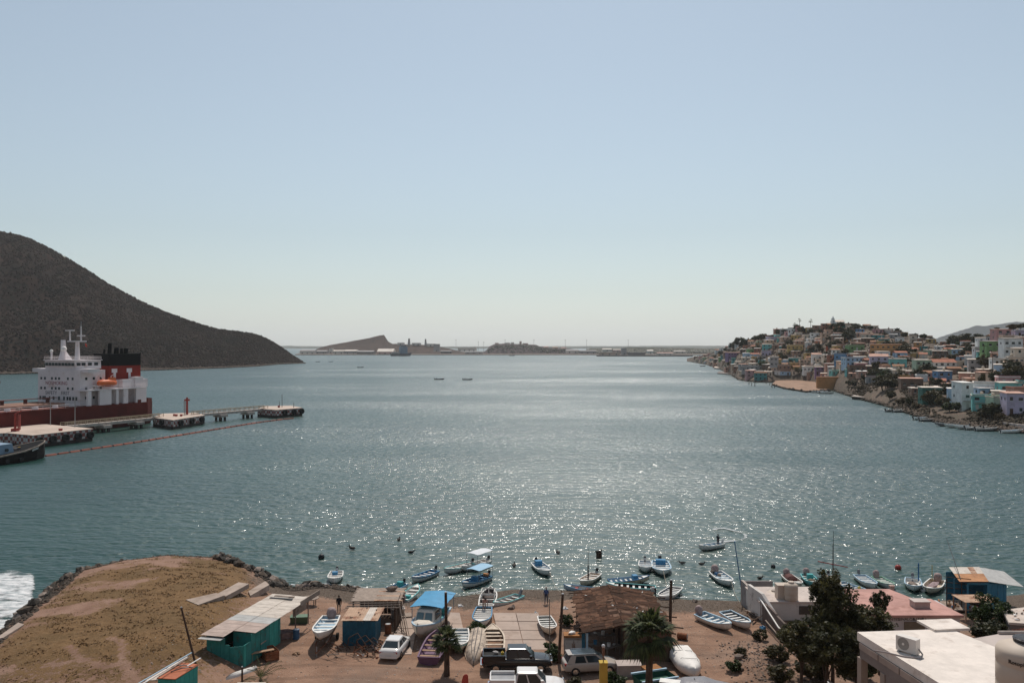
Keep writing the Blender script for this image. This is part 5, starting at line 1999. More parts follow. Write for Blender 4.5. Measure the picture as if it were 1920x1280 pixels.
def house(label, px, pyb, wpx, hpx, wall, roof, group='houses of the hillside town', rz=None, gable=False, balcony=False, name='house', depth=None, wins=True, tank=True):
    base = town_point(px, pyb)
    Y = base.y
    w = max(3.0, wpx * Y / FPX * 0.88)
    h = max(2.6, hpx * Y / FPX)
    dp = depth or min(max(w * .75,4.5),9.5)
    st = max(1, int(round(h / 3.3)))
    rz = _rt.uniform(-.5,.12) if rz is None else rz
    t = thing(name, label, 'house' if name == 'house' else name.split('_')[-1], base, rz, group)
    t.location.y += 0.0
    obj('wall', MB().box(-w / 2, w / 2,0, dp, -3.0, h), HM[wall], t)
    if gable:
        mb = MB().add([(-w / 2 - .3,-.4, h),(w / 2 + .3,-.4, h),(w / 2 + .3, dp + .4, h),(-w / 2 - .3, dp + .4, h),(-w / 2 - .3, dp / 2, h + dp * .2),(w / 2 + .3, dp / 2, h + dp * .2)],
                      [(0,1,5,4),(2,3,4,5),(0,4,3),(1,2,5),(3,2,1,0)])
        obj('roof', mb, RM[roof], t)
    else:
        r_ = obj('roof', MB().loft([[(-w / 2 - .22,-.3, h + .003),(w / 2 + .22,-.3, h + .003),(w / 2 + .22, dp + .22, h + .003),(-w / 2 - .22, dp + .22, h + .003)],[(-w / 2 - .22,-.3, h + .22),(w / 2 + .22,-.3, h + .22),(w / 2 + .22, dp + .22, h + .45),(-w / 2 - .22, dp + .22, h + .45)]]), RM[roof], t)
        if _rt.random() < .25:
            mb = MB().box(-w / 2, w / 2,-.05,.12, h + .22, h + .65).box(-w / 2,-w / 2 + .17,.12, dp, h + .22, h + .65).box(w / 2 - .17, w / 2,.12, dp, h + .22, h + .65)
            obj('parapet', mb, HM[wall], r_)
        if tank and _rt.random() < .4:
            obj('water_tank', TANK, _rt.choice(TANK_MATS), r_, (_rt.uniform(-w * .3, w * .3), dp * _rt.uniform(.4,.8), h + .2))
    if wins:
        hs = h / st
        nw = max(1, min(6, int(w / 2.6)))
        door = _rt.randrange(nw)
        for s in range(st):
            for k in range(nw):
                x = -w / 2 + w * (k + .5) / nw
                if s == 0 and k == door:
                    obj('door', DOOR, _rt.choice(DOORM), t, (x, 0,.1), None, (1.0,1, min(2.1, hs * .72)))
                else:
                    wd, hg = _rt.choice(((1.1,1.1),(1.3,1.0),(.9,1.2),(1.5,1.2)))
                    wd = min(wd, w / nw * .7)
                    g_ = obj('window', WIN, GLASS, t, (x, 0, s * hs + hs * .36), None, (wd, 1, min(hg, hs * .42)))
                    if Y < 480:
                        obj('sill', WFRAME, HM['white'], g_)
            ns_ = max(1, int(dp / 3.2))
            for k in range(ns_):
                if _rt.random() < .7:
                    obj('window', WIN, GLASS, t, (-w / 2, dp * (k + .5) / ns_, s * hs + hs * .36),(0,0,-PI / 2),(1.0,1, min(1.0, hs * .4)))
        if st > 1 and (balcony or _rt.random() < .3):
            b_ = obj('balcony', MB().box(-w * .4, w * .4,-1.2,-.002, hs - .08, hs + .08), RM['grey'], t)
            rl = MB().box(-w * .4, w * .4,-1.2,-1.12, hs + .95, hs + 1.03)
            for k in range(7):
                x = -w * .4 + w * .8 * k / 6
                rl.box(x - .03, x + .03,-1.19,-1.13, hs + .08, hs + .95)
            obj('railing', rl, STEEL, b_)
    return t, base


# hand-placed houses: label, short reference, px, base py, width px, height px, wall, roof
HL = [
    ('wide ochre hall standing out above the middle of the town', 'wide ochre hall', 1661,665,62,19, 'ochre', 'rusty', dict(depth=9)),
    ('pale lilac-grey two-storey house with salmon gable roof below the ochre hall', 'lilac-grey gabled house', 1648,689,36,21, 'lilac', 'pink', dict(gable=True, rz=-.35)),
    ('tall blue house left of the light blue terrace', 'tall blue house', 1575,686,24,22, 'blue', 'grey', {}),
    ('long light blue terrace beside the tall blue house', 'light blue terrace', 1603,686,38,15, 'light blue', 'pale', {}),
    ('turquoise house with dark windows right of the lilac-grey gabled house', 'turquoise house', 1684,689,34,16, 'turquoise', 'grey', {}),
    ('pale green house overgrown by a creeper, left of the red-roofed house', 'creeper-grown pale green house', 1732,698,32,23, 'pale green', 'pale', dict(balcony=True)),
    ('brown flat-roofed house with pink roof edge above the big olive tree', 'brown flat house', 1710,728,44,18, 'brown', 'pink', {}),
    ('long dark green house by the water with bushes before it', 'long dark green house', 1748,757,40,30, 'dark green', 'pale', dict(rz=-.15)),
    ('long ochre garden wall above the little beach', 'ochre garden wall', 1564,722,74,15, 'ochre', 'rusty', dict(depth=1.2, wins=False, tank=False, name='garden_wall', rz=0.0)),
    ('long green house below the hill crest, left of the ochre hall', 'long green house', 1607,657,32,9, 'green', 'grey', {}),
    ('dark blue flat house near the hill crest', 'dark blue crest house', 1613,623,17,6, 'blue', 'grey', {}),
    ('big mustard house on the left slope of the hill', 'big mustard house', 1491,665,32,18, 'mustard', 'pale', {}),
    ('mustard house higher up, beneath the white crest villa', 'upper mustard house', 1492,637,20,9, 'mustard', 'pale', {}),
    ('white villa on the skyline left of the church', 'white crest villa', 1486,624,19,10, 'white', 'white', {}),
    ('purple house low on the left point of the town', 'purple point house', 1378,673,30,12, 'purple', 'pink', {}),
    ('lilac house with white roof on the left slope', 'lilac slope house', 1448,641,19,9, 'lilac', 'white', {}),
    ('long teal house in the lower town, left of the orange-roofed house', 'long teal house', 1490,681,25,10, 'teal', 'grey', {}),
    ('white house with bright orange roof in the lower town', 'orange-roofed house', 1532,676,20,12, 'white', 'pink', dict(gable=True)),
    ('pink-purple house above the long ochre garden wall', 'pink-purple house', 1542,703,30,15, 'purple', 'pale', {}),
    ('tan brick house near the water, right of the dark frame tower', 'tan waterside house', 1471,701,25,16, 'tan brick', 'pale', {}),
    ('dark unfinished frame tower standing near the water', 'dark frame tower', 1451,696,17,27, 'grey', 'grey', dict(depth=6)),
    ('long grey boathouse with bright roof on the waterfront', 'long grey boathouse', 1414,695,52,9, 'grey', 'white', dict(depth=9)),
    ('dark teal boathouse on piles at the water edge', 'dark teal boathouse', 1426,713,26,14, 'teal', 'rusty', dict(depth=9, tank=False)),
    ('small red house right of the big mustard house', 'small red house', 1554,654,12,7, 'red', 'rusty', {}),
    ('yellow house beside the small red house', 'yellow house', 1570,657,16,9, 'mustard', 'pale', {}),
    ('pink top house on the near right hilltop', 'pink hilltop house', 1883,638,33,20, 'pink', 'pink', {}),
    ('lilac house at the right edge of the near hilltop', 'lilac hilltop house', 1912,632,18,11, 'lilac', 'grey', {}),
    ('bright green house below the pink hilltop house', 'bright green house', 1864,665,33,25, 'green', 'grey', {}),
    ('white and grey house right of the bright green house', 'white hill house', 1900,667,38,32, 'white', 'grey', dict(balcony=True)),
    ('beige house at the right edge under the white hill house', 'beige edge house', 1912,679,20,26, 'cream', 'pale', {}),
    ('small blue house on piers right of the tall pole', 'blue pier house', 1878,706,28,22, 'light blue', 'pale', dict(balcony=True)),
    ('flat greyish brown house under the tall pole', 'flat grey-brown house', 1837,696,42,22, 'grey', 'pale', {}),
    ('salmon pink bungalow above the white three-storey house', 'salmon bungalow', 1818,716,41,16, 'salmon', 'pale', {}),
    ('blue house with grey upper floor above the long dark green house', 'blue grey-topped house', 1772,721,31,25, 'blue', 'pale', {}),
    ('white house with red tiled roof right of the creeper-grown house', 'red-tiled white house', 1772,697,46,18, 'white', 'red', dict(gable=True)),
    ('white three-storey house with balconies by the shore', 'white three-storey house', 1814,768,24,50, 'white', 'white', dict(balcony=True, depth=9)),
    ('wide pale house running right from the white three-storey house', 'wide pale house', 1850,738,48,20, 'white', 'pale', {}),
    ('long turquoise house at the right edge above the shore', 'long turquoise house', 1897,737,46,19, 'turquoise', 'pale', {}),
    ('small light blue flat house above the teal shore house', 'light blue cube house', 1850,741,31,13, 'light blue', 'white', {}),
    ('teal two-storey shore house with dark glazed front', 'teal shore house', 1841,768,37,26, 'turquoise', 'pale', dict(balcony=True)),
    ('pale green and cream shore house next to the teal one', 'cream-green shore house', 1873,771,25,26, 'pale green', 'pale', dict(balcony=True)),
    ('lilac grey two-storey house at the right edge of the shore', 'lilac shore house', 1905,778,36,40, 'lilac', 'pink', dict(depth=8)),
    ('light blue house with lilac ground floor left of the white three-storey house', 'two-tone blue house', 1790,758,25,29, 'light blue', 'white', {}),
    ('small blue house between trees in the saddle', 'blue saddle house', 1794,675,20,20, 'light blue', 'pale', {}),
    ('small white house on the saddle skyline', 'white saddle house', 1764,657,18,8, 'white', 'white', {}),
    ('brown house with pale roof in the saddle', 'brown saddle house', 1763,673,28,15, 'brown', 'pale', {}),
    ('pale green house left of the brown saddle house', 'pale green saddle house', 1745,665,16,9, 'pale green', 'pale', {}),
    ('dark roofed brick house below the light blue terrace', 'dark brick house', 1608,697,32,11, 'brown', 'rusty', {}),
    ('turquoise little house with white window below the dark brick house', 'little turquoise house', 1592,702,10,10, 'turquoise', 'pale', {}),
    ('long white house with dark door above the pink-purple house', 'low white house', 1520,697,30,10, 'white', 'pale', {}),
    ('peach house left of the orange-roofed house', 'peach house', 1510,687,22,12, 'peach', 'pale', {}),
    ('lilac shed house standing behind the boathouse roofs', 'lilac shed house', 1437,668,20,10, 'lilac', 'grey', {}),
    ('green house on the left slope above the purple point house', 'green slope house', 1408,664,14,10, 'green', 'grey', {}),
    ('light blue house on the far left point', 'light blue point house', 1400,672,14,10, 'light blue', 'white', {}),
    ('terracotta house below the leftmost dark tree clump', 'terracotta point house', 1400,654,16,6, 'terracotta', 'pink', {}),
    ('pale pink house on the crest right of the church', 'pink crest house', 1594,624,18,7, 'pink', 'pale', {}),
    ('long cream house with pink roof on the crest', 'long cream crest house', 1626,634,26,8, 'cream', 'pink', {}),
    ('white roofed house on the right crest slope', 'white-roofed crest house', 1676,634,16,7, 'grey', 'white', {}),
    ('grey house with shining tin roof on the right crest slope', 'tin-roofed house', 1667,626,14,5, 'grey', 'white', {}),
]
REFS = []
used = set()
for lb, ref, px, py, w, h, wl_, rf, kw in HL:
    house(lb, px, py, w, h, wl_, rf, **kw)
    REFS.append((ref, px, py - h / 2, w))
    used.add(lb)


def rel_label(stem_, px, py, used_, extra=''):
    """describe where a thing stands by the nearest house that is easy to find"""
    c = sorted(REFS, key=lambda r: math.hypot(r[1] - px, 1.6 * (r[2] - py)))
    for want in ('', 'small ', 'narrow ', 'squat '):
        for ref, rx, ry, rw in c[:7]:
            dx, dy = px - rx, py - ry
            if abs(dx) > abs(dy) * 1.3:
                where = 'left of' if dx < 0 else 'right of'
            else:
                where = 'above' if dy < 0 else 'below'
            near = 'just ' if math.hypot(dx, dy) < 26 else 'farther ' if math.hypot(dx, dy) > 60 else ''
            lab = '%s%s %s%s the %s' % (want, stem_, near, where, ref)
            if lab not in used_ and len(lab.split()) <= 16:
                used_.add(lab)
                return lab
    lab = '%s at picture place %d' % (stem_, int(px))
    used_.add(lab)
    return lab


# smaller houses between them
spots = [(r[1], r[2] + 5, r[3] / 2) for r in REFS]
fill = []
tries = 0
while len(fill) < 232 and tries < 30000:
    tries += 1
    px = _rt.uniform(1302,1928)
    ps, pk = float(lerp_table(TOWN_SHORE, px)), float(lerp_table(TOWN_SKY, px))
    v = _rt.uniform(.10,1.0)
    if 1448 < px < 1565 and v < .12:
        continue
    if px > 1600 and v < .28:
        continue
    py = ps + (pk - ps) * v
    Y = float(town_Y(px, v))
    wpx = _rt.uniform(5.0,9.0) / Y * FPX
    hpx = _rt.choice((2.7,2.9,3.0,3.1,5.2)) / Y * FPX
    ok = True
    for sx_, sy_, sw in spots:
        if abs(sx_ - px) < (sw + wpx / 2) * .72 and abs(sy_ - py) < max(4.0, hpx * .62):
            ok = False
            break
    if not ok:
        continue
    spots.append((px, py, wpx / 2))
    fill.append((px, py, wpx, hpx))
cols_ = ['white'] * 5 + ['cream'] * 6 + ['grey'] * 3 + ['tan brick'] * 4 + ['pink', 'pink', 'salmon', 'salmon', 'terracotta', 'terracotta', 'turquoise', 'turquoise', 'teal', 'green', 'pale green', 'light blue', 'brown', 'brown', 'peach', 'peach', 'peach', 'mustard', 'mustard', 'ochre']
fill.sort(key=lambda q: q[1])
for px, py, w, h in fill:
    c = _rt.choice(cols_)
    rf = _rt.choice(['pale', 'pale', 'pale', 'white', 'white', 'grey', 'rusty', 'red', 'pink', 'pink'])
    gb = rf in ('red', 'rusty') and _rt.random() < .6
    st = 'two-storey ' if h * town_point(px, py).y / FPX > 4.6 else ''
    lab = rel_label('%s%s house with %s %s' % (st, c, {'pale': 'pale', 'white': 'white', 'grey': 'grey', 'rusty': 'rust-brown', 'red': 'red', 'pink': 'pinkish'}[rf], 'roof'), px, py - h / 2, used)
    house(lab, px, py, w, h, c, rf, gable=gb)

# church on the crest
b = town_point(1565,613)
t = thing('church', 'white church with slim stepped bell tower on the hill crest', 'church', b, -.1)
obj('nave', MB().box(-1,8,0,9,-2,4.2), HM['white'], t)
obj('nave_roof', MB().add([(-1.3,-.3,4.2),(8.3,-.3,4.2),(8.3,9.3,4.2),(-1.3,9.3,4.2),(-1.3,4.5,6),(8.3,4.5,6)],[(0,1,5,4),(2,3,4,5),(0,4,3),(1,2,5),(3,2,1,0)]), RM['pale'], t)
tw = obj('bell_tower', MB().box(-2.6,.4,-.5,2.5,-2,5.4).box(-2.2,0,-.1,2.1,5.4,7.2), HM['white'], t)
obj('spire', MB().loft([[(-1.9,.2,7.2),(-.3,.2,7.2),(-.3,1.8,7.2),(-1.9,1.8,7.2)],[(-1.15,.95,9.2),(-1.05,.95,9.2),(-1.05,1.05,9.2),(-1.15,1.05,9.2)]]), HM['white'], tw)
for z in (2.2,4.0):
    obj('window', WIN, GLASS, tw, (-1.1,-.5, z), None, (.7,1,1))
for x in (1,3.2,5.4):
    obj('window', WIN, GLASS, t, (x, 0,1.2), None, (.8,1,1.6))

# trees of the town
CROWNS = [leaf_cloud(100 + k, 34,60,1.0,1.0,.8,.13,.34) for k in range(5)]
TRUNKS = [trunk_mesh(60 + k, .9,.10,.8,1.0,4) for k in range(3)]
tused = set()
TADJ = {'d': ('dark round tree', LEAF_DARK), 'o': ('olive spreading tree', LEAF_OLIVE), 'g': ('fresh green tree', LEAF_GREEN), 'y': ('dry straw-coloured shrub', LEAF_DRY)}


def town_tree(px, py, rpx, kind, label=None, sq=.8):
    b_ = town_point(px, py)
    r_ = rpx * b_.y / FPX
    word, lm = TADJ[kind]
    lab = label or rel_label(word, px, py - rpx, tused)
    nm = 'tree' if kind != 'y' else 'shrub'
    t = thing(nm, lab, nm, b_, _rt.uniform(0,6), 'trees of the hillside town')
    s = r_
    obj('trunk', _rt.choice(TRUNKS), BARK, t, None, None, (s, s, s))
    obj('crown', _rt.choice(CROWNS), lm, t, (0,0, s * (1.0 if kind != 'y' else .6)), None, (s * _rt.uniform(.9,1.2), s * _rt.uniform(.9,1.2), s * sq * _rt.uniform(.9,1.25)))
    return t


HT = [(1657,733,17, 'o', 'big olive tree leaning over the rocks at the water'),(1673,722,12, 'o', None),(1690,712,9, 'd', None),(1663,708,9, 'd', None),
      (1640,712,12, 'd', None),(1625,716,9, 'o', None),(1388,652,11, 'd', 'dark dense tree crowning the left point of the town'),(1375,654,7, 'd', None),(1402,650,8, 'd', None),(1430,638,9, 'd', None),(1420,642,8, 'd', None),
      (1460,629,8, 'd', None),(1470,624,5, 'd', None),(1503,624,9, 'd', None),(1520,626,7, 'd', None),(1537,625,6, 'o', None),(1590,640,11, 'd', None),(1597,633,10, 'd', None),(1578,645,7, 'd', None),(1601,614,6, 'd', 'tall dark tree on the skyline right of the church'),
      (1618,617,5, 'd', None),(1632,618,6, 'd', None),(1645,622,6, 'o', None),(1660,624,5, 'd', None),(1682,623,6, 'd', None),(1695,634,8, 'd', None),(1715,636,8, 'd', None),(1730,636,8, 'd', None),(1745,642,6, 'd', None),
      (1790,650,13, 'd', 'wide dark tree mass on the saddle skyline, left part'),(1812,648,13, 'd', 'wide dark tree mass on the saddle skyline, middle part'),(1832,646,11, 'd', 'wide dark tree mass on the saddle skyline, right part'),(1822,666,12, 'd', None),
      (1900,618,8, 'y', None),(1914,618,7, 'o', None),(1738,704,13, 'd', None),(1748,700,8, 'g', None),(1750,760,16, 'o', 'olive bush covering the front of the long dark green house'),(1768,766,13, 'o', None),(1780,772,11, 'g', None),
      (1795,771,9, 'g', None),(1858,782,16, 'd', 'broad dark bush on the shore below the teal shore house'),(1843,785,9, 'o', None),(1873,786,9, 'y', None),(1690,757,9, 'y', None),(1670,750,10, 'o', None),(1705,760,8, 'd', None),(1718,765,7, 'y', None),
      (1866,717,12, 'd', None),(1852,716,9, 'd', None),(1897,700,14, 'd', None),(1908,712,10, 'd', None),(1882,718,8, 'd', None),(1600,724,6, 'o', None),(1590,722,5, 'g', None),(1615,730,6, 'y', None),(1510,702,7, 'g', None),(1496,700,6, 'o', None),
      (1516,668,7, 'd', None),(1523,660,6, 'd', None),(1532,655,7, 'd', None),(1541,661,6, 'o', None),(1470,676,7, 'd', None),(1462,672,6, 'd', None),(1340,672,4, 'd', None),(1352,666,5, 'd', None),(1362,660,5, 'd', None),(1700,658,8, 'd', None),
      (1712,664,6, 'd', None),(1685,652,6, 'd', None),(1638,668,5, 'o', None),(1556,640,6, 'd', None),(1480,648,6, 'd', None)]
for q in HT:
    town_tree(q[0], q[1], q[2] * (.75 if q[1] < 640 and q[0] < 1760 else 1), q[3], q[4])
n0 = 0
while n0 < 60:
    px = _rt.uniform(1350,1925)
    ps, pk = float(lerp_table(TOWN_SHORE, px)), float(lerp_table(TOWN_SKY, px))
    v = _rt.uniform(.25,1.0)
    if 1448 < px < 1565 and v < .3:
        continue
    py = ps + (pk - ps) * v
    rp = _rt.uniform(1.8,3.6) / float(town_Y(px, v)) * FPX
    town_tree(px, py, rp, _rt.choice('dddooogy'))
    n0 += 1
for px, py, h, lb in ((1499,620,9, 'tall slim palm on the skyline above the left slope'),(1520,617,7, 'slim palm on the skyline, second from the white crest villa'),(1490,619,5, 'short palm beside the white crest villa'),(1660,727,9, 'palm rising behind the big olive tree'),(1686,717,7, 'palm beside the brown flat house')):
    b_ = town_point(px, py)
    palm(lb, b_, b_.z + h, 2.0,11, px, name='palm_tree', skirt=3)
# undergrowth between the houses, uncountable
pp = np.concatenate([rng.uniform(1300,1960,6000), rng.uniform(1590,1960,2600)])
vv = np.concatenate([rng.uniform(.10,1.0,6000), rng.uniform(.05,.32,2600)])
psx, pkx = lerp_table(TOWN_SHORE, pp), lerp_table(TOWN_SKY, pp)
keep = ~((pp > 1448) & (pp < 1566) & (vv < .3)) & (fbm(pp * .03, vv * 4,12) > .42)
pp, vv, psx, pkx = pp[keep], vv[keep], psx[keep], pkx[keep]
yy = town_Y(pp, vv)
zz = CAM_Z - (psx + (pkx - psx) * vv - HOR) / FPX * yy
UNDER = leafmat('dry_brush', (0.024,0.019,0.010),(0.062,0.043,0.024),0.9,0.0)
scatter_blobs('undergrowth', np.stack([(pp - 960) / FPX * yy, yy, zz + .3],1), rng.uniform(.25,.95, len(pp)), UNDER, 'low dry brush between the houses of the town', 'brush')


# shore things of the town
def shore_block(name, label, cat, pts, z, mat, edge):
    W = [G(a, b_, z) for a, b_ in pts]
    c = sum(W, Vector()) / len(W)
    c.z = 0
    t = thing(name, label, cat, c)
    L = [p - c for p in W]
    obj('base', MB().loft([[Vector((p.x, p.y, -.6)) for p in L],[Vector((p.x, p.y, z - .2)) for p in L]], True, False), edge, t)
    obj('deck', MB().loft([[Vector((p.x * 1.02, p.y * 1.02, z - .2)) for p in L],[Vector((p.x * 1.02, p.y * 1.02, z)) for p in L]], True, True), mat, t)
    return t


shore_block('jetty', 'pale concrete jetty slab below the big olive tree', 'jetty', [(1597,742.5),(1640,746),(1648,742),(1603,739.5)],1.6, CONCRETE, PILE)
shore_block('jetty', 'floating landing stage off the left town point, the upper one', 'jetty', [(1339,689),(1362,690),(1363,687),(1341,686)],1.5, RM['pale'], PILE)
shore_block('jetty', 'low dark landing stage below the floating one at the left point', 'jetty', [(1345,699),(1384,702),(1384,697),(1348,696)],.8, CONC_DARK, PILE)
t = shore_block('sea_wall', 'grey sea wall with buttresses at the right edge of the town shore', 'wall', [(1890,786),(1930,793),(1935,781),(1897,778)],3.0, CONC_DARK, CONC_DARK)
for k in range(4):
    p = G(1893 + 11 * k, 804 + 1.4 * k, 0.6) - t.location
    obj('buttress', MB().loft([[(p.x - .7, p.y - .8,-.6),(p.x + .7, p.y - .8,-.6),(p.x + .7, p.y + 3,-.6),(p.x - .7, p.y + 3,-.6)],[(p.x - .7, p.y + 1.5,2.6),(p.x + .7, p.y + 1.5,2.6),(p.x + .7, p.y + 3,2.6),(p.x - .7, p.y + 3,2.6)]]), CONCRETE, t)
for i, (px, py, h) in enumerate(((1404,721,1.6),(1409,723,2.0),(1415,724,4.0),(1436,719,1.5),(1443,722,1.5),(1447,727,3.8),(1452,727,1.8),(1462,727,1.2))):
    p = G(px, py)
    tag(obj('mooring_post', MB().cyl((0,0,-1.5),(.15,0, h),.28,.2,7).cyl((.15,0, h),(.15,0, h + .15),.3,.24,7), WOOD_DARK, None, p),
        '%s old mooring post from the left, in the water off the sand spit' % 'first second third fourth fifth sixth seventh eighth'.split()[i], 'post', 'old mooring posts off the spit')
SB = [(1533,735,.1, 'w', 'white skiff in the raft below the sand spit, the left one'),(1542,736,.3, 'w', 'white skiff in the raft below the sand spit, the middle one'),(1551,737,-.2, 'w', 'white skiff in the raft below the sand spit, the right one'),(1567,729,.6, 'w', 'white boat drawn up on the little beach, the left of two'),(1581,728,.1, 'w', 'white boat drawn up on the little beach, the right of two'),
      (1676,768,.2, 'd', 'dark skiff moored below the dark green house, nearest the jetty slab'),(1690,769,.1, 'd', 'dark skiff with pale rim off the rocks left of the dark green house'),(1730,783,.15, 'w', 'white skiff moored off the rocks below the dark green house'),(1742,786,.15, 'd', 'grey skiff touching the white one below the dark green house'),
      (1775,795,2.9, 'd', 'leftmost skiff in the row moored under the white three-storey house'),(1793,798,3.0, 'w', 'second skiff in the row moored under the white three-storey house'),(1812,801,2.95, 'w', 'third skiff in the row, below the broad dark bush'),(1830,802,.1, 'd', 'fourth skiff in the row, below the teal shore house'),
      (1850,804,.05, 'd', 'fifth skiff in the row, with a white cover, below the cream-green house'),(1866,803,.1, 'w', 'rightmost white skiff in the row along the town shore'),(1897,808,.1, 'w', 'lone white skiff in front of the buttressed sea wall'),(1318,685.5,.1, 'd', 'dark skiff off the tip of the town point'),(1416,713.5,.2, 'w', 'white skiff beside the dark teal boathouse')]
for px, py, rz, k, lb in SB:
    p = G(px, py + (3.5 if px > 1600 else 1.0))
    t = thing('moored_skiff', lb, 'boat', (p.x, p.y, -.05 if not 1560 < px < 1590 else .6), rz, 'skiffs along the town shore')
    t.scale = (1.1,1.25,1.2)
    obj('hull', HULL, WHITE_BOAT if k == 'w' else M('skiff_grey', (.26,.25,.25),.7,.2), t)
    obj('liner', LINER, BLUE_PALE if k == 'w' else FARD, t)
    obj('gunwale', RAIL, WHITE_BOAT, t)
    for q in (.3,.55,.77):
        obj('thwart', thwart_mesh(q, .3), WHITE_BOAT, t, (-BL / 2 + BL * q, 0,0))
    motor(t, .4)
for px, py, h, lb in ((1845,700,13, 'tall utility pole rising over the flat grey-brown house'),(1861,702,9, 'utility pole left of the blue pier house'),(1777,676,8, 'utility pole beside the brown saddle house'),(1691,640,7, 'utility pole on the right crest slope'),(1400,690,9, 'utility pole above the long grey boathouse')):
    b_ = town_point(px, py)
    t = thing('utility_pole', lb, 'pole', b_)
    obj('pole', MB().cyl((0,0,-1),(0,0, h),.17,.12,7), WOOD_DARK, t)
    obj('crossarm', MB().box(-1.1,1.1,-.08,.08, h - .7, h - .5), WOOD_DARK, t)
# ================================================================== THE FISHING BEACH: BOATS
W_, C_, BP, BM, BD, TE, PU = WHITE_BOAT, CREAM_BOAT, BLUE_PALE, BLUE_MID, BLUE_DEEP, TEAL_BOAT, PURPLE_BOAT
BLUE_BOX = M('blue_plastic', (.05,.20,.36),.5,.1)
TEAL_BOX = M('teal_plastic', (.04,.30,.30),.5,.1)
NET = M('heaped_net', (.22,.17,.14),.95,.3,6.0, bump=.08, bscale=9)

# on its trailer
b1 = boat('white panga with pale blue interior and round covered motor, standing on a trailer', (597,1189),(622,1150),2.32, W_, BP, W_, W_, mot='cover', nthw=5, maxl=7.2)
tr = thing('boat_trailer', 'rusty two-wheeled trailer under the white panga beside the long shed', 'trailer', (b1.location.x, b1.location.y, gz(b1.location.x, b1.location.y)), b1.rotation_euler[2])
for s in (-1,1):
    obj('frame_rail', MB().tube([(-2.6, s * .55,.62),(1.2, s * .55,.58),(3.9,0,.45)],.05,6), M('rusty_frame', RUST, .9,.3), tr)
    obj('wheel', MB().cyl((-.9, s * .85,.3),(-.9, s * 1.05,.3),.3,.3,14), TYRE, tr)
    obj('bunk', MB().box(-2.4,2.0, s * .5 - .06, s * .5 + .06,.66,.80), WOOD_GREY, tr)
obj('axle', MB().cyl((-.9,-.9,.32),(-.9,.9,.32),.04,.04,6), STEEL, tr)
obj('tongue_jack', MB().cyl((3.6,0,0),(3.6,0,.9),.05,.05,6), STEEL, tr)

b2 = boat('small white skiff with black tilted motor grounded beside the stone spit', (626,1085),(632,1068), None, W_, W_, W_, W_, mot='black', tilt=.9, nthw=4, beam=1.15)
local_box(b2, 'bait_box', BLUE_BOX, -2.2,-1.4,-.5,.2,.5,.95)
b3 = boat('blue and white panga with dark motor, partly hidden behind the wooden shack', (719,1107),(752,1093), None, W_, BM, BM, W_, mot='black', tilt=.2)
local_box(b3, 'bait_box', TEAL_BOX, -2.6,-1.9,-.3,.5,.5,1.2)
b4 = boat('white panga with teal rim and grey covered motor facing the sheds', (784,1096),(755,1121),.28, W_, W_, TE, W_, mot='cover', nthw=4)
local_box(b4, 'green_box', TEAL_BOX, -1.6,-.9,-.4,.4,.3,.75)
b5 = boat('blue-rimmed white panga with dark motor, alone left of the canopied boats', (773,1083),(816,1066), None, W_, BM, BM, W_, mot='black', tilt=.3, nthw=5, stripe=BD)
b6 = boat('white panga with teal rim and thin rod poles beside the white-canopied boat', (833,1067),(884,1052), None, W_, W_, TE, W_, mot='black', nthw=5)
for x, y in ((-1.4,.5),(-1.0,-.4),(1.2,.3)):
    obj('rod', MB().cyl((x, y, .5),(x, y + .1,3.0),.025,.015,5), STEEL, b6)
b7 = boat('white panga shaded by a flat pale awning, the farther of two awning boats', (866,1062),(914,1047), None, W_, W_, W_, W_, mot='black', nthw=4)
canopy(b7, M('awning_white', (.62,.64,.65),.6,.06),-3.3,.9,1.05,2.3)
b8 = boat('blue boat shaded by a light blue awning, the nearer of two awning boats', (867,1093),(915,1075), None, W_, BD, BM, BM, mot='black', nthw=4, stripe=BM)
canopy(b8, M('awning_pale_blue', (.28,.46,.60),.6,.08),-3.2,.8,1.05,2.2)
local_box(b8, 'console', BM, -.3,.4,-.45,.45,.3,1.25)
local_box(b8, 'orange_float', M('float_orange', (.5,.2,.06),.6,.1),-3.2,-2.8,-.4,.3,.7,1.0)


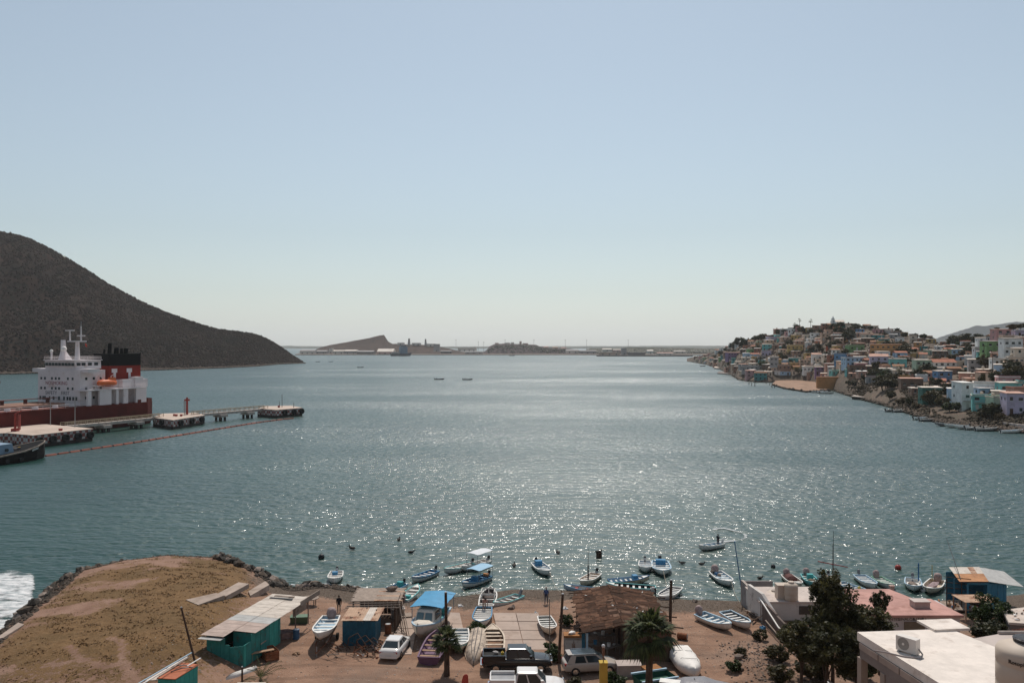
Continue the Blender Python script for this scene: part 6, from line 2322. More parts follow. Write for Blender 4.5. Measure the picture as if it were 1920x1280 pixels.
# cabin boat under the bright blue tarpaulin
def cabin_boat():
    t = boat('white cabin boat with windscreen under a bright blue tarpaulin roof', (782,1190),(826,1142),1.62, M('cabin_boat_cream', (.60,.52,.43),.5,.1,2.0,(.3,.22,.16),.2,1.5), TE, BP, W_, nthw=0, maxl=8.0, hs=1.35, deck=False, name='cabin_boat', beam=1.05)
    cb = M('cabin_cream', (.66,.58,.49),.45,.08,1.0,(.3,.24,.18),.15,1.0)
    fd = MB()
    rings = []
    for q in (.50,.62,.74,.85,.93,.985):
        b_, zs, *_ = _hull_st(q)
        w = max(.02, b_ - .08)
        rings.append([(-BL / 2 + BL * q, w, zs),(-BL / 2 + BL * q, w * .5, zs + .14),(-BL / 2 + BL * q, -w * .5, zs + .14),(-BL / 2 + BL * q, -w, zs)])
    obj('foredeck', fd.loft(rings, False, False), cb, t, smooth=True)
    c = obj('cabin', MB().loft([[(-.4,-.72,.75),(1.7,-.66,.85),(1.7,.66,.85),(-.4,.72,.75)],[(-.4,-.66,1.45),(1.15,-.56,1.45),(1.15,.56,1.45),(-.4,.66,1.45)],[(-.3,-.5,1.52),(.95,-.42,1.52),(.95,.42,1.52),(-.3,.5,1.52)]]), cb, t)
    for s in (-1,1):
        obj('windscreen_pane', MB().quad((1.66, s * .05,.98),(1.62, s * .55,.98),(1.22, s * .50,1.40),(1.26, s * .05,1.40),.015), glass('cabin_glass', (.10,.16,.18),.1), c)
        obj('side_window', MB().quad((-.2, s * .73,.95),(1.2, s * .69,.98),(.85, s * .625,1.38),(-.2, s * .67,1.38),.012), GLASS, c)
    obj('fore_hatch', MB().loft([[(1.9,-.4,.95),(2.7,-.3,1.0),(2.7,.3,1.0),(1.9,.4,.95)],[(1.95,-.36,1.08),(2.65,-.27,1.12),(2.65,.27,1.12),(1.95,.36,1.08)]]), cb, t)
    canopy(t, M('tarpaulin_blue', (.045,.25,.44),.5,.1,1.5,(.10,.33,.50),.2,2.0),-3.5,.95,1.12,1.66, None, .10)
    motor(t, .7)
    return t


cabin_boat()
b10 = boat('purple boat with bare thwarts beside the small palm', (833,1176),(803,1230),1.5, PU, PU, PU, WOOD_TAN, deck=False, nthw=5, maxl=6.8)
b11 = boat('white boat with grey-blue interior, bow towards the small palm', (859,1212),(863,1174),1.5, M('boat_ivory', (.62,.52,.42),.55,.1,2.0,(.25,.18,.12),.2,1.5), M('boat_grey_blue', (.36,.42,.44),.6,.1), W_, W_, deck=False, nthw=6, stripe=TE, maxl=6.2)


def upturned(label, bow, stern, z0, mat, keel, maxl=6.8, name='upturned_boat'):
    a, b_ = G(*bow, z0 + .3), G(*stern, z0 + .5)
    d = a - b_
    L = min(d.length, maxl)
    c = (a + b_) / 2
    t = thing(name, label, 'boat', (c.x, c.y, gz(c.x, c.y) + 1.02),(PI, 0,-math.atan2(d.y, d.x) * -1))
    t.scale = (L / BL,) * 3
    obj('hull', HULL, mat, t)
    obj('gunwale', RAIL, mat, t)
    k = MB()
    pts = []
    for i in range(11):
        q = i / 10
        *_, zk, cb, zc = _hull_st(q)[1:] if False else (0, *_hull_st(q)[2:])
        pts.append((-BL / 2 + BL * q, 0, zk - .02))
    obj('keel', k.tube(pts, .045,5), keel, t)
    for s in (-1,1):
        pts = []
        for i in range(11):
            q = i / 10
            _b, _zs, zk, cb, zc = _hull_st(q)
            pts.append((-BL / 2 + BL * q, s * cb * .55, zk + (zc - zk) * .55 - .02))
        obj('strake', MB().tube(pts, .03,4), keel, t)
    return t


upturned('upturned weathered white hull with dark keel between two beached boats', (888,1240),(897,1184),1.5, M('hull_weathered', (.50,.40,.31),.7,.2,2.0,(.10,.08,.07),.5,1.3), M('keel_grey', (.12,.11,.11),.8,.2))
b13 = boat('tan wooden boat with brown thwarts, bow towards the sea', (924,1172),(924,1222),1.5, WOOD_TAN, M('tan_inside', (.20,.11,.065),.8,.2), CREAM_BOAT, CREAM_BOAT, deck=CREAM_BOAT, nthw=6, maxl=6.6)
b14 = boat('blue-rimmed boat with slatted white thwarts on the concrete apron', (900,1167),(908,1134),1.45, W_, M('inside_grey', (.25,.22,.20),.8,.2), BM, W_, deck=W_, nthw=7, maxl=6.4)
b15 = boat('derelict white boat with empty window frames behind the slatted one', (920,1101),(911,1132),.75, M('hull_peeling', (.48,.42,.38),.7,.2,2.0,(.15,.1,.08),.5,1.2), M('inside_dark', (.10,.08,.075),.9,.2), W_, W_, deck=False, nthw=3, maxl=6.0)
for s in (-1,1):
    obj('wheelhouse_side', MB().box(-1.2,.6, s * .72 - .03, s * .72 + .03,.8,1.0).box(-1.2,.6, s * .72 - .03, s * .72 + .03,1.55,1.7).box(-1.2,-1.0, s * .72 - .03, s * .72 + .03,1.0,1.55).box(.4,.6, s * .72 - .03, s * .72 + .03,1.0,1.55), W_, b15)
obj('wheelhouse_front', MB().box(.6,.66,-.75,.75,.8,1.0).box(.6,.66,-.75,.75,1.55,1.7).box(.6,.66,-.06,.06,1.0,1.55), W_, b15)
obj('hoop', MB().tube([(1.2,-.6,.8),(1.3,-.5,1.5),(1.3,.5,1.5),(1.2,.6,.8)],.03,5), STEEL, b15)
b16 = boat('white panga with teal rim and grey motor drawn up on the dark gravel', (931,1128),(969,1114),.55, W_, W_, TE, W_, mot='grey', tilt=.6, nthw=4)
b17 = boat('white panga with blue box floating alone off the beach', (1028,1071),(1006,1051), None, W_, BP, W_, W_, mot='black', tilt=.2, nthw=5)
local_box(b17, 'bait_box', BLUE_BOX, -2.6,-1.7,-.5,.4,.5,1.25)
b18 = boat('cream panga with a dark mast moored left of the brown shelter', (1089,1090),(1118,1071), None, C_, C_, W_, W_, mot='black', tilt=.4, nthw=5)
obj('mast', MB().cyl((.3,0,.3),(.3,0,4.6),.05,.03,6), WOOD_DARK, b18)
obj('mast_foot', MB().cyl((.3,0,.3),(.3,0,2.4),.10,.09,6), BLACK, b18)
b19 = boat('small bright blue skiff just behind the corner of the brown shelter', (1078,1098),(1114,1102), None, BP, W_, BM, RED, nthw=3, maxl=5.5)
b20 = boat('blue and white striped panga lying broadside with a blue box', (1217,1080),(1141,1085), None, C_, BP, BD, W_, nthw=7)
local_box(b20, 'bait_box', BLUE_BOX, .6,1.4,-.4,.5,.5,1.25)
b21 = boat('broadside panga with green rim and white slats above the shelter roof', (1136,1093),(1229,1098), None, W_, M('inside_black', (.03,.03,.03),.8,.2), TE, W_, nthw=7, maxl=7.6)
b22 = boat('white panga with pale blue thwarts, left of the pair moored side by side', (1211,1065),(1209,1048), None, W_, BP, W_, W_, mot='black', tilt=.9, nthw=5, beam=1.1)
b23 = boat('white and blue panga with blue box, right of the pair moored side by side', (1243,1071),(1237,1048), None, W_, BP, BP, W_, mot='black', tilt=.1, nthw=5, beam=1.15)
local_box(b23, 'bait_box', BLUE_BOX, -2.5,-1.7,-.5,.5,.5,1.2)
b24 = boat('white slatted panga nosing the beach right of the brown shelter', (1238,1119),(1268,1097),-.05, W_, M('inside_dark_blue', (.06,.09,.13),.8,.2), W_, W_, nthw=7)
b25 = boat('white panga under way with a helmsman and a curling wake', (1314,1022),(1349,1016),-.12, W_, BP, W_, W_, mot='white', tilt=0, nthw=4)
b26 = boat('white panga with netting and gear piled on its motor end, afloat', (1369,1091),(1340,1067), None, W_, BP, W_, W_, mot='cover', nthw=5)
for k in range(4):
    obj('gear_bundle', random.choice(ROCKS),[NET, BLACK, BD, NET][k], b26,(-2.8 + k * .75,-.55 + .1 * k, .85),(.3,.2, k),(.4,.3,.28))
b27 = boat('white panga with covered motor on the bare sand, left of two side by side', (1367,1168),(1316,1147),1.3, W_, BP, BP, W_, mot='cover', nthw=5, roll=.10, stripe=None)
b28 = boat('white panga with blue rim on the bare sand, right of two side by side', (1406,1168),(1360,1142),1.3, W_, M('inside_slate', (.13,.15,.17),.8,.2), BP, W_, nthw=6, roll=.06)
b29 = boat('cream panga with brown tarpaulin heap, leftmost of the moored row at the right', (1500,1095),(1474,1074), None, C_, C_, W_, W_, mot='cover', nthw=4)
obj('tarpaulin_heap', MB().loft([[(x, w * math.cos(PI * k / 8),.55 + hh * math.sin(PI * k / 8)) for k in range(9)] for x, w, hh in ((-2.6,.5,.3),(-2.2,.75,.6),(-.6,.75,.6),(-.2,.5,.3))]), M('tarp_maroon', (.10,.04,.035),.85,.2), b29)
b30 = boat('teal-painted panga with teal crate, second of the moored row', (1528,1093),(1511,1073), None, TE, TE, TE, W_, mot='cover', nthw=5)
local_box(b30, 'crate', TEAL_BOX, -1.6,-.8,-.3,.5,.5,1.2)
b31 = boat('cream boat with curved cuddy and two tall thin masts in the moored row', (1567,1098),(1553,1076), None, C_, W_, C_, W_, nthw=3, mot='black')
obj('cuddy', MB().loft([[(x, w * math.cos(PI * k / 8),.7 + hh * math.sin(PI * k / 8)) for k in range(9)] for x, w, hh in ((-.3,.7,.7),(.8,.72,.75),(2.0,.55,.4))]), CREAM_BOAT, b31)
for x, h in ((-.8,7.2),(-1.4,5.4)):
    obj('mast', MB().cyl((x, .2,.3),(x, .25, h),.05,.025,6), BLACK, b31)
obj('boom_bar', MB().cyl((-1.2,-1.6,3.0),(-.4,1.9,2.6),.07,.06,6), RED, b31)
b32 = boat('pale blue skiff with yellow float, low in the moored row before the pink roof', (1613,1103),(1583,1092), None, W_, BP, BP, W_, mot='white', nthw=5)
obj('yellow_float', MB().ball((1.2,.3,.85),.25), M('float_yellow', (.5,.36,.08),.6,.1), b32)
b33 = boat('white and blue panga with dark motor, left of a touching pair in the moored row', (1640,1096),(1610,1074), None, W_, BP, BP, W_, mot='grey', tilt=0, nthw=6)
b34 = boat('pale green panga with covered motor, right of a touching pair in the moored row', (1673,1096),(1643,1078), None, W_, M('boat_pale_green', (.36,.50,.42),.5,.1), M('rim_green', (.20,.38,.27),.5,.1), W_, mot='cover', nthw=6)
b35 = boat('white panga full of netting with a blue upright, off the blue stilt shack', (1713,1100),(1710,1080), None, W_, W_, BP, W_, mot='grey', nthw=2, beam=1.1)
obj('net_heap', random.choice(ROCKS), NET, b35,(.4,0,.7), None, (1.6,.75,.35))
obj('upright', MB().box(-2.6,-2.45,.55,.70,.6,2.9), BD, b35)
b36 = boat('cream panga heaped with pinkish nets, rightmost of the moored row', (1740,1104),(1757,1083), None, C_, C_, W_, W_, mot='cover', nthw=2)
obj('net_heap', random.choice(ROCKS), M('pink_net', (.30,.22,.22),.95,.3,6.0), b36,(.3,0,.75), None, (2.0,.8,.4))
obj('upright', MB().cyl((-2.9,-.5,.6),(-2.9,-.5,2.6),.05,.04,6), M('post_yellow', (.4,.3,.08),.7,.1), b36)


# boat wrapped in a white sheet
def wrapped_boat():
    a, b_ = G(1303,1268,1.9), G(1274,1212,2.5)
    d = a - b_
    c = (a + b_) / 2
    t = thing('covered_boat', 'boat wrapped in a bright white sheet beside the large palm', 'boat', (c.x, c.y, gz(c.x, c.y)), math.atan2(d.y, d.x))
    L = d.length
    mb = MB()
    rings = []
    r_ = random.Random(3)
    for i in range(9):
        u = i / 8
        w = .95 * (1 - max(0,(u - .45) / .55) ** 2.2) + .05
        x = -L / 2 + L * u
        hgt = 1.25 - .1 * u
        rings.append([(x, w * 1.02,.35),(x, w * r_.uniform(.96,1.04),.85),(x, w * .7, hgt - .1 + r_.uniform(-.03,.03)),(x, 0, hgt + r_.uniform(-.05,.02)),(x, -w * .7, hgt - .1 + r_.uniform(-.03,.03)),(x, -w * r_.uniform(.96,1.04),.85),(x, -w * 1.02,.35)])
    obj('sheet', mb.loft(rings, True, True), M('white_sheet', (.74,.70,.65),.6,.05,2.0,(.5,.42,.36),.12,1.0, bump=.05, bscale=3), t, smooth=True)
    obj('hull', MB().loft([[(-L / 2,.7,.02),(-L / 2,.95,.5),(-L / 2,-.95,.5),(-L / 2,-.7,.02)],[(L * .1,.7,.02),(L * .1,.95,.5),(L * .1,-.95,.5),(L * .1,-.7,.02)],[(L * .47,.05,.3),(L * .47,.12,.6),(L * .47,-.12,.6),(L * .47,-.05,.3)]]), CREAM_BOAT, t)
    for u in (-.3,.05):
        obj('lashing_rope', MB().tube([(L * u, -.97,.5),(L * u + .2,-.6,1.2),(L * u + .5,.6,1.22),(L * u + .7,.93,.5)],.015,4), BLACK, t)


wrapped_boat()
upturned('upturned white skiff under the clump palm by the long shed', (425,1284),(480,1262),1.5, W_, WOOD_GREY)

# helmsman's wake
def cov_wake(x, y):
    px = 960 + x / y * FPX
    py = HOR + CAM_Z / y * FPX
    best = np.full(np.shape(x),99.0)
    ln = [(1350,1016),(1362,1015),(1380,1014),(1396,1009),(1398,1003),(1388,998),(1374,994),(1356,990),(1338,992)]
    for (ax, ay),(bx, by) in zip(ln[:-1], ln[1:]):
        dx, dy = bx - ax, by - ay
        t = np.clip(((px - ax) * dx + (py - ay) * dy) / (dx * dx + dy * dy),0,1)
        best = np.minimum(best, np.hypot((px - ax - t * dx) * .35, py - ay - t * dy))
    return .62 * sstep(3.2,.6, best) * np.where(px < 1375,1.0,.9)


foam_sheet('wake', 'curling white wake behind the panga under way', 22,40,118,134,.22, cov_wake)


def cov_swash(x, y):
    d = -shore_dist(x, y)
    n1 = fbm(x * .35, y * .35,91)
    return .52 * sstep(.7,.1, np.abs(d - .35 - 1.3 * (n1 - .45))) * (x > -26) * (x < 27)


foam_sheet('swash', 'thin broken foam line where ripples meet the beach', -27,28,86,104,.16, cov_swash)

# ------------------------------------------------------------------ birds and buoys
def pelican(label, px, py, on=None, rz=0.0, s=1.0):
    p = G(px, py)
    t = thing('pelican', label, 'bird', p, rz, 'pelicans resting on the bay')
    t.scale = (s * .78, s * .85, s * .66)
    mb = MB()
    rings = []
    path = [(-.48,0,.16,.03),(-.36,0,.18,.11),(-.1,0,.20,.19),(.15,0,.22,.18),(.30,0,.28,.12),(.34,0,.36,.075),(.32,0,.44,.06),(.35,0,.50,.07),(.42,0,.51,.065),(.50,0,.49,.03)]
    for i, (x, y, z, r_) in enumerate(path):
        nx, nz = (1,0) if i < 4 else (0,1) if i < 7 else (1,0)
        rings.append([(x - (nz * r_ * math.sin(2 * PI * k / 8)), r_ * math.cos(2 * PI * k / 8), z + (nx * r_ * math.sin(2 * PI * k / 8))) for k in range(8)])
    obj('body', mb.loft(rings), M('pelican_brown', (.045,.036,.03),.8,.25,6.0), t, smooth=True)
    obj('bill', MB().loft([[(.46,-.03,.50),(.46,.03,.50),(.46,.02,.42),(.46,-.02,.42)],[(.62,-.015,.38),(.62,.015,.38),(.60,.01,.30),(.60,-.01,.30)],[(.72,-.006,.26),(.72,.006,.26),(.72,.004,.24),(.72,-.004,.24)]]), M('bill_grey', (.16,.12,.08),.7,.2), t)
    for s_ in (-1,1):
        obj('wing', MB().loft([[(.18, s_ * .16,.33),(.18, s_ * .20,.18)],[(-.15, s_ * .20,.35),(-.15, s_ * .23,.16)],[(-.55, s_ * .06,.27),(-.55, s_ * .08,.20)]], False, False), M('wing_dark', (.03,.025,.022),.85,.2), t)
    return t


for q in ((660,1029, 'pelican floating left of the beached skiffs, nearest the headland', 2.6,1.5),(748,1012, 'pelican floating farthest out off the awning boats', 1.4,1.3),(772,1036, 'pelican floating above the blue-rimmed panga', .4,1.3),(1046,1037, 'pelican floating above the lone white panga', 1.8,1.4),
          (964,1061, 'pelican floating between the awning boats and the lone panga', 1.5,1.4),(1278,1056, 'pelican floating right of the side-by-side pangas, the left of two', 3.0,1.2),(1316,1058, 'pelican floating right of the side-by-side pangas, the right of two', .2,1.2),(1425,1084, 'pale bird floating off the grey sea wall corner', .3,1.1)):
    pelican(q[2], q[0], q[1], None, q[3], q[4])
p = G(1123,1044)
t = tag(obj('mooring_pile', MB().cyl((0,0,-1.5),(0,0,.55),.42,.38,9).cyl((0,0,.55),(0,0,.68),.44,.40,9), WOOD_DARK, None, p), 'short dark pile in the water with a pelican on top', 'post')
pb = pelican('pelican perched on the short dark pile', 1123,1044, None, .3,1.3)
pb.location.z = .60
for px, py, r_, m_, lb in ((603,1046,.42, BLACK, 'dark round mooring buoy off the beached skiff'),(1683,1066,.40, RED, 'red round buoy right of the moored row'),(1449,1063,.3, BLACK, 'small dark buoy left of the moored row')):
    p = G(px, py)
    t = thing('buoy', lb, 'buoy', p)
    obj('float', MB().ball((0,0, r_ * .45), r_, None, None, 12,8), m_, t, smooth=True)
    obj('ring', MB().cyl((0,0, r_ * 1.4),(0,0, r_ * 1.75),.05,.05,6), STEEL, t)
# slanting blue pole at the sea wall
a, b_ = G(1392,1092,2.6), None
top = AT(1377,1015, a.y)
t = thing('slanting_pole', 'thin blue pole slanting out from the corner of the grey sea wall', 'pole', (a.x, a.y, 1.0))
obj('pole', MB().cyl((0,0,0),(top.x - a.x, 0, top.z - 1.0),.07,.05,7), BD, t)
obj('cap', MB().ball((top.x - a.x, 0, top.z - 1.0),.09), BM, t)
# ================================================================== THE FISHING BEACH: SHEDS AND HOUSES
TEAL_WALL = M('teal_boards', (.035,.21,.19),.8,.2,1.0,(.09,.06,.045),.32,1.2)
TEAL_BRIGHT = M('teal_boards_bright', (.04,.29,.25),.75,.15,1.0,(.08,.06,.05),.15,1.0)
BLUE_WALL = M('blue_sheets', (.018,.095,.145),.7,.25,1.2,(.10,.05,.03),.25,1.3)
TIN_PINK = corrugated('tin_pinkish', (.42,.32,.27),(.20,.13,.10),.25,.2,.65)
TIN_PALE = corrugated('tin_pale', (.55,.48,.41),(.33,.25,.19),.3,.2,.65)
TIN_RUST = corrugated('tin_rust', (.46,.30,.20),(.20,.08,.04),.6,.2,.75)
TIN_GREY = corrugated('tin_grey', (.40,.39,.37),(.30,.20,.14),.25,.2,.6)
ORANGE_ROOF = M('orange_roof', (.40,.125,.06),.75,.12,1.5,(.22,.09,.05),.3,1.0)


def frame(a, b_):
    """rotation of the line a->b on the ground"""
    return math.atan2(b_.y - a.y, b_.x - a.x)


# long teal shed with open canopy: local x runs along it (away), y to its left
A0, A1 = G(457,1256,1.5), G(578,1172,1.5)
LS = (A1 - A0).length
shed = thing('long_shed', 'long teal plank shed with corrugated roof and open canopy, beside the headland', 'shed', (A0.x, A0.y, gz(A0.x, A0.y) - .05), frame(A0, A1))
SW_ = 3.3
nb = 8
for k in range(nb):       # front boards
    y0, y1 = SW_ * k / nb, SW_ * (k + 1) / nb - .02
    if k < 4:
        obj('board', MB().box(-.04 - .01 * (k % 2),.0, y0, y1,0,1.75 - .08 * (k % 3)), TEAL_WALL, shed)
    else:
        obj('board', MB().box(-.04 - .01 * (k % 2),.0, y0, y1,0,2.3), TEAL_WALL, shed)
n2 = 16
xe = LS * .53
for k in range(n2):       # boards of the side facing the yard
    x0, x1 = xe * k / n2, xe * (k + 1) / n2 - .02
    bright = k in (0,11,12,13,14)
    obj('board', MB().box(x0, x1,-.05 - .012 * (k % 2),-.005,0,(1.8 if x1 < 1.5 else 2.36)), TEAL_BRIGHT if bright else TEAL_WALL, shed)
obj('back_wall', MB().box(0, LS * .98, SW_, SW_ + .05,0,2.45), TEAL_WALL, shed)
obj('cross_wall', MB().box(1.5,1.55,.0, SW_ * .55,0,2.3), TEAL_WALL, shed)
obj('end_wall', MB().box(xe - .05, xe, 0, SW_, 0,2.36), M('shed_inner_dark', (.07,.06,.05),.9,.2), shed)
dr = obj('door', MB().box(2.6,3.5,-.085,-.06,.05,1.95), TEAL_WALL, shed)
obj('door_bar', MB().box(2.6,3.5,-.11,-.086,1.0,1.1), WOOD_GREY, dr)
np_ = 15
for k in range(np_):      # roof sheets
    x0, x1 = -.25 + (LS + .3) * k / np_, -.25 + (LS + .3) * (k + 1) / np_ + .06
    m_ = TIN_PINK if k < 6 else TIN_PALE
    if k == 5 or k == 6:
        m_ = TIN_GREY
    lift = .012 * (k % 3)
    y0 = SW_ * .52 if x1 < 1.65 else -.35
    zr = lambda y: 2.42 + .05 * y / SW_ + lift
    obj('roof_sheet', MB().quad((x0, y0, zr(y0)),(x1, y0, zr(y0)),(x1, SW_ * .5 + .02, zr(SW_ * .5)),(x0, SW_ * .5 + .02, zr(SW_ * .5)),.02) if y0 < 0 else MB().box(x0, x1, y0, SW_ * .55, zr(0), zr(0) + .02), m_, shed)
    obj('roof_sheet', MB().quad((x0, SW_ * .5, zr(SW_ * .5) + .03),(x1, SW_ * .5, zr(SW_ * .5) + .03),(x1, SW_ + .45, zr(SW_) + .02),(x0, SW_ + .45, zr(SW_) + .02),.02), m_, shed)
obj('front_gable_sheet', MB().box(-.75,-.1, SW_ * .5, SW_ + .4,2.30,2.33), TIN_GREY, shed)
for x in (xe + (LS - xe) * .5, LS - .15):
    obj('post', MB().cyl((x, -.1,0),(x, -.1,2.42),.06,.05,7), WOOD_GREY, shed)
obj('beam', MB().box(xe, LS, -.14,-.04,2.28,2.38), WOOD_GREY, shed)
obj('hung_board', MB().box(xe + 2.4, xe + 5.0,-.03,.02,1.45,2.2), WOOD_GREY, shed)
obj('eave_board', MB().box(LS * .80, LS + 1.6,-.45,-.38,2.3,2.75), WOOD_GREY, shed)
obj('lean_plank', MB().box(LS - .6, LS - .3,1.2,3.2,2.5,2.56), WOOD_GREY, shed)
obj('lean_plank', MB().box(LS - 1.3, LS - 1.05,1.0,3.3,2.5,2.56), BLACK, shed)


def crate(label, p, rz, sx, sy, sz, mat, planks=4, group=None):
    t = thing('crate', label, 'crate', p, rz, group)
    for s in (-1,1):
        for k in range(planks):
            z0 = sz * k / planks
            obj('slat', MB().box(-sx / 2, sx / 2, s * sy / 2 - .015, s * sy / 2 + .015, z0 + .01, z0 + sz / planks - .02), mat, t)
            obj('slat', MB().box(s * sx / 2 - .015, s * sx / 2 + .015,-sy / 2 + .02, sy / 2 - .02, z0 + .01, z0 + sz / planks - .02), mat, t)
    obj('floor', MB().box(-sx / 2 + .02, sx / 2 - .02,-sy / 2 + .02, sy / 2 - .02,.0,.03), mat, t)
    return t


RUSTY = M('rusty_metal', RUST, .85,.3,2.0)
p = GP(506,1232)
crate('rust-red slatted crate of scraps against the long teal shed', p, .6,1.1,1.7,.8, RUSTY)
obj('scrap_heap', random.choice(ROCKS), WOOD_TAN, bpy.data.objects['crate'],(0,0,.6), None, (.45,.7,.25))
p = GP(492,1240)
tag(obj('loose_plank', MB().box(-1.0,1.0,-.2,.2,.9,.95).box(-.9,-.8,-.1,.1,0,.9).box(.7,.8,-.1,.1,0,.9), WOOD_TAN, None, p, .55), 'pale plank laid across two blocks beside the rust-red crate', 'plank')
p = GP(583,1134)
up = thing('table', 'low round-edged grey table in the sand at the canopy end of the long shed', 'table', p)
obj('top', MB().cyl((0,0,.75),(0,0,.83),.85,.85,14), WOOD_GREY, up)
for a in (.8,2.4,4.0,5.5):
    obj('leg', MB().cyl((.6 * math.cos(a),.6 * math.sin(a),0),(.6 * math.cos(a),.6 * math.sin(a),.75),.06,.05,6), WOOD_GREY, up)
p = GP(562,1166)
tag(obj('cooler_box', MB().box(-.8,.8,-.45,.45,0,.55).box(-.84,.84,-.49,.49,.56,.68), M('cooler_green', (.10,.16,.10),.6,.15), None, p, .1), 'dark green cooler box under the shed canopy', 'box')
p = GP(533,1194)
tag(obj('fish_tub', MB().loft([[(r_ * math.cos(2 * PI * k / 14) * 1.4, r_ * math.sin(2 * PI * k / 14), z) for k in range(14)] for z, r_ in ((0,.5),(.55,.62),(.58,.66),(.58,.58),(.1,.46))]), TARP_GREY, None, p, .3, smooth=False), 'greyish oval tub in the shade of the shed canopy', 'tub')

# orange-roofed teal shed at the bottom edge
q = [G(295,1269,4.0), G(330,1271,4.0), G(374,1243,4.0), G(341,1239,4.0)]
c = sum(q, Vector()) / 4
g0 = gz(c.x, c.y)
t = thing('orange_roofed_shed', 'teal shed with flat orange roof at the bottom edge, left of the long shed', 'shed', (c.x, c.y, g0))
L = [Vector((v.x - c.x, v.y - c.y, 0)) for v in q]
zr = 4.0 - g0
for i in range(4):
    a, b_ = L[i] * .93, L[(i + 1) % 4] * .93
    for k in range(5):
        p0, p1 = a.lerp(b_, k / 5), a.lerp(b_, (k + .97) / 5)
        d = (b_ - a).normalized()
        nn = Vector((d.y, -d.x, 0)) * .03
        obj('board', MB().loft([[p0, p1, p1 + nn, p0 + nn],[v + Vector((0,0, zr - .1)) for v in (p0, p1, p1 + nn, p0 + nn)]]), TEAL_BRIGHT, t)
for k in range(3):
    a, b_ = L[0].lerp(L[3], k / 3), L[1].lerp(L[2], k / 3)
    a2, b2 = L[0].lerp(L[3],(k + 1) / 3), L[1].lerp(L[2],(k + 1) / 3)
    up_ = Vector((0,0, zr - .01 * k))
    obj('roof_sheet', MB().quad(a + up_, b_ + up_, b2 + up_, a2 + up_, .05), ORANGE_ROOF, t)
ch = zr
for i, (ax, ay, bx, by) in enumerate(((-1.0,.2,.3,.9),(-.4,-.4,.9,.5))):
    obj('old_bracket', MB().tube([(ax, ay, zr + .06),((ax + bx) / 2,(ay + by) / 2, zr + .16),(bx, by, zr + .06)],.04,5), BLACK, t)
for i, (p0, p1, m_) in enumerate((((258,1281),(360,1222), BLUE_PALE),((262,1284),(352,1230), WHITE),((300,1266),(354,1231), WOOD_GREY),((352,1247),(377,1232), WHITE))):
    a, b_ = G(*p0,4.15 + .05 * i), G(*p1,4.15 + .05 * i)
    tag(obj('pipe', MB().cyl((0,0,0), b_ - a, .05,.05,7).cyl((b_ - a) * .995,(b_ - a),.065,.065,7), m_, None, a),['pale blue pipe laid along the orange-roofed shed, the longest', 'white pipe laid parallel to the pale blue pipe on the shed', 'weathered pole lying across the orange roof edge', 'short white pipe sticking out behind the orange roof'][i], 'pipe')
a, b_, c2, d2 = G(268,1274,3.7), G(300,1272,3.7), G(348,1240,3.7), G(330,1238,3.7)
tag(obj('roof_board', MB().quad(a, b_, c2, d2,.06), M('board_cream', (.50,.42,.35),.8,.15,1.0, GRIME, .2), None), 'pale cream board lying beside the orange roof', 'board')

# corrugated blue shed
B0, B1 = G(644,1201,1.5), G(702,1213,1.5)
B0 = G(643,1161,3.75)
B1 = G(704,1161,3.75)
Bb = G(712,1141,3.75)
w = B1.x - B0.x
dp = Bb.y - B1.y
t = thing('blue_shed', 'dark blue sheet-metal shed with rusty corrugated roof near the trailer boat', 'shed', (B0.x, B0.y, gz(B0.x, B0.y) - .05))
zt = 3.75 - t.location.z
for k in range(9):
    obj('wall_sheet', MB().box(w * k / 9, w * (k + 1) / 9 - .015,-.02 - .015 * (k % 2),.01,0, zt - .05 * (k % 3)), BLUE_WALL, t)
    obj('wall_sheet', MB().box(w - .01, w + .02 + .015 * (k % 2), dp * k / 9, dp * (k + 1) / 9 - .015,0, zt - .04 * ((k + 1) % 3)), BLUE_WALL, t)
obj('back_wall', MB().box(0, w, dp, dp + .04,0, zt), BLUE_WALL, t)
obj('side_wall', MB().box(-.02,.02,0, dp, 0, zt), BLUE_WALL, t)
for k in range(5):
    x0, x1 = -.15 + (w + .35) * k / 5,-.15 + (w + .35) * (k + 1) / 5 + .05
    obj('roof_sheet', MB().quad((x0,-.2, zt + .02 + .015 * (k % 2)),(x1,-.2, zt + .02 + .015 * (k % 2)),(x1 + .1, dp + .2, zt + .12),(x0 + .1, dp + .2, zt + .12),.02), TIN_RUST if k != 3 else TIN_PALE, t)
for k in range(7):
    obj('roof_weight', random.choice(ROCKS), ROCK_MATS[1], t, (random.uniform(.2, w), random.uniform(.2, dp), zt + .15), None, (.1,.1,.08))

# weathered wooden shack behind it
C0 = G(663,1127,3.7)
C1 = G(744,1131,3.7)
Cd = G(746,1108,3.7)
w = C1.x - C0.x
dp = min(Cd.y - C1.y, 5.0)
g0 = gz(C1.x, C1.y)
t = thing('wooden_shack', 'weathered open wooden shack with loose boards on its roof, behind the blue shed', 'shack', (C0.x, C0.y, g0 - .05))
zt = 3.7 - t.location.z
for x, y in ((0,-1.8),(w, -1.8),(0,0),(w * .5,0),(w, 0),(0, dp),(w, dp)):
    obj('post', MB().cyl((x, y, 0),(x, y, zt),.09,.08,7), WOOD_DARK, t)
for k in range(14):
    obj('wall_plank', MB().box(w - .03, w + .02 + .012 * (k % 2),-1.8 + (dp + 1.8) * k / 14,-1.8 + (dp + 1.8) * (k + 1) / 14 - .03,0, zt - random.uniform(.05,.4)), WOOD_DARK, t)
for k in range(11):
    obj('wall_plank', MB().box(w * k / 11, w * (k + 1) / 11 - .03, dp, dp + .04,0, zt - .1), WOOD_DARK, t)
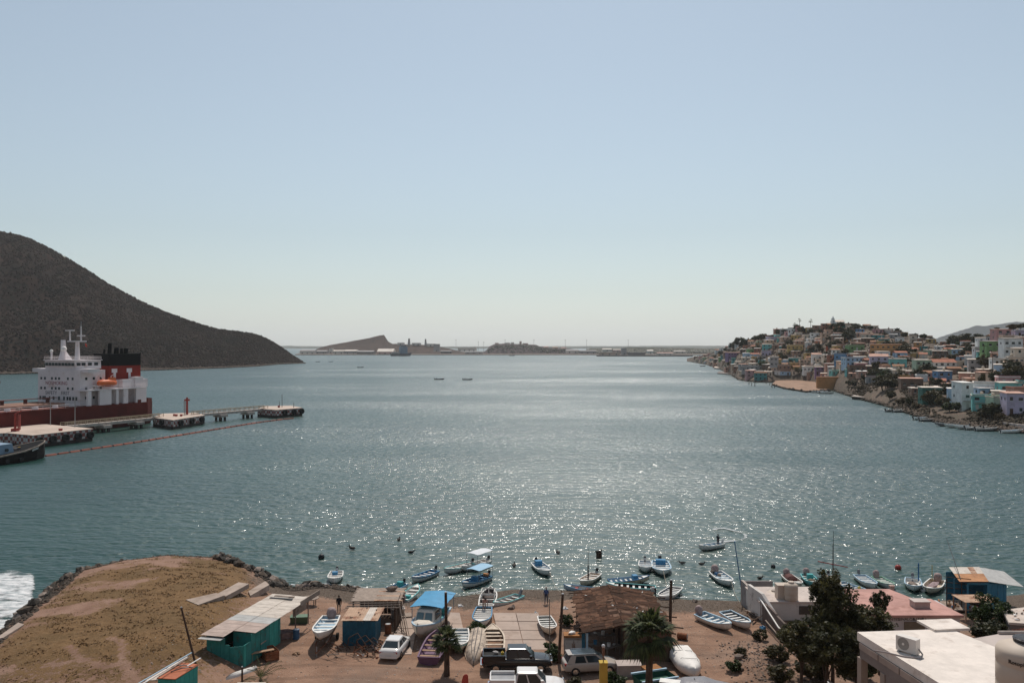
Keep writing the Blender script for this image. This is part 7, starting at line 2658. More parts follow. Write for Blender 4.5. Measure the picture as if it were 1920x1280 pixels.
for k in range(9):
    y = -1.9 + (dp + 1.9) * k / 8
    obj('rafter', MB().cyl((-.4, y, zt - .02 + random.uniform(-.05,.05)),(w + .4, y + random.uniform(-.3,.3), zt + random.uniform(-.04,.08)),.055,.05,6), WOOD_GREY, t)
for k in range(12):
    y0 = -.1 + (dp + .3) * k / 12
    obj('roof_board', MB().quad((-.3 + random.uniform(-.25,.2), y0, zt + .10),(w * .5, y0 + .04, zt + .12),(w * .5, y0 + (dp + .3) / 12, zt + .13),(-.25 + random.uniform(-.2,.2), y0 + (dp + .3) / 12, zt + .11),.03), WOOD_GREY, t)
    obj('roof_board', MB().quad((w * .47, y0, zt + .15),(w + .3 + random.uniform(-.2,.3), y0 + .05, zt + .12),(w + .3, y0 + (dp + .3) / 12, zt + .13),(w * .47, y0 + (dp + .3) / 12, zt + .16),.03), WOOD_GREY if k % 4 else TIN_RUST, t)
obj('roof_bundle', random.choice(ROCKS), NET, t, (w * .75, dp * .8, zt + .35), None, (.9,.5,.35))
for i in range(4):
    obj('leaning_pole', MB().cyl((w + .8 + .3 * i, -2.6 - .5 * i, 0),(w + .05,-.6 + .8 * i, zt + .3),.05,.04,6), WOOD_GREY if i % 2 else WOOD_DARK, t)
# planks, branches and scrap in front of the blue shed
stk = thing('scrap_pile', 'tangle of branches, poles and scrap in front of the dark blue shed', 'scrap pile', GP(665,1225))
for k in range(46):
    a = Vector((random.uniform(-2.2,2.4), random.uniform(-1.4,1.6), random.uniform(0,.35)))
    b_ = a + Vector((random.uniform(-1.3,1.3), random.uniform(-1.0,1.0), random.uniform(0,.9)))
    obj('stick', MB().cyl(a, b_, random.uniform(.02,.06),.02,5), random.choice([WOOD_DARK, WOOD_DARK, WOOD_GREY, RUSTY]), stk)
for i in range(3):
    obj('bent_hoop', MB().tube([(-.8 + i * .7,.8,0),(-.6 + i * .7,.6,1.2 - .2 * i),(.2 + i * .7,.4,1.7 - .2 * i),(1.0 + i * .7,-.2,.9),(1.3 + i * .6,-.7,0)],.04,5), WOOD_DARK, stk)
sp2 = thing('rubbish_heap', 'heap of broken bricks and rubbish at the foot of the wooden shack', 'rubbish heap', GP(708,1215))
for k in range(60):
    obj('piece', random.choice(ROCKS), random.choice([ROCK_MATS[0], ROCK_MATS[1], WOOD_TAN, WHITE, M('brick_red', (.26,.10,.06),.9,.2)]), sp2,(random.gauss(0,.6), random.gauss(0,1.4),.1),(random.random(), random.random(), random.random() * 6),(random.uniform(.08,.22), random.uniform(.08,.2), random.uniform(.06,.14)))
p = GP(746,1156)
t = thing('fish_crate', 'pale battered ice chest standing open-sided beside the cabin boat', 'box', p, .25)
obj('chest', MB().loft([[(-.6,-.45,0),(.6,-.45,0),(.6,.45,0),(-.6,.45,0)],[(-.65,-.5,.85),(.65,-.5,.85),(.65,.5,.85),(-.65,.5,.85)]]), M('ice_chest', (.42,.36,.32),.7,.15,1.5, GRIME, .3), t)
obj('lid', MB().box(-.68,.68,-.53,.53,.86,.96), M('ice_chest_lid', (.55,.50,.46),.7,.1), t)
p = GP(761,1158)
t = thing('fish_crate', 'low pale block of folded boards beside the battered ice chest', 'box', p, .2)
obj('boards', MB().box(-.6,.6,-.7,.7,0,.28).box(-.5,.55,-.62,.6,.29,.38), WOOD_GREY, t)

# big brown shelter
E = [G(1093.5,1183,4.05), G(1258,1183,4.05), G(1223,1109,4.05), G(1082,1109,4.05)]
x0, x1 = 6.0,13.45
y0, y1 = E[0].y, E[2].y
xr, zr = 9.45,4.62
g0 = 1.5
t = thing('brown_shelter', 'open shelter with low gabled roof of ragged brown sheets in the middle of the beach', 'shelter', ((x0 + x1) / 2,(y0 + y1) / 2, g0))
ox, oy = t.location.x, t.location.y
SHEETS = [M('shed_sheet_%d' % k, c_, .95,.3,1.3,(.03,.018,.012),.55,1.6, bump=.06, bscale=5, spec=.08) for k, c_ in enumerate([(.095,.048,.030),(.070,.036,.023),(.125,.066,.042),(.050,.027,.018),(.17,.10,.07)])]
rs = random.Random(12)
nrow, ncol = 19,4
for side in (0,1):
    xa, xb = (x0 - .15, xr) if side == 0 else (x1 + .15, xr)
    for i in range(nrow):
        for j in range(ncol):
            u0, u1 = j / ncol, (j + 1) / ncol + .06
            u1 = min(u1,1.03)
            ya = y0 - .15 + (y1 - y0 + .3) * i / nrow
            yb = ya + (y1 - y0 + .3) / nrow * 1.18
            f = lambda u: (xa + (xb - xa) * u, 4.05 + (zr - 4.05) * u + .035 * (j + (i % 2)) * .5 + rs.uniform(-.05,.05))
            (xA, zA),(xB, zB) = f(u0), f(u1)
            jt = lambda: rs.uniform(-.10,.10) * (2.0 if u0 == 0 else 1)
            mb = MB().quad((xA - ox + (jt() if j == 0 else 0), ya - oy + jt() * .4, zA - g0),(xB - ox, ya - oy + jt() * .4, zB - g0),(xB - ox, yb - oy, zB - g0 + .02),(xA - ox + (jt() if j == 0 else 0), yb - oy, zA - g0 + .02),.025)
            obj('roof_sheet', mb, rs.choice(SHEETS[:4]) if rs.random() > .05 else SHEETS[4], t)
for k in range(24):
    s_ = rs.choice((0,1))
    u = rs.random()
    xx = (x0 if s_ == 0 else x1) * (1 - u) + xr * u
    obj('roof_litter', random.choice(ROCKS), rs.choice([WOOD_GREY, WHITE, WOOD_TAN, ROCK_MATS[1]]), t, (xx - ox, rs.uniform(y0, y1) - oy, 4.2 + .5 * u - g0),(0,0, rs.random() * 6),(rs.uniform(.08,.35),.06,.05))
for k in range(9):
    y = y0 + (y1 - y0) * k / 8
    obj('roof_beam', MB().cyl((x0 - .5 - ox, y - oy, 3.92 - g0),(xr - ox, y - oy, 4.5 - g0),.06,.05,6), WOOD_DARK, t)
    obj('roof_beam', MB().cyl((x1 + .9 * (k % 2) + .3 - ox, y - oy, 3.88 - g0),(xr - ox, y - oy, 4.5 - g0),.06,.05,6), WOOD_DARK, t)
for x in (x0 + .3, xr, x1 - .3):
    for k in range(4):
        y = y0 + .2 + (y1 - y0 - .4) * k / 3
        m_ = BLUE_PALE if (x < 7 and k == 0) else WOOD_DARK
        obj('post', MB().box(x - .09 - ox, x + .09 - ox, y - .09 - oy, y + .09 - oy, 0,(3.9 if x != xr else 4.45) - g0), m_, t)
obj('post_board', MB().box(x0 - .15 - ox, x0 + .12 - ox, y0 + .05 - oy, y0 + .15 - oy, 0,2.4), BLUE_WALL, t)
BRWALL = M('brown_wall', (.115,.065,.045),.9,.2,.8,(.05,.03,.02),.3,.8)
obj('side_wall', MB().box(xr + .1 - ox, x1 - .1 - ox, y0 + .2 - oy, y0 + .35 - oy, 0,2.5), BRWALL, t)
obj('side_wall', MB().box(x1 - .2 - ox, x1 - .05 - ox, y0 + .4 - oy, y1 - .5 - oy, 0,2.2), BRWALL, t)
obj('back_wall', MB().box(x0 + .4 - ox, x1 - .4 - ox, y1 - .5 - oy, y1 - .35 - oy, 0,1.9), BRWALL, t)
for k, (px, py) in enumerate(((1112,1205),(1140,1207),(1125,1225),(1150,1230))):
    p = GP(px, py + 8)
    tt = thing('work_table', ['cluttered bench inside the brown shelter, leftmost', 'cluttered bench inside the brown shelter, second from the left', 'low bench at the mouth of the brown shelter, nearer the silver car', 'low bench at the mouth of the brown shelter, under its right wall'][k], 'bench', (p.x, p.y + 1.5, gz(p.x, p.y + 1.5)),.2 * k)
    obj('top', MB().box(-.8,.8,-.35,.35,.72,.78), WOOD_GREY, tt)
    for sx_ in (-.7,.7):
        for sy_ in (-.28,.28):
            obj('leg', MB().box(sx_ - .03, sx_ + .03, sy_ - .03, sy_ + .03,0,.72), WOOD_GREY, tt)
    obj('bucket', MB().cyl((-.3,0,.78),(-.3,0,1.1),.14,.17,10), WHITE if k % 2 else BLUE_BOX, tt)
    obj('cloth', random.choice(ROCKS),[WHITE, WOOD_TAN, NET, WHITE][k], tt, (.3,0,.85), None, (.25,.2,.12))

# old white double-door cooler
p = G(1075,1229,1.5)
t = thing('old_cooler', 'old white double-door cooler with rusty orange frame left of the brown shelter', 'cooler', (p.x, p.y, gz(p.x, p.y)))
obj('body', MB().box(-.78,.78,0,.9,.08,1.62), M('cooler_grey', (.33,.29,.26),.7,.15,1.5, RUST, .4,1.5), t)
for s in (-1,1):
    obj('door', MB().box(min(s * .04, s * .72), max(s * .04, s * .72),-.04,-.003,.22,1.40), M('cooler_white', (.56,.52,.48),.6,.1,1.5, RUST, .3,1.8), t)
    obj('handle', MB().box(s * .10 - .02, s * .10 + .02,-.08,-.042,.6,1.1), RUSTY, t)
obj('rust_frame', MB().box(-.82,.82,-.06,.95,1.63,1.80), M('rust_orange', (.30,.13,.045),.85,.25,2.0), t)
tag(obj('plastic_bundle', ROCKS[2], WHITE, None, (p.x - .1, p.y + .4, gz(p.x, p.y) + 1.93),.4,(.5,.3,.22)), 'crumpled white plastic bundle on top of the old cooler', 'bundle')

# ------------------------------------------------------------------ right-hand houses
GREYBLOCK = M('grey_block_wall', (.27,.235,.225),.9,.12,.8,(.14,.11,.10),.3,.7, bump=.01)
xw = G(1392,1088,3.05).x
t = thing('sea_wall', 'grey block wall of the walled yard running down to the water', 'wall', (xw, 88,.2))
yA, yB = 84.6, G(1392,1088,3.05).y
hz = 3.05 - .2
for k in range(4):
    ya, yb = yA + (yB - yA) * k / 4, yA + (yB - yA) * (k + 1) / 4 - .02
    obj('wall_panel', MB().box(-.1,.1, ya - 88, yb - 88,-.9, hz - .02 * (k % 2)), GREYBLOCK, t)
obj('pillar', MB().box(-.14,.14, yB - 88, yB - 88 + .28,-.9, hz + .05), CONCRETE, t)
obj('back_panel', MB().box(.15,3.2, yB - 88 + .05, yB - 88 + .25,-.9, hz - .03), GREYBLOCK, t)
obj('coping', MB().box(-.13,.13, yA - 88, yB - 88, hz + .003, hz + .08), CONCRETE, t)
t2 = thing('yard_wall', 'low brown wall with a white pipe along it, continuing from the sea wall towards the camera', 'wall', (xw, 72,1.4))
for k in range(9):
    ya, yb = 60 + (84.5 - 60) * k / 9,60 + (84.5 - 60) * (k + 1) / 9 - .03
    zt = (1.7 if k > 5 else .75) + .1 * (k % 2)
    obj('wall_panel', MB().box(-.1,.1, ya - 72, yb - 72,-1.2, zt), M('yard_brown', (.135,.10,.085),.9,.2,.8,(.07,.05,.04),.3), t2)
obj('pipe', MB().tube([(-.25,-10,.75),(-.25,-2,.85),(-.22,6,1.0),(-.2,12,1.9)],.07,7), WHITE, t2)
obj('pipe', MB().tube([(-.6,-6,.3),(-.5,4,.5),(-.45,9,.6)],.06,7), WOOD_GREY, t2)
# low annex and tank inside the yard
t = thing('annex', 'small flat white annex with curved wall inside the walled yard', 'annex', (G(1500,1140,3.0).x, 83.5,1.2))
obj('wall', MB().box(-3.2,3.6,0,5,0,1.7), M('annex_white', (.56,.52,.48),.85,.1,.8, GRIME, .25), t)
obj('roof', MB().box(-3.3,3.7,-.1,5.1,1.703,1.85), M('annex_roof', (.52,.44,.39),.85,.12,.6, GRIME, .25), t)
obj('stair_wall', MB().loft([[(-2.2,-2.4,0),(-1.9,-2.4,0),(-1.9,-2.4,.8),(-2.2,-2.4,.8)],[(-3.1,0,0),(-2.8,0,0),(-2.8,0,2.6),(-3.1,0,2.6)],[(-3.6,3,0),(-3.3,3,0),(-3.3,3,2.7),(-3.6,3,2.7)]]), M('annex_white', (.5,) * 3), t)
obj('window', WIN, GLASS, t, (1.2,0,.6), None, (1.2,1,.8))


def water_tank(label, p, r_, h, mat, name='water_tank', lid=None):
    t = thing(name, label, 'water tank', p)
    prof = [(0, r_ * .96),(h * .05, r_),(h * .30, r_),(h * .32, r_ * .98),(h * .34, r_),(h * .62, r_),(h * .64, r_ * .98),(h * .66, r_),(h * .84, r_),(h * .90, r_ * .93),(h * .96, r_ * .62),(h, r_ * .42)]
    obj('body', MB().loft([[(q * math.cos(2 * PI * k / 28), q * math.sin(2 * PI * k / 28), z) for k in range(28)] for z, q in prof]), mat, t, smooth=True)
    obj('lid', MB().loft([[(q * math.cos(2 * PI * k / 20), q * math.sin(2 * PI * k / 20), z) for k in range(20)] for z, q in ((h, r_ * .44),(h * 1.05, r_ * .46),(h * 1.07, r_ * .40))]), lid or mat, t)
    return t


TANKC = M('tank_cream_big', (.50,.41,.33),.55,.06,.6,(.36,.27,.2),.2,.5)
water_tank('cream round water tank on the small white annex', (G(1491,1131,3.05).x, 84.0,3.05),.66,1.7, TANKC)
p = G(1458,1118,2.9)
t = thing('cistern', 'cream dome cistern behind the curved white wall', 'cistern', (p.x, p.y + 1.2,1.0))
obj('dome', MB().loft([[(q * math.cos(2 * PI * k / 16), q * math.sin(2 * PI * k / 16), z) for k in range(16)] for z, q in ((0,1.5),(1.3,1.5),(1.8,1.2),(2.1,.6),(2.15,.2))]), TANKC, t, smooth=True)
obj('hatch', MB().cyl((0,0,2.1),(0,0,2.25),.3,.3,10), CONCRETE, t)
p = G(1485,1130,3.05)
t = thing('rooftop_box', 'square cream box next to the cream tank on the annex', 'box', (G(1474,1128,3.05).x, 84.6,3.05))
obj('box', MB().box(-.55,.55,-.5,.5,0,1.3), TANKC, t)
obj('lid', MB().box(-.6,.6,-.55,.55,1.303,1.4), TANKC, t)

# pink-roofed cooperative house
PINKR = M('pink_roof', (.46,.255,.215),.85,.16,.5,(.28,.14,.11),.4,.6)
WALLW = M('coop_wall', (.50,.46,.45),.85,.08,.6,(.28,.23,.2),.25,.5)
yF = G(1700,1152,4.2).y
xL, xR = 30.2, G(1806,1152,4.2).x
yB_ = G(1776,1122,4.2).y
g0 = 1.3
t = thing('cooperative_house', 'white house with worn pink roof and lettered wall behind the white roof', 'house', ((xL + xR) / 2, yF, g0))
hw = (xR - xL) / 2
obj('wall', MB().box(-hw + .2, hw - .2,.3, yB_ - yF - .2,0,4.18 - g0), WALLW, t)
obj('roof', MB().loft([[(-hw, 0,4.0 - g0),(hw, 0,4.0 - g0),(hw - .6, yB_ - yF, 4.0 - g0),(-hw, yB_ - yF, 4.0 - g0)],[(-hw, 0,4.2 - g0),(hw, 0,4.2 - g0),(hw - .6, yB_ - yF, 4.25 - g0),(-hw, yB_ - yF, 4.25 - g0)]]), PINKR, t)
wz = 4.0 - g0
xof = lambda px: (px - 960) / FPX * (yF + .3) - t.location.x
for px0, px1 in ((1740,1757),(1771,1787)):
    wd = obj('window', MB().box(xof(px0), xof(px1),.24,.297, wz - 1.35, wz - .50), M('window_dark_brown', (.05,.03,.03),.5,.2), t)
    obj('mullion', MB().box((xof(px0) + xof(px1)) / 2 - .03,(xof(px0) + xof(px1)) / 2 + .03,.20,.237, wz - 1.35, wz - .50), WALLW, wd)
obj('garage_door', MB().box(xof(1694), xof(1732),.22,.297,0, wz - .45), M('garage_brown', (.19,.15,.105),.8,.12,1.5), t)
for px_, w_ in ((1676, 'NTES'),(1700, 'SINALOA,'),(1716.5, 'S.C.'),(1725, 'DE'),(1733, 'R.L.')):
    obj('lettering', text_mesh(w_, .36), M('letter_black', (.03,.03,.03),.7,.1), t, (xof(px_),.29, wz - .25),(PI / 2,0,0))
rb = obj('chimney_box', MB().box(xof(1734) - .2, xof(1734) + 1.2,1.9,2.9,4.23 - g0,4.75 - g0), M('chimney_pink', (.46,.36,.32),.85,.1), t)
obj('cap', MB().box(xof(1734) - .27, xof(1734) + 1.27,1.83,2.97,4.753 - g0,4.83 - g0), M('chimney_cap', (.5,.42,.38),.85,.1), rb)
xL2, xR2 = G(1580,1104,4.0).x, G(1667,1104,4.0).x
yC = G(1666,1104,4.0).y
t = thing('boat_store', 'rear store with worn pink roof, between the lettered house and the moored boats', 'house', ((xL2 + xR2) / 2, yB_ + .15,1.0))
hw2 = (xR2 - xL2) / 2
obj('wall', MB().box(-hw2 + .15, hw2 - .1,.1, yC - yB_ - .3,0,2.75), WALLW, t)
obj('roof', MB().loft([[(-hw2 - .2,0,2.76),(hw2 + 1.3,0,2.76),(hw2, yC - yB_, 2.76),(-hw2, yC - yB_, 2.76)],[(-hw2 - .2,0,2.94),(hw2 + 1.3,0,2.94),(hw2, yC - yB_, 3.02),(-hw2, yC - yB_, 3.02)]]), PINKR, t)
obj('roof_joint', MB().cyl((-hw2,.05,3.02),(hw2 + 2.4,.05,3.02),.10,.10,6), CONCRETE, t)
obj('window', WIN, GLASS, t, (0,.1,1.2), None, (1.2,1,1))
p = G(1671,1115,3.2)
tag(obj('roof_post', MB().box(-.18,.18,-.18,.18,-1.8,1.1).box(-.24,.24,-.24,.24,1.1,1.2), M('post_pinkish', (.40,.28,.24),.85,.1), None, (p.x, p.y, 3.0)), 'short square concrete post at the back edge of the pink roof', 'post')

# white-roofed house in the lower right corner
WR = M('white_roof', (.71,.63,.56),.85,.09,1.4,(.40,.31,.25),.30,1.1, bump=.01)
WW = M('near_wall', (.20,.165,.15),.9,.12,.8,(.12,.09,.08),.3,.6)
RZ = 15.7
q = [G(1606,1183, RZ), G(1780,1177, RZ), G(1872,1219, RZ), G(2040,1300, RZ), G(1762,1280, RZ)]
q[4] = q[0] + (q[4] - q[0]) * 2.2
q[3] = Vector((22.2, q[4].y, RZ))
q[2] = Vector((19.9,34.5, RZ))
c = Vector((17.5,31,0))
g0 = 8.0
t = thing('white_roofed_house', 'house with large sunlit white flat roof in the lower right corner', 'house', (c.x, c.y, g0))
L = [Vector((v.x - c.x, v.y - c.y, 0)) for v in q]
up0, up1 = Vector((0,0, RZ - g0 - .35)), Vector((0,0, RZ - g0))
obj('roof', MB().loft([[v + up0 for v in L],[v + up1 for v in L]]), WR, t)
ins = [v * .955 for v in L]
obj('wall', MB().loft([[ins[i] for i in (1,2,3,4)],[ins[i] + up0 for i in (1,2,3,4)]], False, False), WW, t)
# porch corner: columns, lintel and an arched opening on the side towards the beach
a0, a4 = ins[0], ins[4]
dd = (a4 - a0).normalized()
rz_ = math.atan2(dd.y, dd.x)
prch = obj('lintel', MB().box(0,(a4 - a0).length, -.12,.12, RZ - g0 - 1.0, RZ - g0 - .36), WW, t, a0, rz_)
obj('back_lintel', MB().box(0,(ins[1] - a0).length, -.12,.12, RZ - g0 - 1.0, RZ - g0 - .37), WW, t, a0, math.atan2(ins[1].y - a0.y, ins[1].x - a0.x))
for s_ in (0,1.75):
    obj('column', MB().box(s_ - .16, s_ + .16,-.15,.15,-1, RZ - g0 - 1.0), M('column_tan', (.30,.24,.20),.9,.1,.8), t, a0, rz_)
Lw = (a4 - a0).length
obj('side_wall', MB().box(1.92, Lw, -.11,.11,-1, RZ - g0 - 1.003), WW, t, a0, rz_)
obj('porch_parapet', MB().box(.17,1.58,-.1,.1, RZ - g0 - 3.3, RZ - g0 - 2.6), WW, t, a0, rz_)
obj('porch_floor', MB().box(0,4.5,0.1,4.0, RZ - g0 - 3.4, RZ - g0 - 3.3), WR, t, a0, rz_)
obj('raised_hatch', MB().box(-.9,.75,-.6,.7,0,.10), WR, t, G(1768,1171, RZ) - Vector((c.x, c.y + .15, g0)) + Vector((0,0,.0)),.12)
for k in range(8):
    obj('roof_edge_block', MB().box(Lw * k / 8, Lw * (k + .94) / 8,-.05,.03, RZ - g0 - .62, RZ - g0 - .365), M('edge_tan', (.33,.26,.22),.9,.15,1.0), prch, (0,-.1,0))
# air conditioner
p = G(1701,1222, RZ)
ac = thing('air_conditioner', 'white air conditioner outdoor unit on the white roof', 'air conditioner', (p.x, p.y, RZ),-.95)
ACW = M('ac_white', (.66,.61,.56),.5,.05)
obj('case', MB().box(-.42,.42,-.16,.16,.06,.64), ACW, ac)
obj('grille', MB().cyl((-.1,-.175,.36),(-.1,-.162,.36),.24,.24,20), M('grille_grey', (.25,.23,.21),.6,.1), ac)
obj('fan_hub', MB().cyl((-.1,-.19,.36),(-.1,-.176,.36),.05,.05,10), ACW, ac)
for s in (-.3,.3):
    obj('foot', MB().box(s - .04, s + .04,-.2,.2,0,.058), STEEL, ac)
obj('hose', MB().tube([(.42,.05,.25),(.6,.0,.12),(.7,-.25,.03),(.2,-.6,.03),(-.5,-.75,.03),(-.9,-.95,.03)],.03,6), M('hose_grey', (.35,.30,.28),.7,.1), ac)
# small box low in the frame and big tank
p = G(1696,1284, RZ)
yq = 25.0
tk = water_tank('large cream plastic water tank at the right edge of the picture', ((1924 - 960) / FPX * yq, yq, 19.2),.82,1.75, TANKC, lid=M('tank_lid_dark', (.03,.03,.035),.45,.2,8.0, bump=.03))
tk.location.z = CAM_Z - (1203 - HOR) / FPX * yq - 1.75 * .98
a_ = -PI / 2 - .55
lt = text_mesh('Rotoplas', .155)
for v in lt.vertices:          # wrap the lettering round the tank
    ang = -PI / 2 - .80 + v.co.x / .83
    zz = v.co.y
    off = v.co.z
    v.co = ((.832 + off) * math.cos(ang),(.832 + off) * math.sin(ang), zz)
obj('lettering', lt, M('letter_brown', (.06,.04,.03),.7,.1), tk, (0,0,1.30))
obj('valve', MB().tube([(-.25,-.82,.75),(-.3,-.98,.72),(.1,-1.1,.45),(.35,-1.2,.2)],.025,6), WHITE, tk)
obj('plinth', MB().box(-1.0,1.0,-1.0,1.0,-3.6,-.003), CONCRETE, tk)
# grey roof between
g1 = 9.5
q = [G(1818,1196,13.2), G(1870,1187,13.2), G(1990,1187,13.2), G(1990,1235,13.2), G(1880,1230,13.2)]
c = sum(q, Vector()) / 5
t = thing('grey_roofed_house', 'house with low grey concrete roof behind the big cream tank', 'house', (c.x, c.y, g1))
L = [Vector((v.x - c.x, v.y - c.y, 0)) for v in q]
obj('roof', MB().loft([[v + Vector((0,0,3.4)) for v in L],[v + Vector((0,0,3.7)) for v in L]]), M('grey_roof', (.46,.39,.35),.9,.12,.6,(.28,.22,.19),.3,.5), t)
obj('wall', MB().loft([[v * .95 - Vector((0,0,3)) for v in L],[v * .95 + Vector((0,0,3.4)) for v in L]], True, False), WW, t)
obj('parapet', MB().cyl(L[1] + Vector((0,0,3.78)), L[2] + Vector((0,0,3.78)),.09,.09,6), CONCRETE, t)

# blue stilt shack at the right
xs0, ys0 = G(1815,1150,1.0).x, 87.0
t = thing('stilt_shack', 'bright blue shack on stilts with rust and grey corrugated roof at the right shore', 'shack', (xs0, ys0,.7))
SB_ = M('shack_blue', (.045,.20,.31),.7,.15,1.0,(.10,.07,.05),.25,1.0)
xf = lambda px, Y: (px - 960) / FPX * Y - xs0
for k in range(6):
    a, b_ = xf(1853,87), xf(1886,87)
    obj('wall_sheet', MB().box(a + (b_ - a) * k / 6, a + (b_ - a) * (k + 1) / 6 - .02,-.02 * (k % 2),.04,.2,3.1), SB_, t)
obj('side_wall', MB().box(xf(1886,87) - .04, xf(1886,87),.05,4.2,.2,3.1), SB_, t)
obj('back_wall', MB().box(xf(1812,87), xf(1886,87),4.2,4.26,.2,3.2), SB_, t)
obj('doorway_frame', MB().box(xf(1812,87), xf(1815,87),-.05,.05,0,3.2).box(xf(1850,87), xf(1853,87) - .01,-.05,.05,0,3.2).box(xf(1815,87), xf(1850,87),-.05,.05,3.0,3.2), SB_, t)
obj('floor', MB().box(xf(1805,87), xf(1890,87),-.8,4.3,0,.15), WOOD_DARK, t)
for k in range(4):
    for j in (0,4.0):
        obj('stilt', MB().cyl((xf(1808 + 25 * k, 87), j - .3,-2.2),(xf(1808 + 25 * k, 87), j - .3,0),.09,.09,7), WOOD_DARK, t)
zq = lambda px, py, Y: AT(px, py, Y) - Vector((xs0, ys0,.7))
r4 = [AT(1798,1089,86.6), AT(1852,1089,86.6), AT(1834,1061.5,91.6), AT(1778,1062,91.6)]
r4 = [v - Vector((xs0, ys0,.7)) for v in r4]
for k in range(5):
    a, b_ = r4[0].lerp(r4[1], k / 5), r4[0].lerp(r4[1],(k + 1.05) / 5)
    d_, c_ = r4[3].lerp(r4[2], k / 5), r4[3].lerp(r4[2],(k + 1.05) / 5)
    m1, m2 = a.lerp(d_, .52), b_.lerp(c_, .52)
    obj('roof_sheet', MB().quad(a, b_, m2, m1,.02), M('sheet_orange', (.42,.20,.09),.8,.15,1.2,(.20,.09,.05),.4,1.0), t)
    obj('roof_sheet', MB().quad(m1 + Vector((0,0,.02)), m2 + Vector((0,0,.02)), c_, d_, .02), TIN_PALE if k != 3 else TIN_RUST, t)
r4 = [AT(1853,1089,86.7), AT(1918,1099,86.7), AT(1881,1070,91.4), AT(1834.5,1062,91.6)]
r4 = [v - Vector((xs0, ys0,.7)) for v in r4]
for k in range(6):
    a, b_ = r4[0].lerp(r4[1], k / 6), r4[0].lerp(r4[1],(k + 1.05) / 6)
    d_, c_ = r4[3].lerp(r4[2], k / 6), r4[3].lerp(r4[2],(k + 1.05) / 6)
    obj('roof_sheet', MB().quad(a, b_, c_, d_, .02), TIN_GREY, t)
obj('roof_pole', MB().cyl(r4[0] + Vector((-2.6,.5,.1)), r4[3] + Vector((-2.2,2.5,2.5)),.04,.03,6), BLACK, t)
for k in range(4):
    z = 2.6 - k * .55
    obj('pole_rail', MB().cyl((xf(1770,88),1.2, z + .9),(xf(1812,88),.2, z + .9),.035,.035,6), WOOD_DARK, t)
for px in (1772,1786,1800):
    obj('rail_post', MB().cyl((xf(px, 88),.8,-1.8),(xf(px, 88),.8,3.4),.06,.05,6), WOOD_DARK if px != 1786 else SB_, t)
dk = thing('gear_deck', 'cluttered fishing deck of buckets and nets left of the blue stilt shack', 'deck', (G(1790,1128,1.4).x, 88.0,1.2))
obj('deck_boards', MB().box(-1.6,1.5,-1.2,1.8,-.1,0), WOOD_GREY, dk)
for k in range(16):
    obj('gear', random.choice(ROCKS), random.choice([NET, BLUE_BOX, WHITE, RED, WOOD_TAN, BLACK, M('float_orange', (.5,.2,.06))]), dk, (random.uniform(-1.4,1.3), random.uniform(-1.0,1.6),.15),(0,0, random.random() * 6),(random.uniform(.12,.35), random.uniform(.1,.3), random.uniform(.1,.3)))
for x in (-1.4,0,1.3):
    obj('deck_post', MB().cyl((x, -1.0,-2.4),(x, -1.0,-.1),.09,.09,7), WOOD_DARK, dk)
# roofs at the right edge
q = [G(1878,1142,4.0), G(1960,1132,4.0), G(1990,1172,4.0), G(1890,1165,4.0)]
c = sum(q, Vector()) / 4
t = thing('edge_house', 'low house with pale rubbish-strewn roof at the right edge', 'house', (c.x, c.y, 1.2))
L = [Vector((v.x - c.x, v.y - c.y, 0)) for v in q]
obj('roof', MB().loft([[v + Vector((0,0,2.6)) for v in L],[v + Vector((0,0,2.8)) for v in L]]), M('edge_roof', (.52,.44,.38),.9,.15,.6,(.3,.16,.1),.35,.8), t)
obj('wall', MB().loft([[v * .95 - Vector((0,0,1)) for v in L],[v * .95 + Vector((0,0,2.6)) for v in L]], True, False), WW, t)
for k in range(14):
    obj('roof_litter', random.choice(ROCKS), random.choice([NET, WHITE, BLACK, WOOD_TAN, RUSTY]), t, (random.uniform(-2,2), random.uniform(-1.5,1.2),2.9),(0,0, random.random() * 6),(random.uniform(.1,.4),.15,.1))
q = [G(1893,1180,4.6), G(1990,1172,4.6), G(1990,1204,3.9), G(1897,1196,3.9)]
c = sum(q, Vector()) / 4
t = thing('tiled_roof_house', 'house with red clay tile roof at the right edge above the cream tank', 'house', (c.x, c.y, 1.4))
L = [v - Vector((c.x, c.y, 1.4)) for v in q]
obj('wall', MB().loft([[Vector((v.x * .95, v.y * .9,-1.2)) for v in L],[Vector((v.x * .95, v.y * .9,2.35)) for v in L]], True, True), WW, t)
TILE = M('clay_tile', (.33,.13,.085),.85,.2,1.5,(.16,.07,.05),.3,1.2, rnd=.2)
tme = MB().loft([[(.13 * math.cos(PI * k / 6),.13 * math.sin(PI * k / 6) * .7, y) for k in range(7)] for y in (0,1)], False, False).mesh('roof_tile')
nt = 16
for i in range(nt):
    for j in range(4):
        a = L[3].lerp(L[2],(i + .5) / nt).lerp(L[0].lerp(L[1],(i + .5) / nt), j / 4)
        b_ = L[3].lerp(L[2],(i + .5) / nt).lerp(L[0].lerp(L[1],(i + .5) / nt),(j + 1.1) / 4)
        d = b_ - a
        o_ = obj('roof_tile', tme, TILE, t, a + Vector((0,0,.01 * j)), d.to_track_quat('Z', 'Y').to_euler(),(1.1,1.0, d.length))
p = GP(1838,1160)
tag(obj('tin_lean_to', MB().box(-2.2,1.2,-1.2,1.4,2.0,2.06).box(-2.1,-2.0,-1.1,-1.0,-.2,2.0).box(1.0,1.1,-1.1,-1.0,-.2,2.0).box(-2.1,-2.0,1.2,1.3,-.2,2.0).box(1.0,1.1,1.2,1.3,-.2,2.0), TIN_RUST, None, (p.x, p.y, p.z)), 'rusty tin lean-to below the blue stilt shack', 'lean-to')
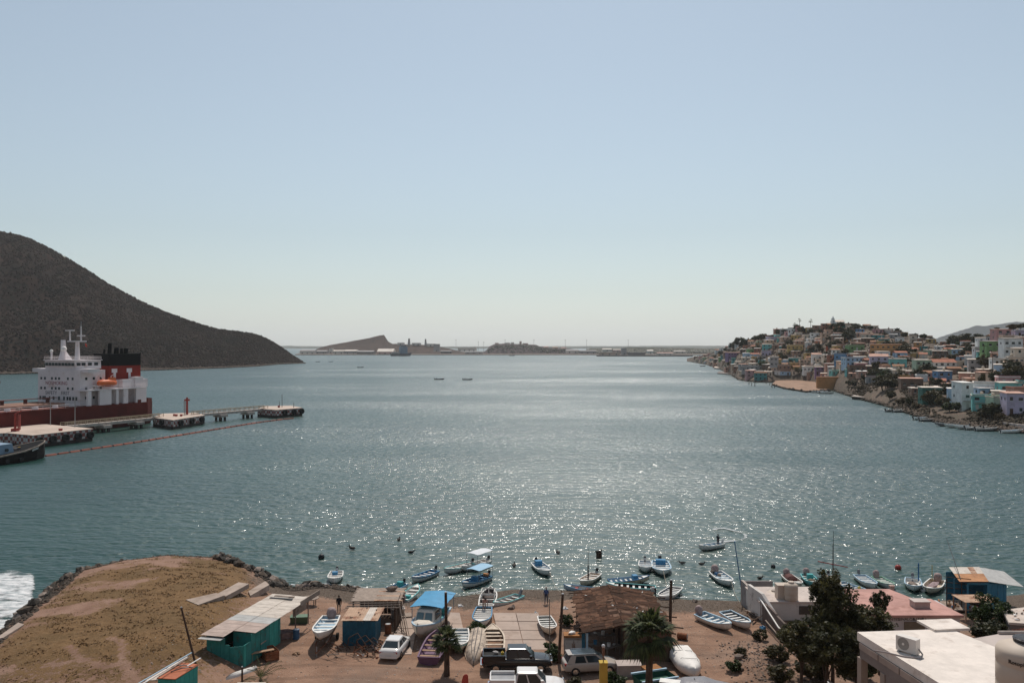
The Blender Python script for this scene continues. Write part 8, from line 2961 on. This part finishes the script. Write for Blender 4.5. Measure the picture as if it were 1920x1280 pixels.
# ================================================================== CONCRETE, VEHICLES, POLES, PLANTS, PEOPLE
def slab(label, pts, th=.14, mat=None, lift=.05, name='concrete_slab', joint=None):
    """cast slab lying on the ground; joint = (columns, rows) of separate panels"""
    W = [GP(a, b_) for a, b_ in pts]
    c = sum(W, Vector()) / len(W)
    z = max(w.z for w in W) + lift
    t = thing(name, label, 'slab', (c.x, c.y, z))
    nx_, ny_ = joint or (1,1)
    A, B, C, D = [Vector((w.x - c.x, w.y - c.y, 0)) for w in W]
    for i in range(nx_):
        for j in range(ny_):
            f = lambda u, v: A.lerp(B, u).lerp(D.lerp(C, u), v)
            e = .007
            q = [f(i / nx_ + e, j / ny_ + e), f((i + 1) / nx_ - e, j / ny_ + e), f((i + 1) / nx_ - e, (j + 1) / ny_ - e), f(i / nx_ + e, (j + 1) / ny_ - e)]
            dz = Vector((0,0, random.uniform(-.015,.015)))
            obj('panel', MB().loft([[v - Vector((0,0, th + .3)) for v in q],[v + dz for v in q]]), mat or CONCRETE, t)
    return t


APRON = M('apron_concrete', (.40,.31,.255),.9,.14,.5,(.26,.19,.15),.35,.5, bump=.008, rnd=.07)
slab('large pale concrete apron in the middle of the beach yard', [(940,1217),(1028,1217),(1010,1151),(924,1151)],.14, APRON, .03, joint=(2,4))
slab('concrete apron strip beside the cabin boat and the pole', [(838,1192),(872,1192),(862,1151),(828,1151)],.14, APRON, .03, joint=(1,2))
slab('worn concrete strip between the rubbish heap and the cabin boat', [(716,1226),(772,1226),(786,1160),(757,1160)],.12, APRON, .02, joint=(1,3))
HS = M('old_slab', (.36,.285,.235),.9,.15,.7,(.22,.16,.12),.4,.6, bump=.01)
slab('pale old concrete slab lying in the headland grass, left piece', [(372,1134),(422,1124),(406,1114),(349,1124)],.15, HS, .06)
slab('pale old concrete slab lying in the headland grass, right piece', [(424,1123),(468,1116),(448,1106),(408,1113)],.15, HS, .06)
slab('sloping concrete block at the rocks below the long shed', [(470,1119),(506,1113),(498,1104),(466,1110)],.3, HS, .18)
slab('narrow concrete strip at the west edge of the headland', [(-10,1206),(8,1198),(47,1171),(36,1170)],.15, HS, .10)


# ------------------------------------------------------------------ vehicles
def wheels(t, xs_, y, r_=.33, w=.21):
    for x in xs_:
        for s in (-1,1):
            wheel(t, x, s * y, r_, w)


def sedan(label, p, rz, body):
    t = thing('parked_car', label, 'car', p, rz)
    obj('body', section_loft([(-2.28,.70,.38,.82,.5),(-2.2,.82,.26,.98,.42),(-1.5,.88,.22,1.02,.38),(0,.89,.20,.98,.36),(1.2,.88,.22,.93,.38),(2.0,.80,.26,.80,.42),(2.26,.62,.34,.66,.5)],18), body, t, smooth=True)
    greenhouse(t, -1.75,-1.05,.35,1.15,.78,.60,.95,1.45, body)
    wheels(t, (-1.35,1.38),.80)
    lampm = M('lamp_red', (.35,.02,.015),.3,.1)
    for s in (-1,1):
        obj('tail_light', MB().box(-2.262,-2.12, min(s * .42, s * .76), max(s * .42, s * .76),.70,.86), lampm, t)
        obj('headlight', MB().box(2.05,2.2, min(s * .42, s * .72), max(s * .42, s * .72),.56,.70), CHROME, t)
        obj('mirror', MB().ball((.75, s * .93,1.0),.10,.09,.07), body, t)
    obj('bumper', MB().box(-2.33,-2.2,-.74,.74,.34,.56), body, t)
    obj('number_plate', MB().box(-2.345,-2.332,-.24,.24,.50,.62), M('plate_pale', (.6,.6,.58),.6,.05), t)
    return t


def pickup(label, p, rz, body, bedmat, load=False):
    t = thing('pickup_truck', label, 'pickup truck', p, rz)
    ch = obj('body', section_loft([(-2.85,.80,.55,1.05,.35),(-2.75,.94,.48,1.18,.28),(-1.2,.96,.45,1.20,.26),(1.2,.96,.45,1.18,.28),(2.2,.95,.45,1.12,.3),(2.75,.86,.50,.98,.4),(2.85,.70,.56,.85,.5)],20), body, t, smooth=True)
    # open bed: rim boards and dark floor
    bx0, bx1 = -2.78,-.95
    obj('bed_floor', MB().box(bx0 + .06, bx1,-.80,.80,1.19,1.215), M('bed_dark', (.012,.012,.013),.8,.2) if body is not WHITE_CAR else M('bed_grey', (.30,.30,.31),.7,.15), t)
    rim = MB().box(bx0, bx1,-.96,-.82,1.0,1.46).box(bx0, bx1,.82,.96,1.0,1.46)
    obj('bed_side', rim, body, t)
    obj('tailgate', MB().box(bx0 - .05, bx0 + .04,-.80,.80,.75,1.45), body, t)
    greenhouse(t, -.90,-.72,.75,1.45,.88,.68,1.14,1.90, body, None, [.02,.44,.93])
    wheels(t, (-1.75,1.85),.88,.40,.26)
    for s in (-1,1):
        obj('tail_light', MB().box(-2.90,-2.80, s * .88 - .06, s * .88 + .06,.85,1.25), M('lamp_red', (.35,) * 3), t)
        obj('headlight', MB().box(2.70,2.82, min(s * .55, s * .82), max(s * .55, s * .82),.80,1.0), CHROME, t)
        obj('mirror', MB().box(1.0,1.2, s * 1.0 - .12, s * 1.0 + .12,1.25,1.48), body, t)
    obj('rear_bumper', MB().box(-3.0,-2.86,-.85,.85,.52,.72), CHROME, t)
    obj('grille', MB().box(2.82,2.88,-.5,.5,.62,.92), BLACK, t)
    if load:
        o_ = tag(obj('sack', ROCKS[4], M('sack_grey', (.42,.40,.38),.9,.2), None, Vector(p) + Vector((-1.75,-.1,1.42)),.3,(.32,.3,.2)), 'grey sack lying in the bed of the black pickup', 'sack')
        o_ = tag(obj('yellow_jug', MB().cyl((0,0,0),(0,0,.28),.12,.12,10).cyl((0,0,.28),(0,0,.36),.05,.05,8), M('jug_yellow', (.55,.38,.04),.5,.1), None, Vector(p) + Vector((-1.2,-.2,1.22))), 'yellow jug in the bed of the black pickup', 'jug')
    return t


def suv(label, p, rz, body):
    t = thing('parked_car', label, 'car', p, rz)
    obj('body', section_loft([(-2.25,.72,.45,.95,.45),(-2.15,.86,.34,1.06,.36),(-1.2,.93,.30,1.10,.32),(.6,.93,.30,1.06,.32),(1.6,.90,.32,.98,.36),(2.15,.80,.36,.84,.42),(2.3,.6,.42,.70,.5)],20), body, t, smooth=True)
    greenhouse(t, -2.05,-1.65,.40,1.25,.86,.66,1.02,1.66, body, M('roof_glass', (.05,.065,.075),.15,.1),[.16,.50,.94])
    wheels(t, (-1.38,1.40),.84,.36,.22)
    for s in (-1,1):
        obj('tail_light', MB().box(-2.24,-2.08, min(s * .62, s * .84), max(s * .62, s * .84),.85,1.02), M('lamp_red', (.35,) * 3), t)
        obj('headlight', MB().box(2.0,2.18, min(s * .45, s * .75), max(s * .45, s * .75),.62,.78), CHROME, t)
        obj('mirror', MB().ball((.95, s * .98,1.1),.11,.10,.08), body, t)
        obj('roof_rail', MB().cyl((-1.5, s * .62,1.70),(.2, s * .62,1.70),.025,.025,6), CHROME, t)
    obj('spoiler', MB().box(-1.95,-1.55,-.62,.62,1.63,1.67), body, t)
    return t


WHITE_CAR = paint('car_white', (.72,.69,.66))
BLACK_CAR = paint('car_black', (.018,.016,.016))
SILVER = paint('car_silver', (.42,.36,.31),.3)
p = G(740,1226,1.5)
sedan('white sedan parked with its tail to the camera beside the cabin boat', (p.x, p.y + .6, gz(p.x, p.y + .6)), PI / 2 - .13, WHITE_CAR)
pickup('black pickup truck parked across the yard', (.42,70.0, gz(.4,70)),.02, BLACK_CAR, None, True)
pickup('white pickup truck cut off by the bottom edge of the picture', (1.15,64.9, gz(1.15,64.9)),.0, WHITE_CAR, None)
suv('silver estate car with dark glass roof in front of the brown shelter', (6.35,69.6, gz(6.3,69.6)),.14, SILVER)
# sheet-covered car at the bottom edge
p = Vector((14.3,64.2, gz(14.3,64.2)))
t = thing('covered_car', 'car under a shiny grey sheet at the bottom edge, right of the large palm', 'car', p, .05)
GSH = M('grey_sheet', (.22,.21,.22),.35,.12,2.0, bump=.05, bscale=4)
obj('sheet', section_loft([(-2.4,.6,.3,.95,.5),(-2.2,.9,.1,1.15,.4),(-1.2,.95,.1,1.45,.45),(.3,.95,.1,1.50,.5),(1.2,.95,.1,1.15,.45),(2.2,.85,.1,.95,.45),(2.5,.6,.2,.7,.5)],22), GSH, t, smooth=True)
wheels(t, (-1.5,1.5),.82,.32,.2)
obj('sheet_tie', MB().tube([(-.6,-1.0,.2),(-.6,-.8,1.2),(-.6,0,1.53),(-.6,.8,1.2),(-.6,1.0,.2)],.02,5), BLACK, t)
tag(obj('white_board', MB().box(-.75,.75,-.4,.4,0,.05).box(-.6,-.5,-.3,.3,-1.2,0).box(.5,.6,-.3,.3,-1.2,0), WHITE, None, (11.75,63.6,3.05),-.3), 'white board on trestles left of the sheet-covered car', 'board')
# green trough with pale blue rim, low concrete block and mesh wall
p = Vector((10.9,65.3, gz(10.9,65.3)))
t = thing('skip', 'dark green open bin with pale blue rim in front of the wrapped boat', 'bin', p, .35)
GR = M('bin_green', (.02,.085,.055),.7,.2,1.5)
obj('box', MB().loft([[(-1.3,-.7,0),(1.3,-.7,0),(1.3,.7,0),(-1.3,.7,0)],[(-1.5,-.85,1.3),(1.5,-.85,1.3),(1.5,.85,1.3),(-1.5,.85,1.3)]], True, False), GR, t)
obj('rim', MB().box(-1.55,1.55,.82,.98,1.25,1.38).box(-1.55,1.55,-.95,-.82,1.25,1.38), BLUE_PALE, t)
obj('filling', MB().box(-1.4,1.4,-.8,.8,.8,.9), GR, t)
obj('orange_lid', MB().box(-.2,1.2,.95,1.9,1.3,1.4), M('rust_orange', (.3,) * 3), t)
p = GP(1178,1262)
t = thing('planter', 'pale concrete planter block behind the dark mesh wall', 'planter', p, .05)
obj('box', MB().box(-.95,.95,-.6,.6,0,.85), M('planter_pale', (.42,.35,.31),.9,.12,.8, GRIME, .2), t)
obj('rim', MB().box(-1.0,1.0,-.65,.65,.853,.93), M('planter_pale', (.42,) * 3), t)
MESH = M('dark_mesh', (.055,.042,.036),.95,.4,6.0,(.12,.09,.07),.3,5.0)
tag(obj('mesh_wall', MB().box(-1.9,1.9,-.08,.08,0,.95).box(-1.95,-1.8,-.1,.1,0,1.05).box(1.8,1.95,-.1,.1,0,1.05), MESH, None, (8.5,63.9, gz(8.5,63.9)),.03), 'dark brushwood mesh wall at the bottom edge below the large palm', 'wall')
# yellow pillar with globe lamp
YQ = 56.0
a = AT(1131,1240, YQ)
t = thing('yellow_pillar', 'yellow square gate pillar with a thin globe lamp at the bottom edge', 'pillar', (a.x, YQ, gz(a.x, YQ)))
hz = a.z - t.location.z
obj('pillar', MB().box(-.25,.25,-.25,.25,-.3, hz), M('pillar_yellow', (.44,.30,.06),.85,.12,.8,(.3,.2,.06),.25,1.0), t)
obj('cap', MB().box(-.28,.28,-.28,.28, hz + .003, hz + .06), M('pillar_yellow', (.4,) * 3), t)
obj('lamp_pole', MB().cyl((0,0, hz),(0,0, hz + .95),.035,.03,8), M('pole_brown', (.16,.085,.055),.7,.2), t)
obj('lamp_bracket', MB().cyl((0,0, hz + .45),(0,0, hz + .95),.09,.10,10), M('pole_brown', (.16,) * 3), t)
obj('lamp_globe', MB().ball((0,0, hz + 1.08),.12, None, None, 14,10), M('globe_grey', (.5,.5,.5),.3,.1), t, smooth=True)
# upright red board
a = AT(872,1262,60.0)
tag(obj('red_board', MB().loft([[(-.26,-.04,-3.5),(.26,-.04,-3.5),(.26,.04,-3.5),(-.26,.04,-3.5)],[(-.24,-.04,-.5),(.24,-.04,-.5),(.24,.04,-.5),(-.24,.04,-.5)],[(-.14,-.03,-.12),(.22,-.03,-.12),(.22,.03,-.12),(-.14,.03,-.12)],[(.0,-.02,0),(.16,-.02,0),(.16,.02,0),(.0,.02,0)]]), M('board_red', (.36,.06,.045),.6,.1,2.0,(.2,.08,.06),.2,2.0), None, a), 'red rounded board standing upright at the bottom edge', 'board')


# ------------------------------------------------------------------ poles
def pole(label, base, top, r_=.11, mat=None, arm=None, name='utility_pole'):
    t = thing(name, label, 'pole', base)
    d = Vector(top) - Vector(base)
    obj('shaft', MB().cyl((0,0,-.3), d, r_, r_ * .75,9), mat or WOOD_DARK, t)
    if arm:
        obj('crossarm', MB().box(d.x - arm, d.x + arm, d.y - .05, d.y + .05, d.z - .5, d.z - .38), mat or WOOD_DARK, t)
    obj('cap', MB().cyl(d, d + Vector((0,0,.08)), r_ * .8, r_ * .7,9), STEEL, t)
    return t


Y = 70.2
pole('dark utility pole behind the small palm', ((838 - 960) / FPX * Y, Y, 1.5), AT(836,1110, Y),.15)
Y = 75.4
pole('dark utility pole at the right corner of the brown shelter', ((1255 - 960) / FPX * Y, Y, 1.5), AT(1258,1087, Y),.16)
Y = 71.5
pole('leaning wooden pole left of the brown shelter', ((1047 - 960) / FPX * Y, Y, 1.5), AT(1055,1113, Y),.14, WOOD_DARK)
Y = 72.5
pole('thin pale post standing before the slatted grey boat', ((1031 - 960) / FPX * Y, Y, 1.5), AT(1030,1122, Y),.05, WOOD_GREY, name='thin_post')
b_ = GP(372,1252)
pole('thin dark pole leaning beside the long teal shed', b_, AT(341,1138, b_.y + .8),.10)
p = GP(455,1283)
pole('short dark post by the upturned white skiff', p, p + Vector((0,0,1.4)),.09, name='short_post')

# slatted grey boat near the leaning pole
b38 = boat('grey-cream boat with slatted thwarts at the edge of the apron, by the leaning pole', (1034,1180),(1020,1151),1.45, CREAM_BOAT, M('inside_grey_teal', (.22,.23,.21),.8,.2), W_, W_, deck=CREAM_BOAT, nthw=6, maxl=6.4)

# ------------------------------------------------------------------ trees near the houses
LEAF_TREE = leafmat('tree_foliage', (0.026,0.029,0.011),(0.085,0.078,0.028),0.6,0.35)
NEAR_CROWNS = [leaf_cloud(300 + k, 80,85,1,1,1,.065,.21,0,.25,.30) for k in range(4)]
for i, (px, py, Y, rx, rzv, lm, lb) in enumerate([(1500,1194,64.5,1.8,1.5, LEAF_TREE, 'dark leafy tree leaning over the yard wall, leftmost of the clump'),(1560,1150,66.5,1.8,2.2, LEAF_TREE, 'tall dark tree in the middle of the clump beside the pink roof'),
                                                  (1548,1216,62.0,2.1,1.8, LEAF_TREE, 'dark tree low at the front of the clump, right of the yard wall'),(1622,1170,66.0,2.0,1.5, LEAF_TREE, 'dark spreading tree before the lettered wall'),(1606,1226,61.0,1.8,1.7, LEAF_TREE, 'dark tree at the corner of the white-roofed house'),
                                                  (1551,1108,67.5,1.35,1.5, LEAF_TREE, 'dark pointed treetop highest in the clump'),(1648,1128,69.0,.75,.95, LEAF_DARK, 'slim dark treetop standing out against the pink roof'),(1862,1160,78.0,1.9,2.0, LEAF_GREEN, 'round green tree below the blue stilt shack')]):
    cpt = AT(px, py, Y)
    g_ = gz(cpt.x, Y)
    t = thing('tree', lb, 'tree', (cpt.x, Y, g_),0, 'trees among the beach houses')
    obj('trunk', trunk_mesh(500 + i, max(1.0, cpt.z - g_ - rzv * .3),.16, rx * .7, max(1.0, cpt.z - g_),6), BARK, t)
    obj('crown', NEAR_CROWNS[i % 4], lm, t, (0,0, cpt.z - g_), i * 1.3,(rx, rx, rzv))
for i, (px, py, r_, lm, lb) in enumerate([(1612,1262,1.0, LEAF_GREEN, 'fresh green bush below the porch of the white-roofed house'),(1388,1222,.55, LEAF_OLIVE, 'small weedy bush beside a pale stone on the right bank'),(1374,1248,.6, LEAF_GREEN, 'low green weed clump on the right bank'),(1462,1268,.9, LEAF_OLIVE, 'straggly bush at the bottom of the right bank'),
                                         (1040,1228,.7, LEAF_GREEN, 'green shrub at the foot of the leaning pole'),(1032,1212,.55, LEAF_GREEN, 'small leafy shrub before the slatted grey boat'),(1062,1163,.7, LEAF_GREEN, 'shrub against the left side of the brown shelter'),(1150,1284,.9, LEAF_GREEN, 'green shrub behind the yellow pillar'),
                                         (1078,1292,.6, LEAF_OLIVE, 'olive shrub below the silver estate car'),(893,1180,.8, LEAF_GREEN, 'low green weeds between the beached boats'),(1425,1190,.6, LEAF_OLIVE, 'dry weed clump beside the yard wall'),(1455,1230,.9, LEAF_OLIVE, 'olive scrub along the yard wall'),
                                         (1520,1262,1.2, LEAF_OLIVE, 'olive shrub at the bottom edge beside the yard wall'),(1860,1200,1.5, LEAF_DARK, 'dark undergrowth below the grey concrete roof')]):
    p = GP(px, min(py + 8,1290))
    t = thing('shrub', lb, 'shrub', p, i * .7, 'shrubs of the beach yard')
    obj('foliage', CROWNS[i % 5], lm, t, (0,0, r_ * .7), None, (r_, r_, r_ * .85))
    obj('stems', MB().cyl((0,0,-.1),(.1,0, r_),.03,.02,5).cyl((.05,.05,-.1),(-.2,.1, r_),.03,.02,5), BARK, t)
# palms
Y = 62.5
c = AT(1216,1190, Y)
palm('large fan palm in front of the brown shelter', (c.x, Y, gz(c.x, Y)), c.z, 2.1,52,11,.1, trunk_r=.24, skirt=18)
Y = 68.6
c = AT(838,1200, Y)
palm('small fan palm standing between the purple and white boats', (c.x, Y, gz(c.x, Y)), c.z, 1.3,48,12,0, trunk_r=.20, skirt=12)
p = GP(490,1280)


def feather_palm(label, base, n_, ln, seed):
    r_ = random.Random(seed)
    t = thing('clump_palm', label, 'palm tree', base)
    for k in range(n_):
        az = 2 * PI * k / n_ + r_.uniform(-.25,.25)
        el = R(r_.uniform(25,80))
        q = Matrix.Rotation(az, 3, 'Z')
        mb = MB()
        prev = Vector((0,0,.2))
        d = Vector((math.cos(el),0, math.sin(el)))
        L_ = ln * r_.uniform(.8,1.15)
        for s in range(8):
            nxt = prev + d * L_ / 8
            mb.add([q @ (prev + Vector((0,.012,0))), q @ (prev - Vector((0,.012,0))), q @ (nxt - Vector((0,.01,0))), q @ (nxt + Vector((0,.01,0)))],[(0,1,2,3)])
            if s > 1:
                for sd in (-1,1):
                    for w in (0,.5):
                        o_ = prev.lerp(nxt, w)
                        e = o_ + d * .22 + Vector((0, sd * .36 * (1 - s / 11),-.12))
                        mb.add([q @ o_, q @ (o_ + d * .07), q @ e],[(0,1,2)])
            prev = nxt
            d = (d + Vector((.04,0,-.16))).normalized()
        obj('frond', mb.mesh('frond', False, False), LEAF_PALM if k % 4 else LEAF_OLIVE, t)
    obj('stump', MB().cyl((0,0,-.2),(0,0,.35),.18,.12,8), BARK, t)


feather_palm('feathery clump palm at the bottom edge in front of the long shed', p, 17,2.0,5)
tag(obj('white_sheet_roof', MB().box(-1.1,1.0,-.6,.6,0,.04).box(-1.0,-.9,-.5,-.4,-1.6,0).box(.85,.95,-.5,-.4,-1.6,0).box(-1.0,-.9,.4,.5,-1.6,0).box(.85,.95,.4,.5,-1.6,0), TIN_PALE, None, G(470,1284,3.1),.02), 'edge of a white corrugated sheet roof at the bottom of the picture', 'roof')

# stones and litter on the right bank and in the yard
for i, (px, py, s, m_, lb) in enumerate([(1383,1233,.45,1, 'large pale stone on the right bank'),(1386,1256,.38,0, 'brown stone below the pale one on the right bank'),(1440,1160,.5,1, 'pale boulder at the foot of the yard wall'),(632,1213,.22,1, 'white scrap lying on the sand before the scrap pile')]):
    p = GP(px, py)
    t = thing('stone', lb, 'stone', p)
    obj('stone', ROCKS[i], ROCK_MATS[m_], t, (0,0, s * .3), None, (s * 1.3, s, s * .7))
    obj('chip', ROCKS[(i + 3) % 9], ROCK_MATS[m_], t, (s * 1.4,-.2,.04), None, (s * .25, s * .25, s * .2))
N = 2600
x_ = rng.uniform(-30,26, N)
y_ = rng.uniform(66,90, N)
P = np.stack([x_, y_, ground_z(x_, y_) + .02],1)
scatter_blobs('yard_litter', P, rng.uniform(.02,.075, N), M('pale_litter', (.55,.48,.42),.9,.4,.5,(.12,.1,.09),.5,.4), 'pale litter and chips scattered over the yard', 'litter', squash=.5)
x_ = rng.normal(21.0,1.8,380)
y_ = rng.uniform(66,77,380)
P = np.stack([x_, y_, ground_z(x_, y_) + .05],1)
scatter_blobs('bank_rubble', P, rng.uniform(.03,.13,380), ROCK_MATS[1], 'broken rubble on the bank beside the yard wall', 'rubble')
plk = thing('plank_pile', 'pile of broken planks and crates against the foot of the sea wall', 'plank pile', GP(1412,1158))
for k in range(22):
    a = Vector((random.uniform(-1.2,1.0), random.uniform(-2.2,1.6), random.uniform(0,.5)))
    obj('plank', MB().box(-.8,.8,-.09,.09,0,.035), random.choice([WOOD_GREY, WOOD_DARK, WOOD_TAN]), plk, a, (random.uniform(-.4,.4), random.uniform(-.5,.5), random.uniform(0,3.1)),(random.uniform(.5,1.1),1,1))

# loose things of the yard
OILD = M('drum_blue', (.05,.14,.26),.6,.15,2.0, RUST, .3,2.0)


def drum(label, px, py, mat, lying=False):
    p = GP(px, py)
    t = thing('drum', label, 'drum', p, random.uniform(0,3), 'drums and buckets of the yard')
    mb = MB().loft([[(q * math.cos(2 * PI * k / 14), q * math.sin(2 * PI * k / 14), z) for k in range(14)] for z, q in ((0,.28),(.02,.3),(.28,.29),(.3,.31),(.32,.29),(.58,.29),(.6,.31),(.62,.29),(.86,.3),(.88,.28))])
    o_ = obj('barrel', mb, mat, t)
    if lying:
        o_.rotation_euler = (PI / 2,0,0)
        o_.location = (0,0,.3)
    obj('lid', MB().cyl((0,0,.885),(0,0,.9),.24,.24,12), STEEL, o_)


for q in ((556,1196, OILD, False, 'blue drum under the canopy of the long shed'),(728,1186, RUSTY, False, 'rusty drum at the corner of the wooden shack'),(1063,1204, OILD, False, 'blue drum beside the old white cooler'),(1270,1196, RUSTY, True, 'rusty drum lying right of the brown shelter'),(1424,1140, OILD, False, 'blue drum at the foot of the grey sea wall')):
    drum(q[4], q[0], q[1], q[2], q[3])
for px, py, s_, m_, lb in ((960,1140,.5, NET, 'brown heap of net on the gravel beside the white panga'),(1056,1140,.45, WHITE, 'white plastic sheet crumpled on the beach left of the shelter'),(1008,1150,.35, WHITE, 'white bag on the edge of the apron'),(862,1136,.4, WHITE, 'white bag on the gravel behind the pole'),(1300,1128,.4, NET, 'dark net heap near the waterline right of the shelter'),(1430,1178,.45, BLUE_BOX, 'blue rag heap beside the yard wall'),(556,1225,.4, WOOD_TAN, 'pile of tan sacks on the sand right of the shed crate')):
    p = GP(px, py)
    t = thing('heap', lb, 'heap', p, random.uniform(0,3))
    for k in range(4):
        obj('fold', random.choice(ROCKS), m_, t, (random.uniform(-.3,.3) * s_ * 2, random.uniform(-.3,.3) * s_ * 2,.06),(random.random(), random.random(), random.random() * 6),(s_ * random.uniform(.5,1), s_ * random.uniform(.4,.8), s_ * .35))
# mooring ropes from the bows to the beach
for b_, px, py, lb in ((b5,800,1122, 'rope from the blue-rimmed panga to the beach'),(b8,900,1124, 'rope from the nearer awning boat to the gravel'),(b17,1052,1110, 'rope from the lone white panga to the beach'),(b23,1262,1128, 'rope from the side-by-side pangas to the beach'),(b26,1388,1128, 'rope from the gear-laden panga to the sea wall')):
    a = b_.location + Vector((math.cos(b_.rotation_euler[2]), math.sin(b_.rotation_euler[2]),0)) * 3.4 + Vector((0,0,1.05))
    e = GP(px, py)
    pts = [a.lerp(e, u) - Vector((0,0,.5 * math.sin(PI * u))) for u in (0,.2,.4,.6,.8,1)]
    pts = [Vector((v.x, v.y, max(v.z, .06))) for v in pts]
    pts[-1] = e + Vector((0,0,.03))
    t = thing('mooring_rope', lb, 'rope', e, 0, 'mooring ropes along the beach')
    obj('line', MB().tube([v - e for v in pts],.022,5), M('rope_pale', (.42,.36,.28),.9,.2), t)
    obj('stake', MB().cyl((0,0,-.2),(.03,0,.35),.04,.035,6), WOOD_DARK, t)
# overhead wires between the poles
for k, (a, e, lb) in enumerate(((AT(836,1111,70.2), AT(1055,1114,71.5), 'overhead wire from the small-palm pole to the leaning pole'),(AT(1055,1114,71.5), AT(1258,1088,75.4), 'overhead wire from the leaning pole to the shelter pole'))):
    m_ = (a + e) / 2
    pts = [a.lerp(e, u / 10) - Vector((0,0,.5 * math.sin(PI * u / 10))) - m_ for u in range(11)]
    tag(obj('overhead_wire', MB().tube(pts, .012,4), BLACK, None, m_), lb, 'wire')

# ------------------------------------------------------------------ people
p = GP(636,1147)
person('person in dark clothes standing behind the trailer boat', p, R(100), dict(lan=(-.08,.11,.08), lto=(.09,.12,.03), ran=(.1,-.11,.08), rto=(.27,-.12,.03)),(.02,.02,.025),(.03,.03,.04))
p = GP(1024,1131)
person('person in blue with pale hat walking on the gravel beach', p, R(80), dict(lan=(-.22,.11,.10), lkn=(-.05,.11,.48), lto=(-.06,.12,.03), ran=(.18,-.11,.08), rkn=(.14,-.11,.50), rto=(.35,-.12,.04)),(.06,.10,.22),(.05,.06,.10), hat=(.5,.46,.4))
p = G(1229,1118,.3)
person('person in white shirt bending over the slatted panga at the waterline', (p.x, p.y, max(.1, gz(p.x, p.y))), R(170),
       dict(chest=(.28,0,1.08), neck=(.46,0,1.18), head=(.56,0,1.18), crown=(.67,0,1.16), lsh=(.38,.19,1.12), rsh=(.38,-.19,1.12), lel=(.52,.24,.88), rel=(.52,-.24,.88), lwr=(.66,.22,.70), rwr=(.66,-.22,.70)),(.55,.52,.5),(.03,.03,.04))
bl = b25.matrix_basis
p = b25.location + Vector((math.cos(b25.rotation_euler[2]), math.sin(b25.rotation_euler[2]),0)) * -1.6
person('dark-clad helmsman standing in the panga under way', (p.x, p.y, p.z + .22), b25.rotation_euler[2], dict(lwr=(.28,.22,1.0), rwr=(-.28,-.3,1.0), rel=(-.05,-.3,1.15)),(.03,.03,.035),(.04,.04,.05))
p = b14.location + Vector((math.cos(b14.rotation_euler[2]), math.sin(b14.rotation_euler[2]),0)) * -2.7
person('person in faded pink shirt stooping in the stern of the slatted boat', (p.x, p.y, p.z + .25), b14.rotation_euler[2] + .3,
       dict(chest=(.20,0,1.12), neck=(.36,0,1.26), head=(.45,0,1.30), crown=(.55,0,1.33), lsh=(.30,.19,1.18), rsh=(.30,-.19,1.18), lel=(.44,.24,.92), rel=(.44,-.24,.92), lwr=(.55,.2,.72), rwr=(.55,-.2,.72)),(.42,.24,.20),(.30,.20,.16))
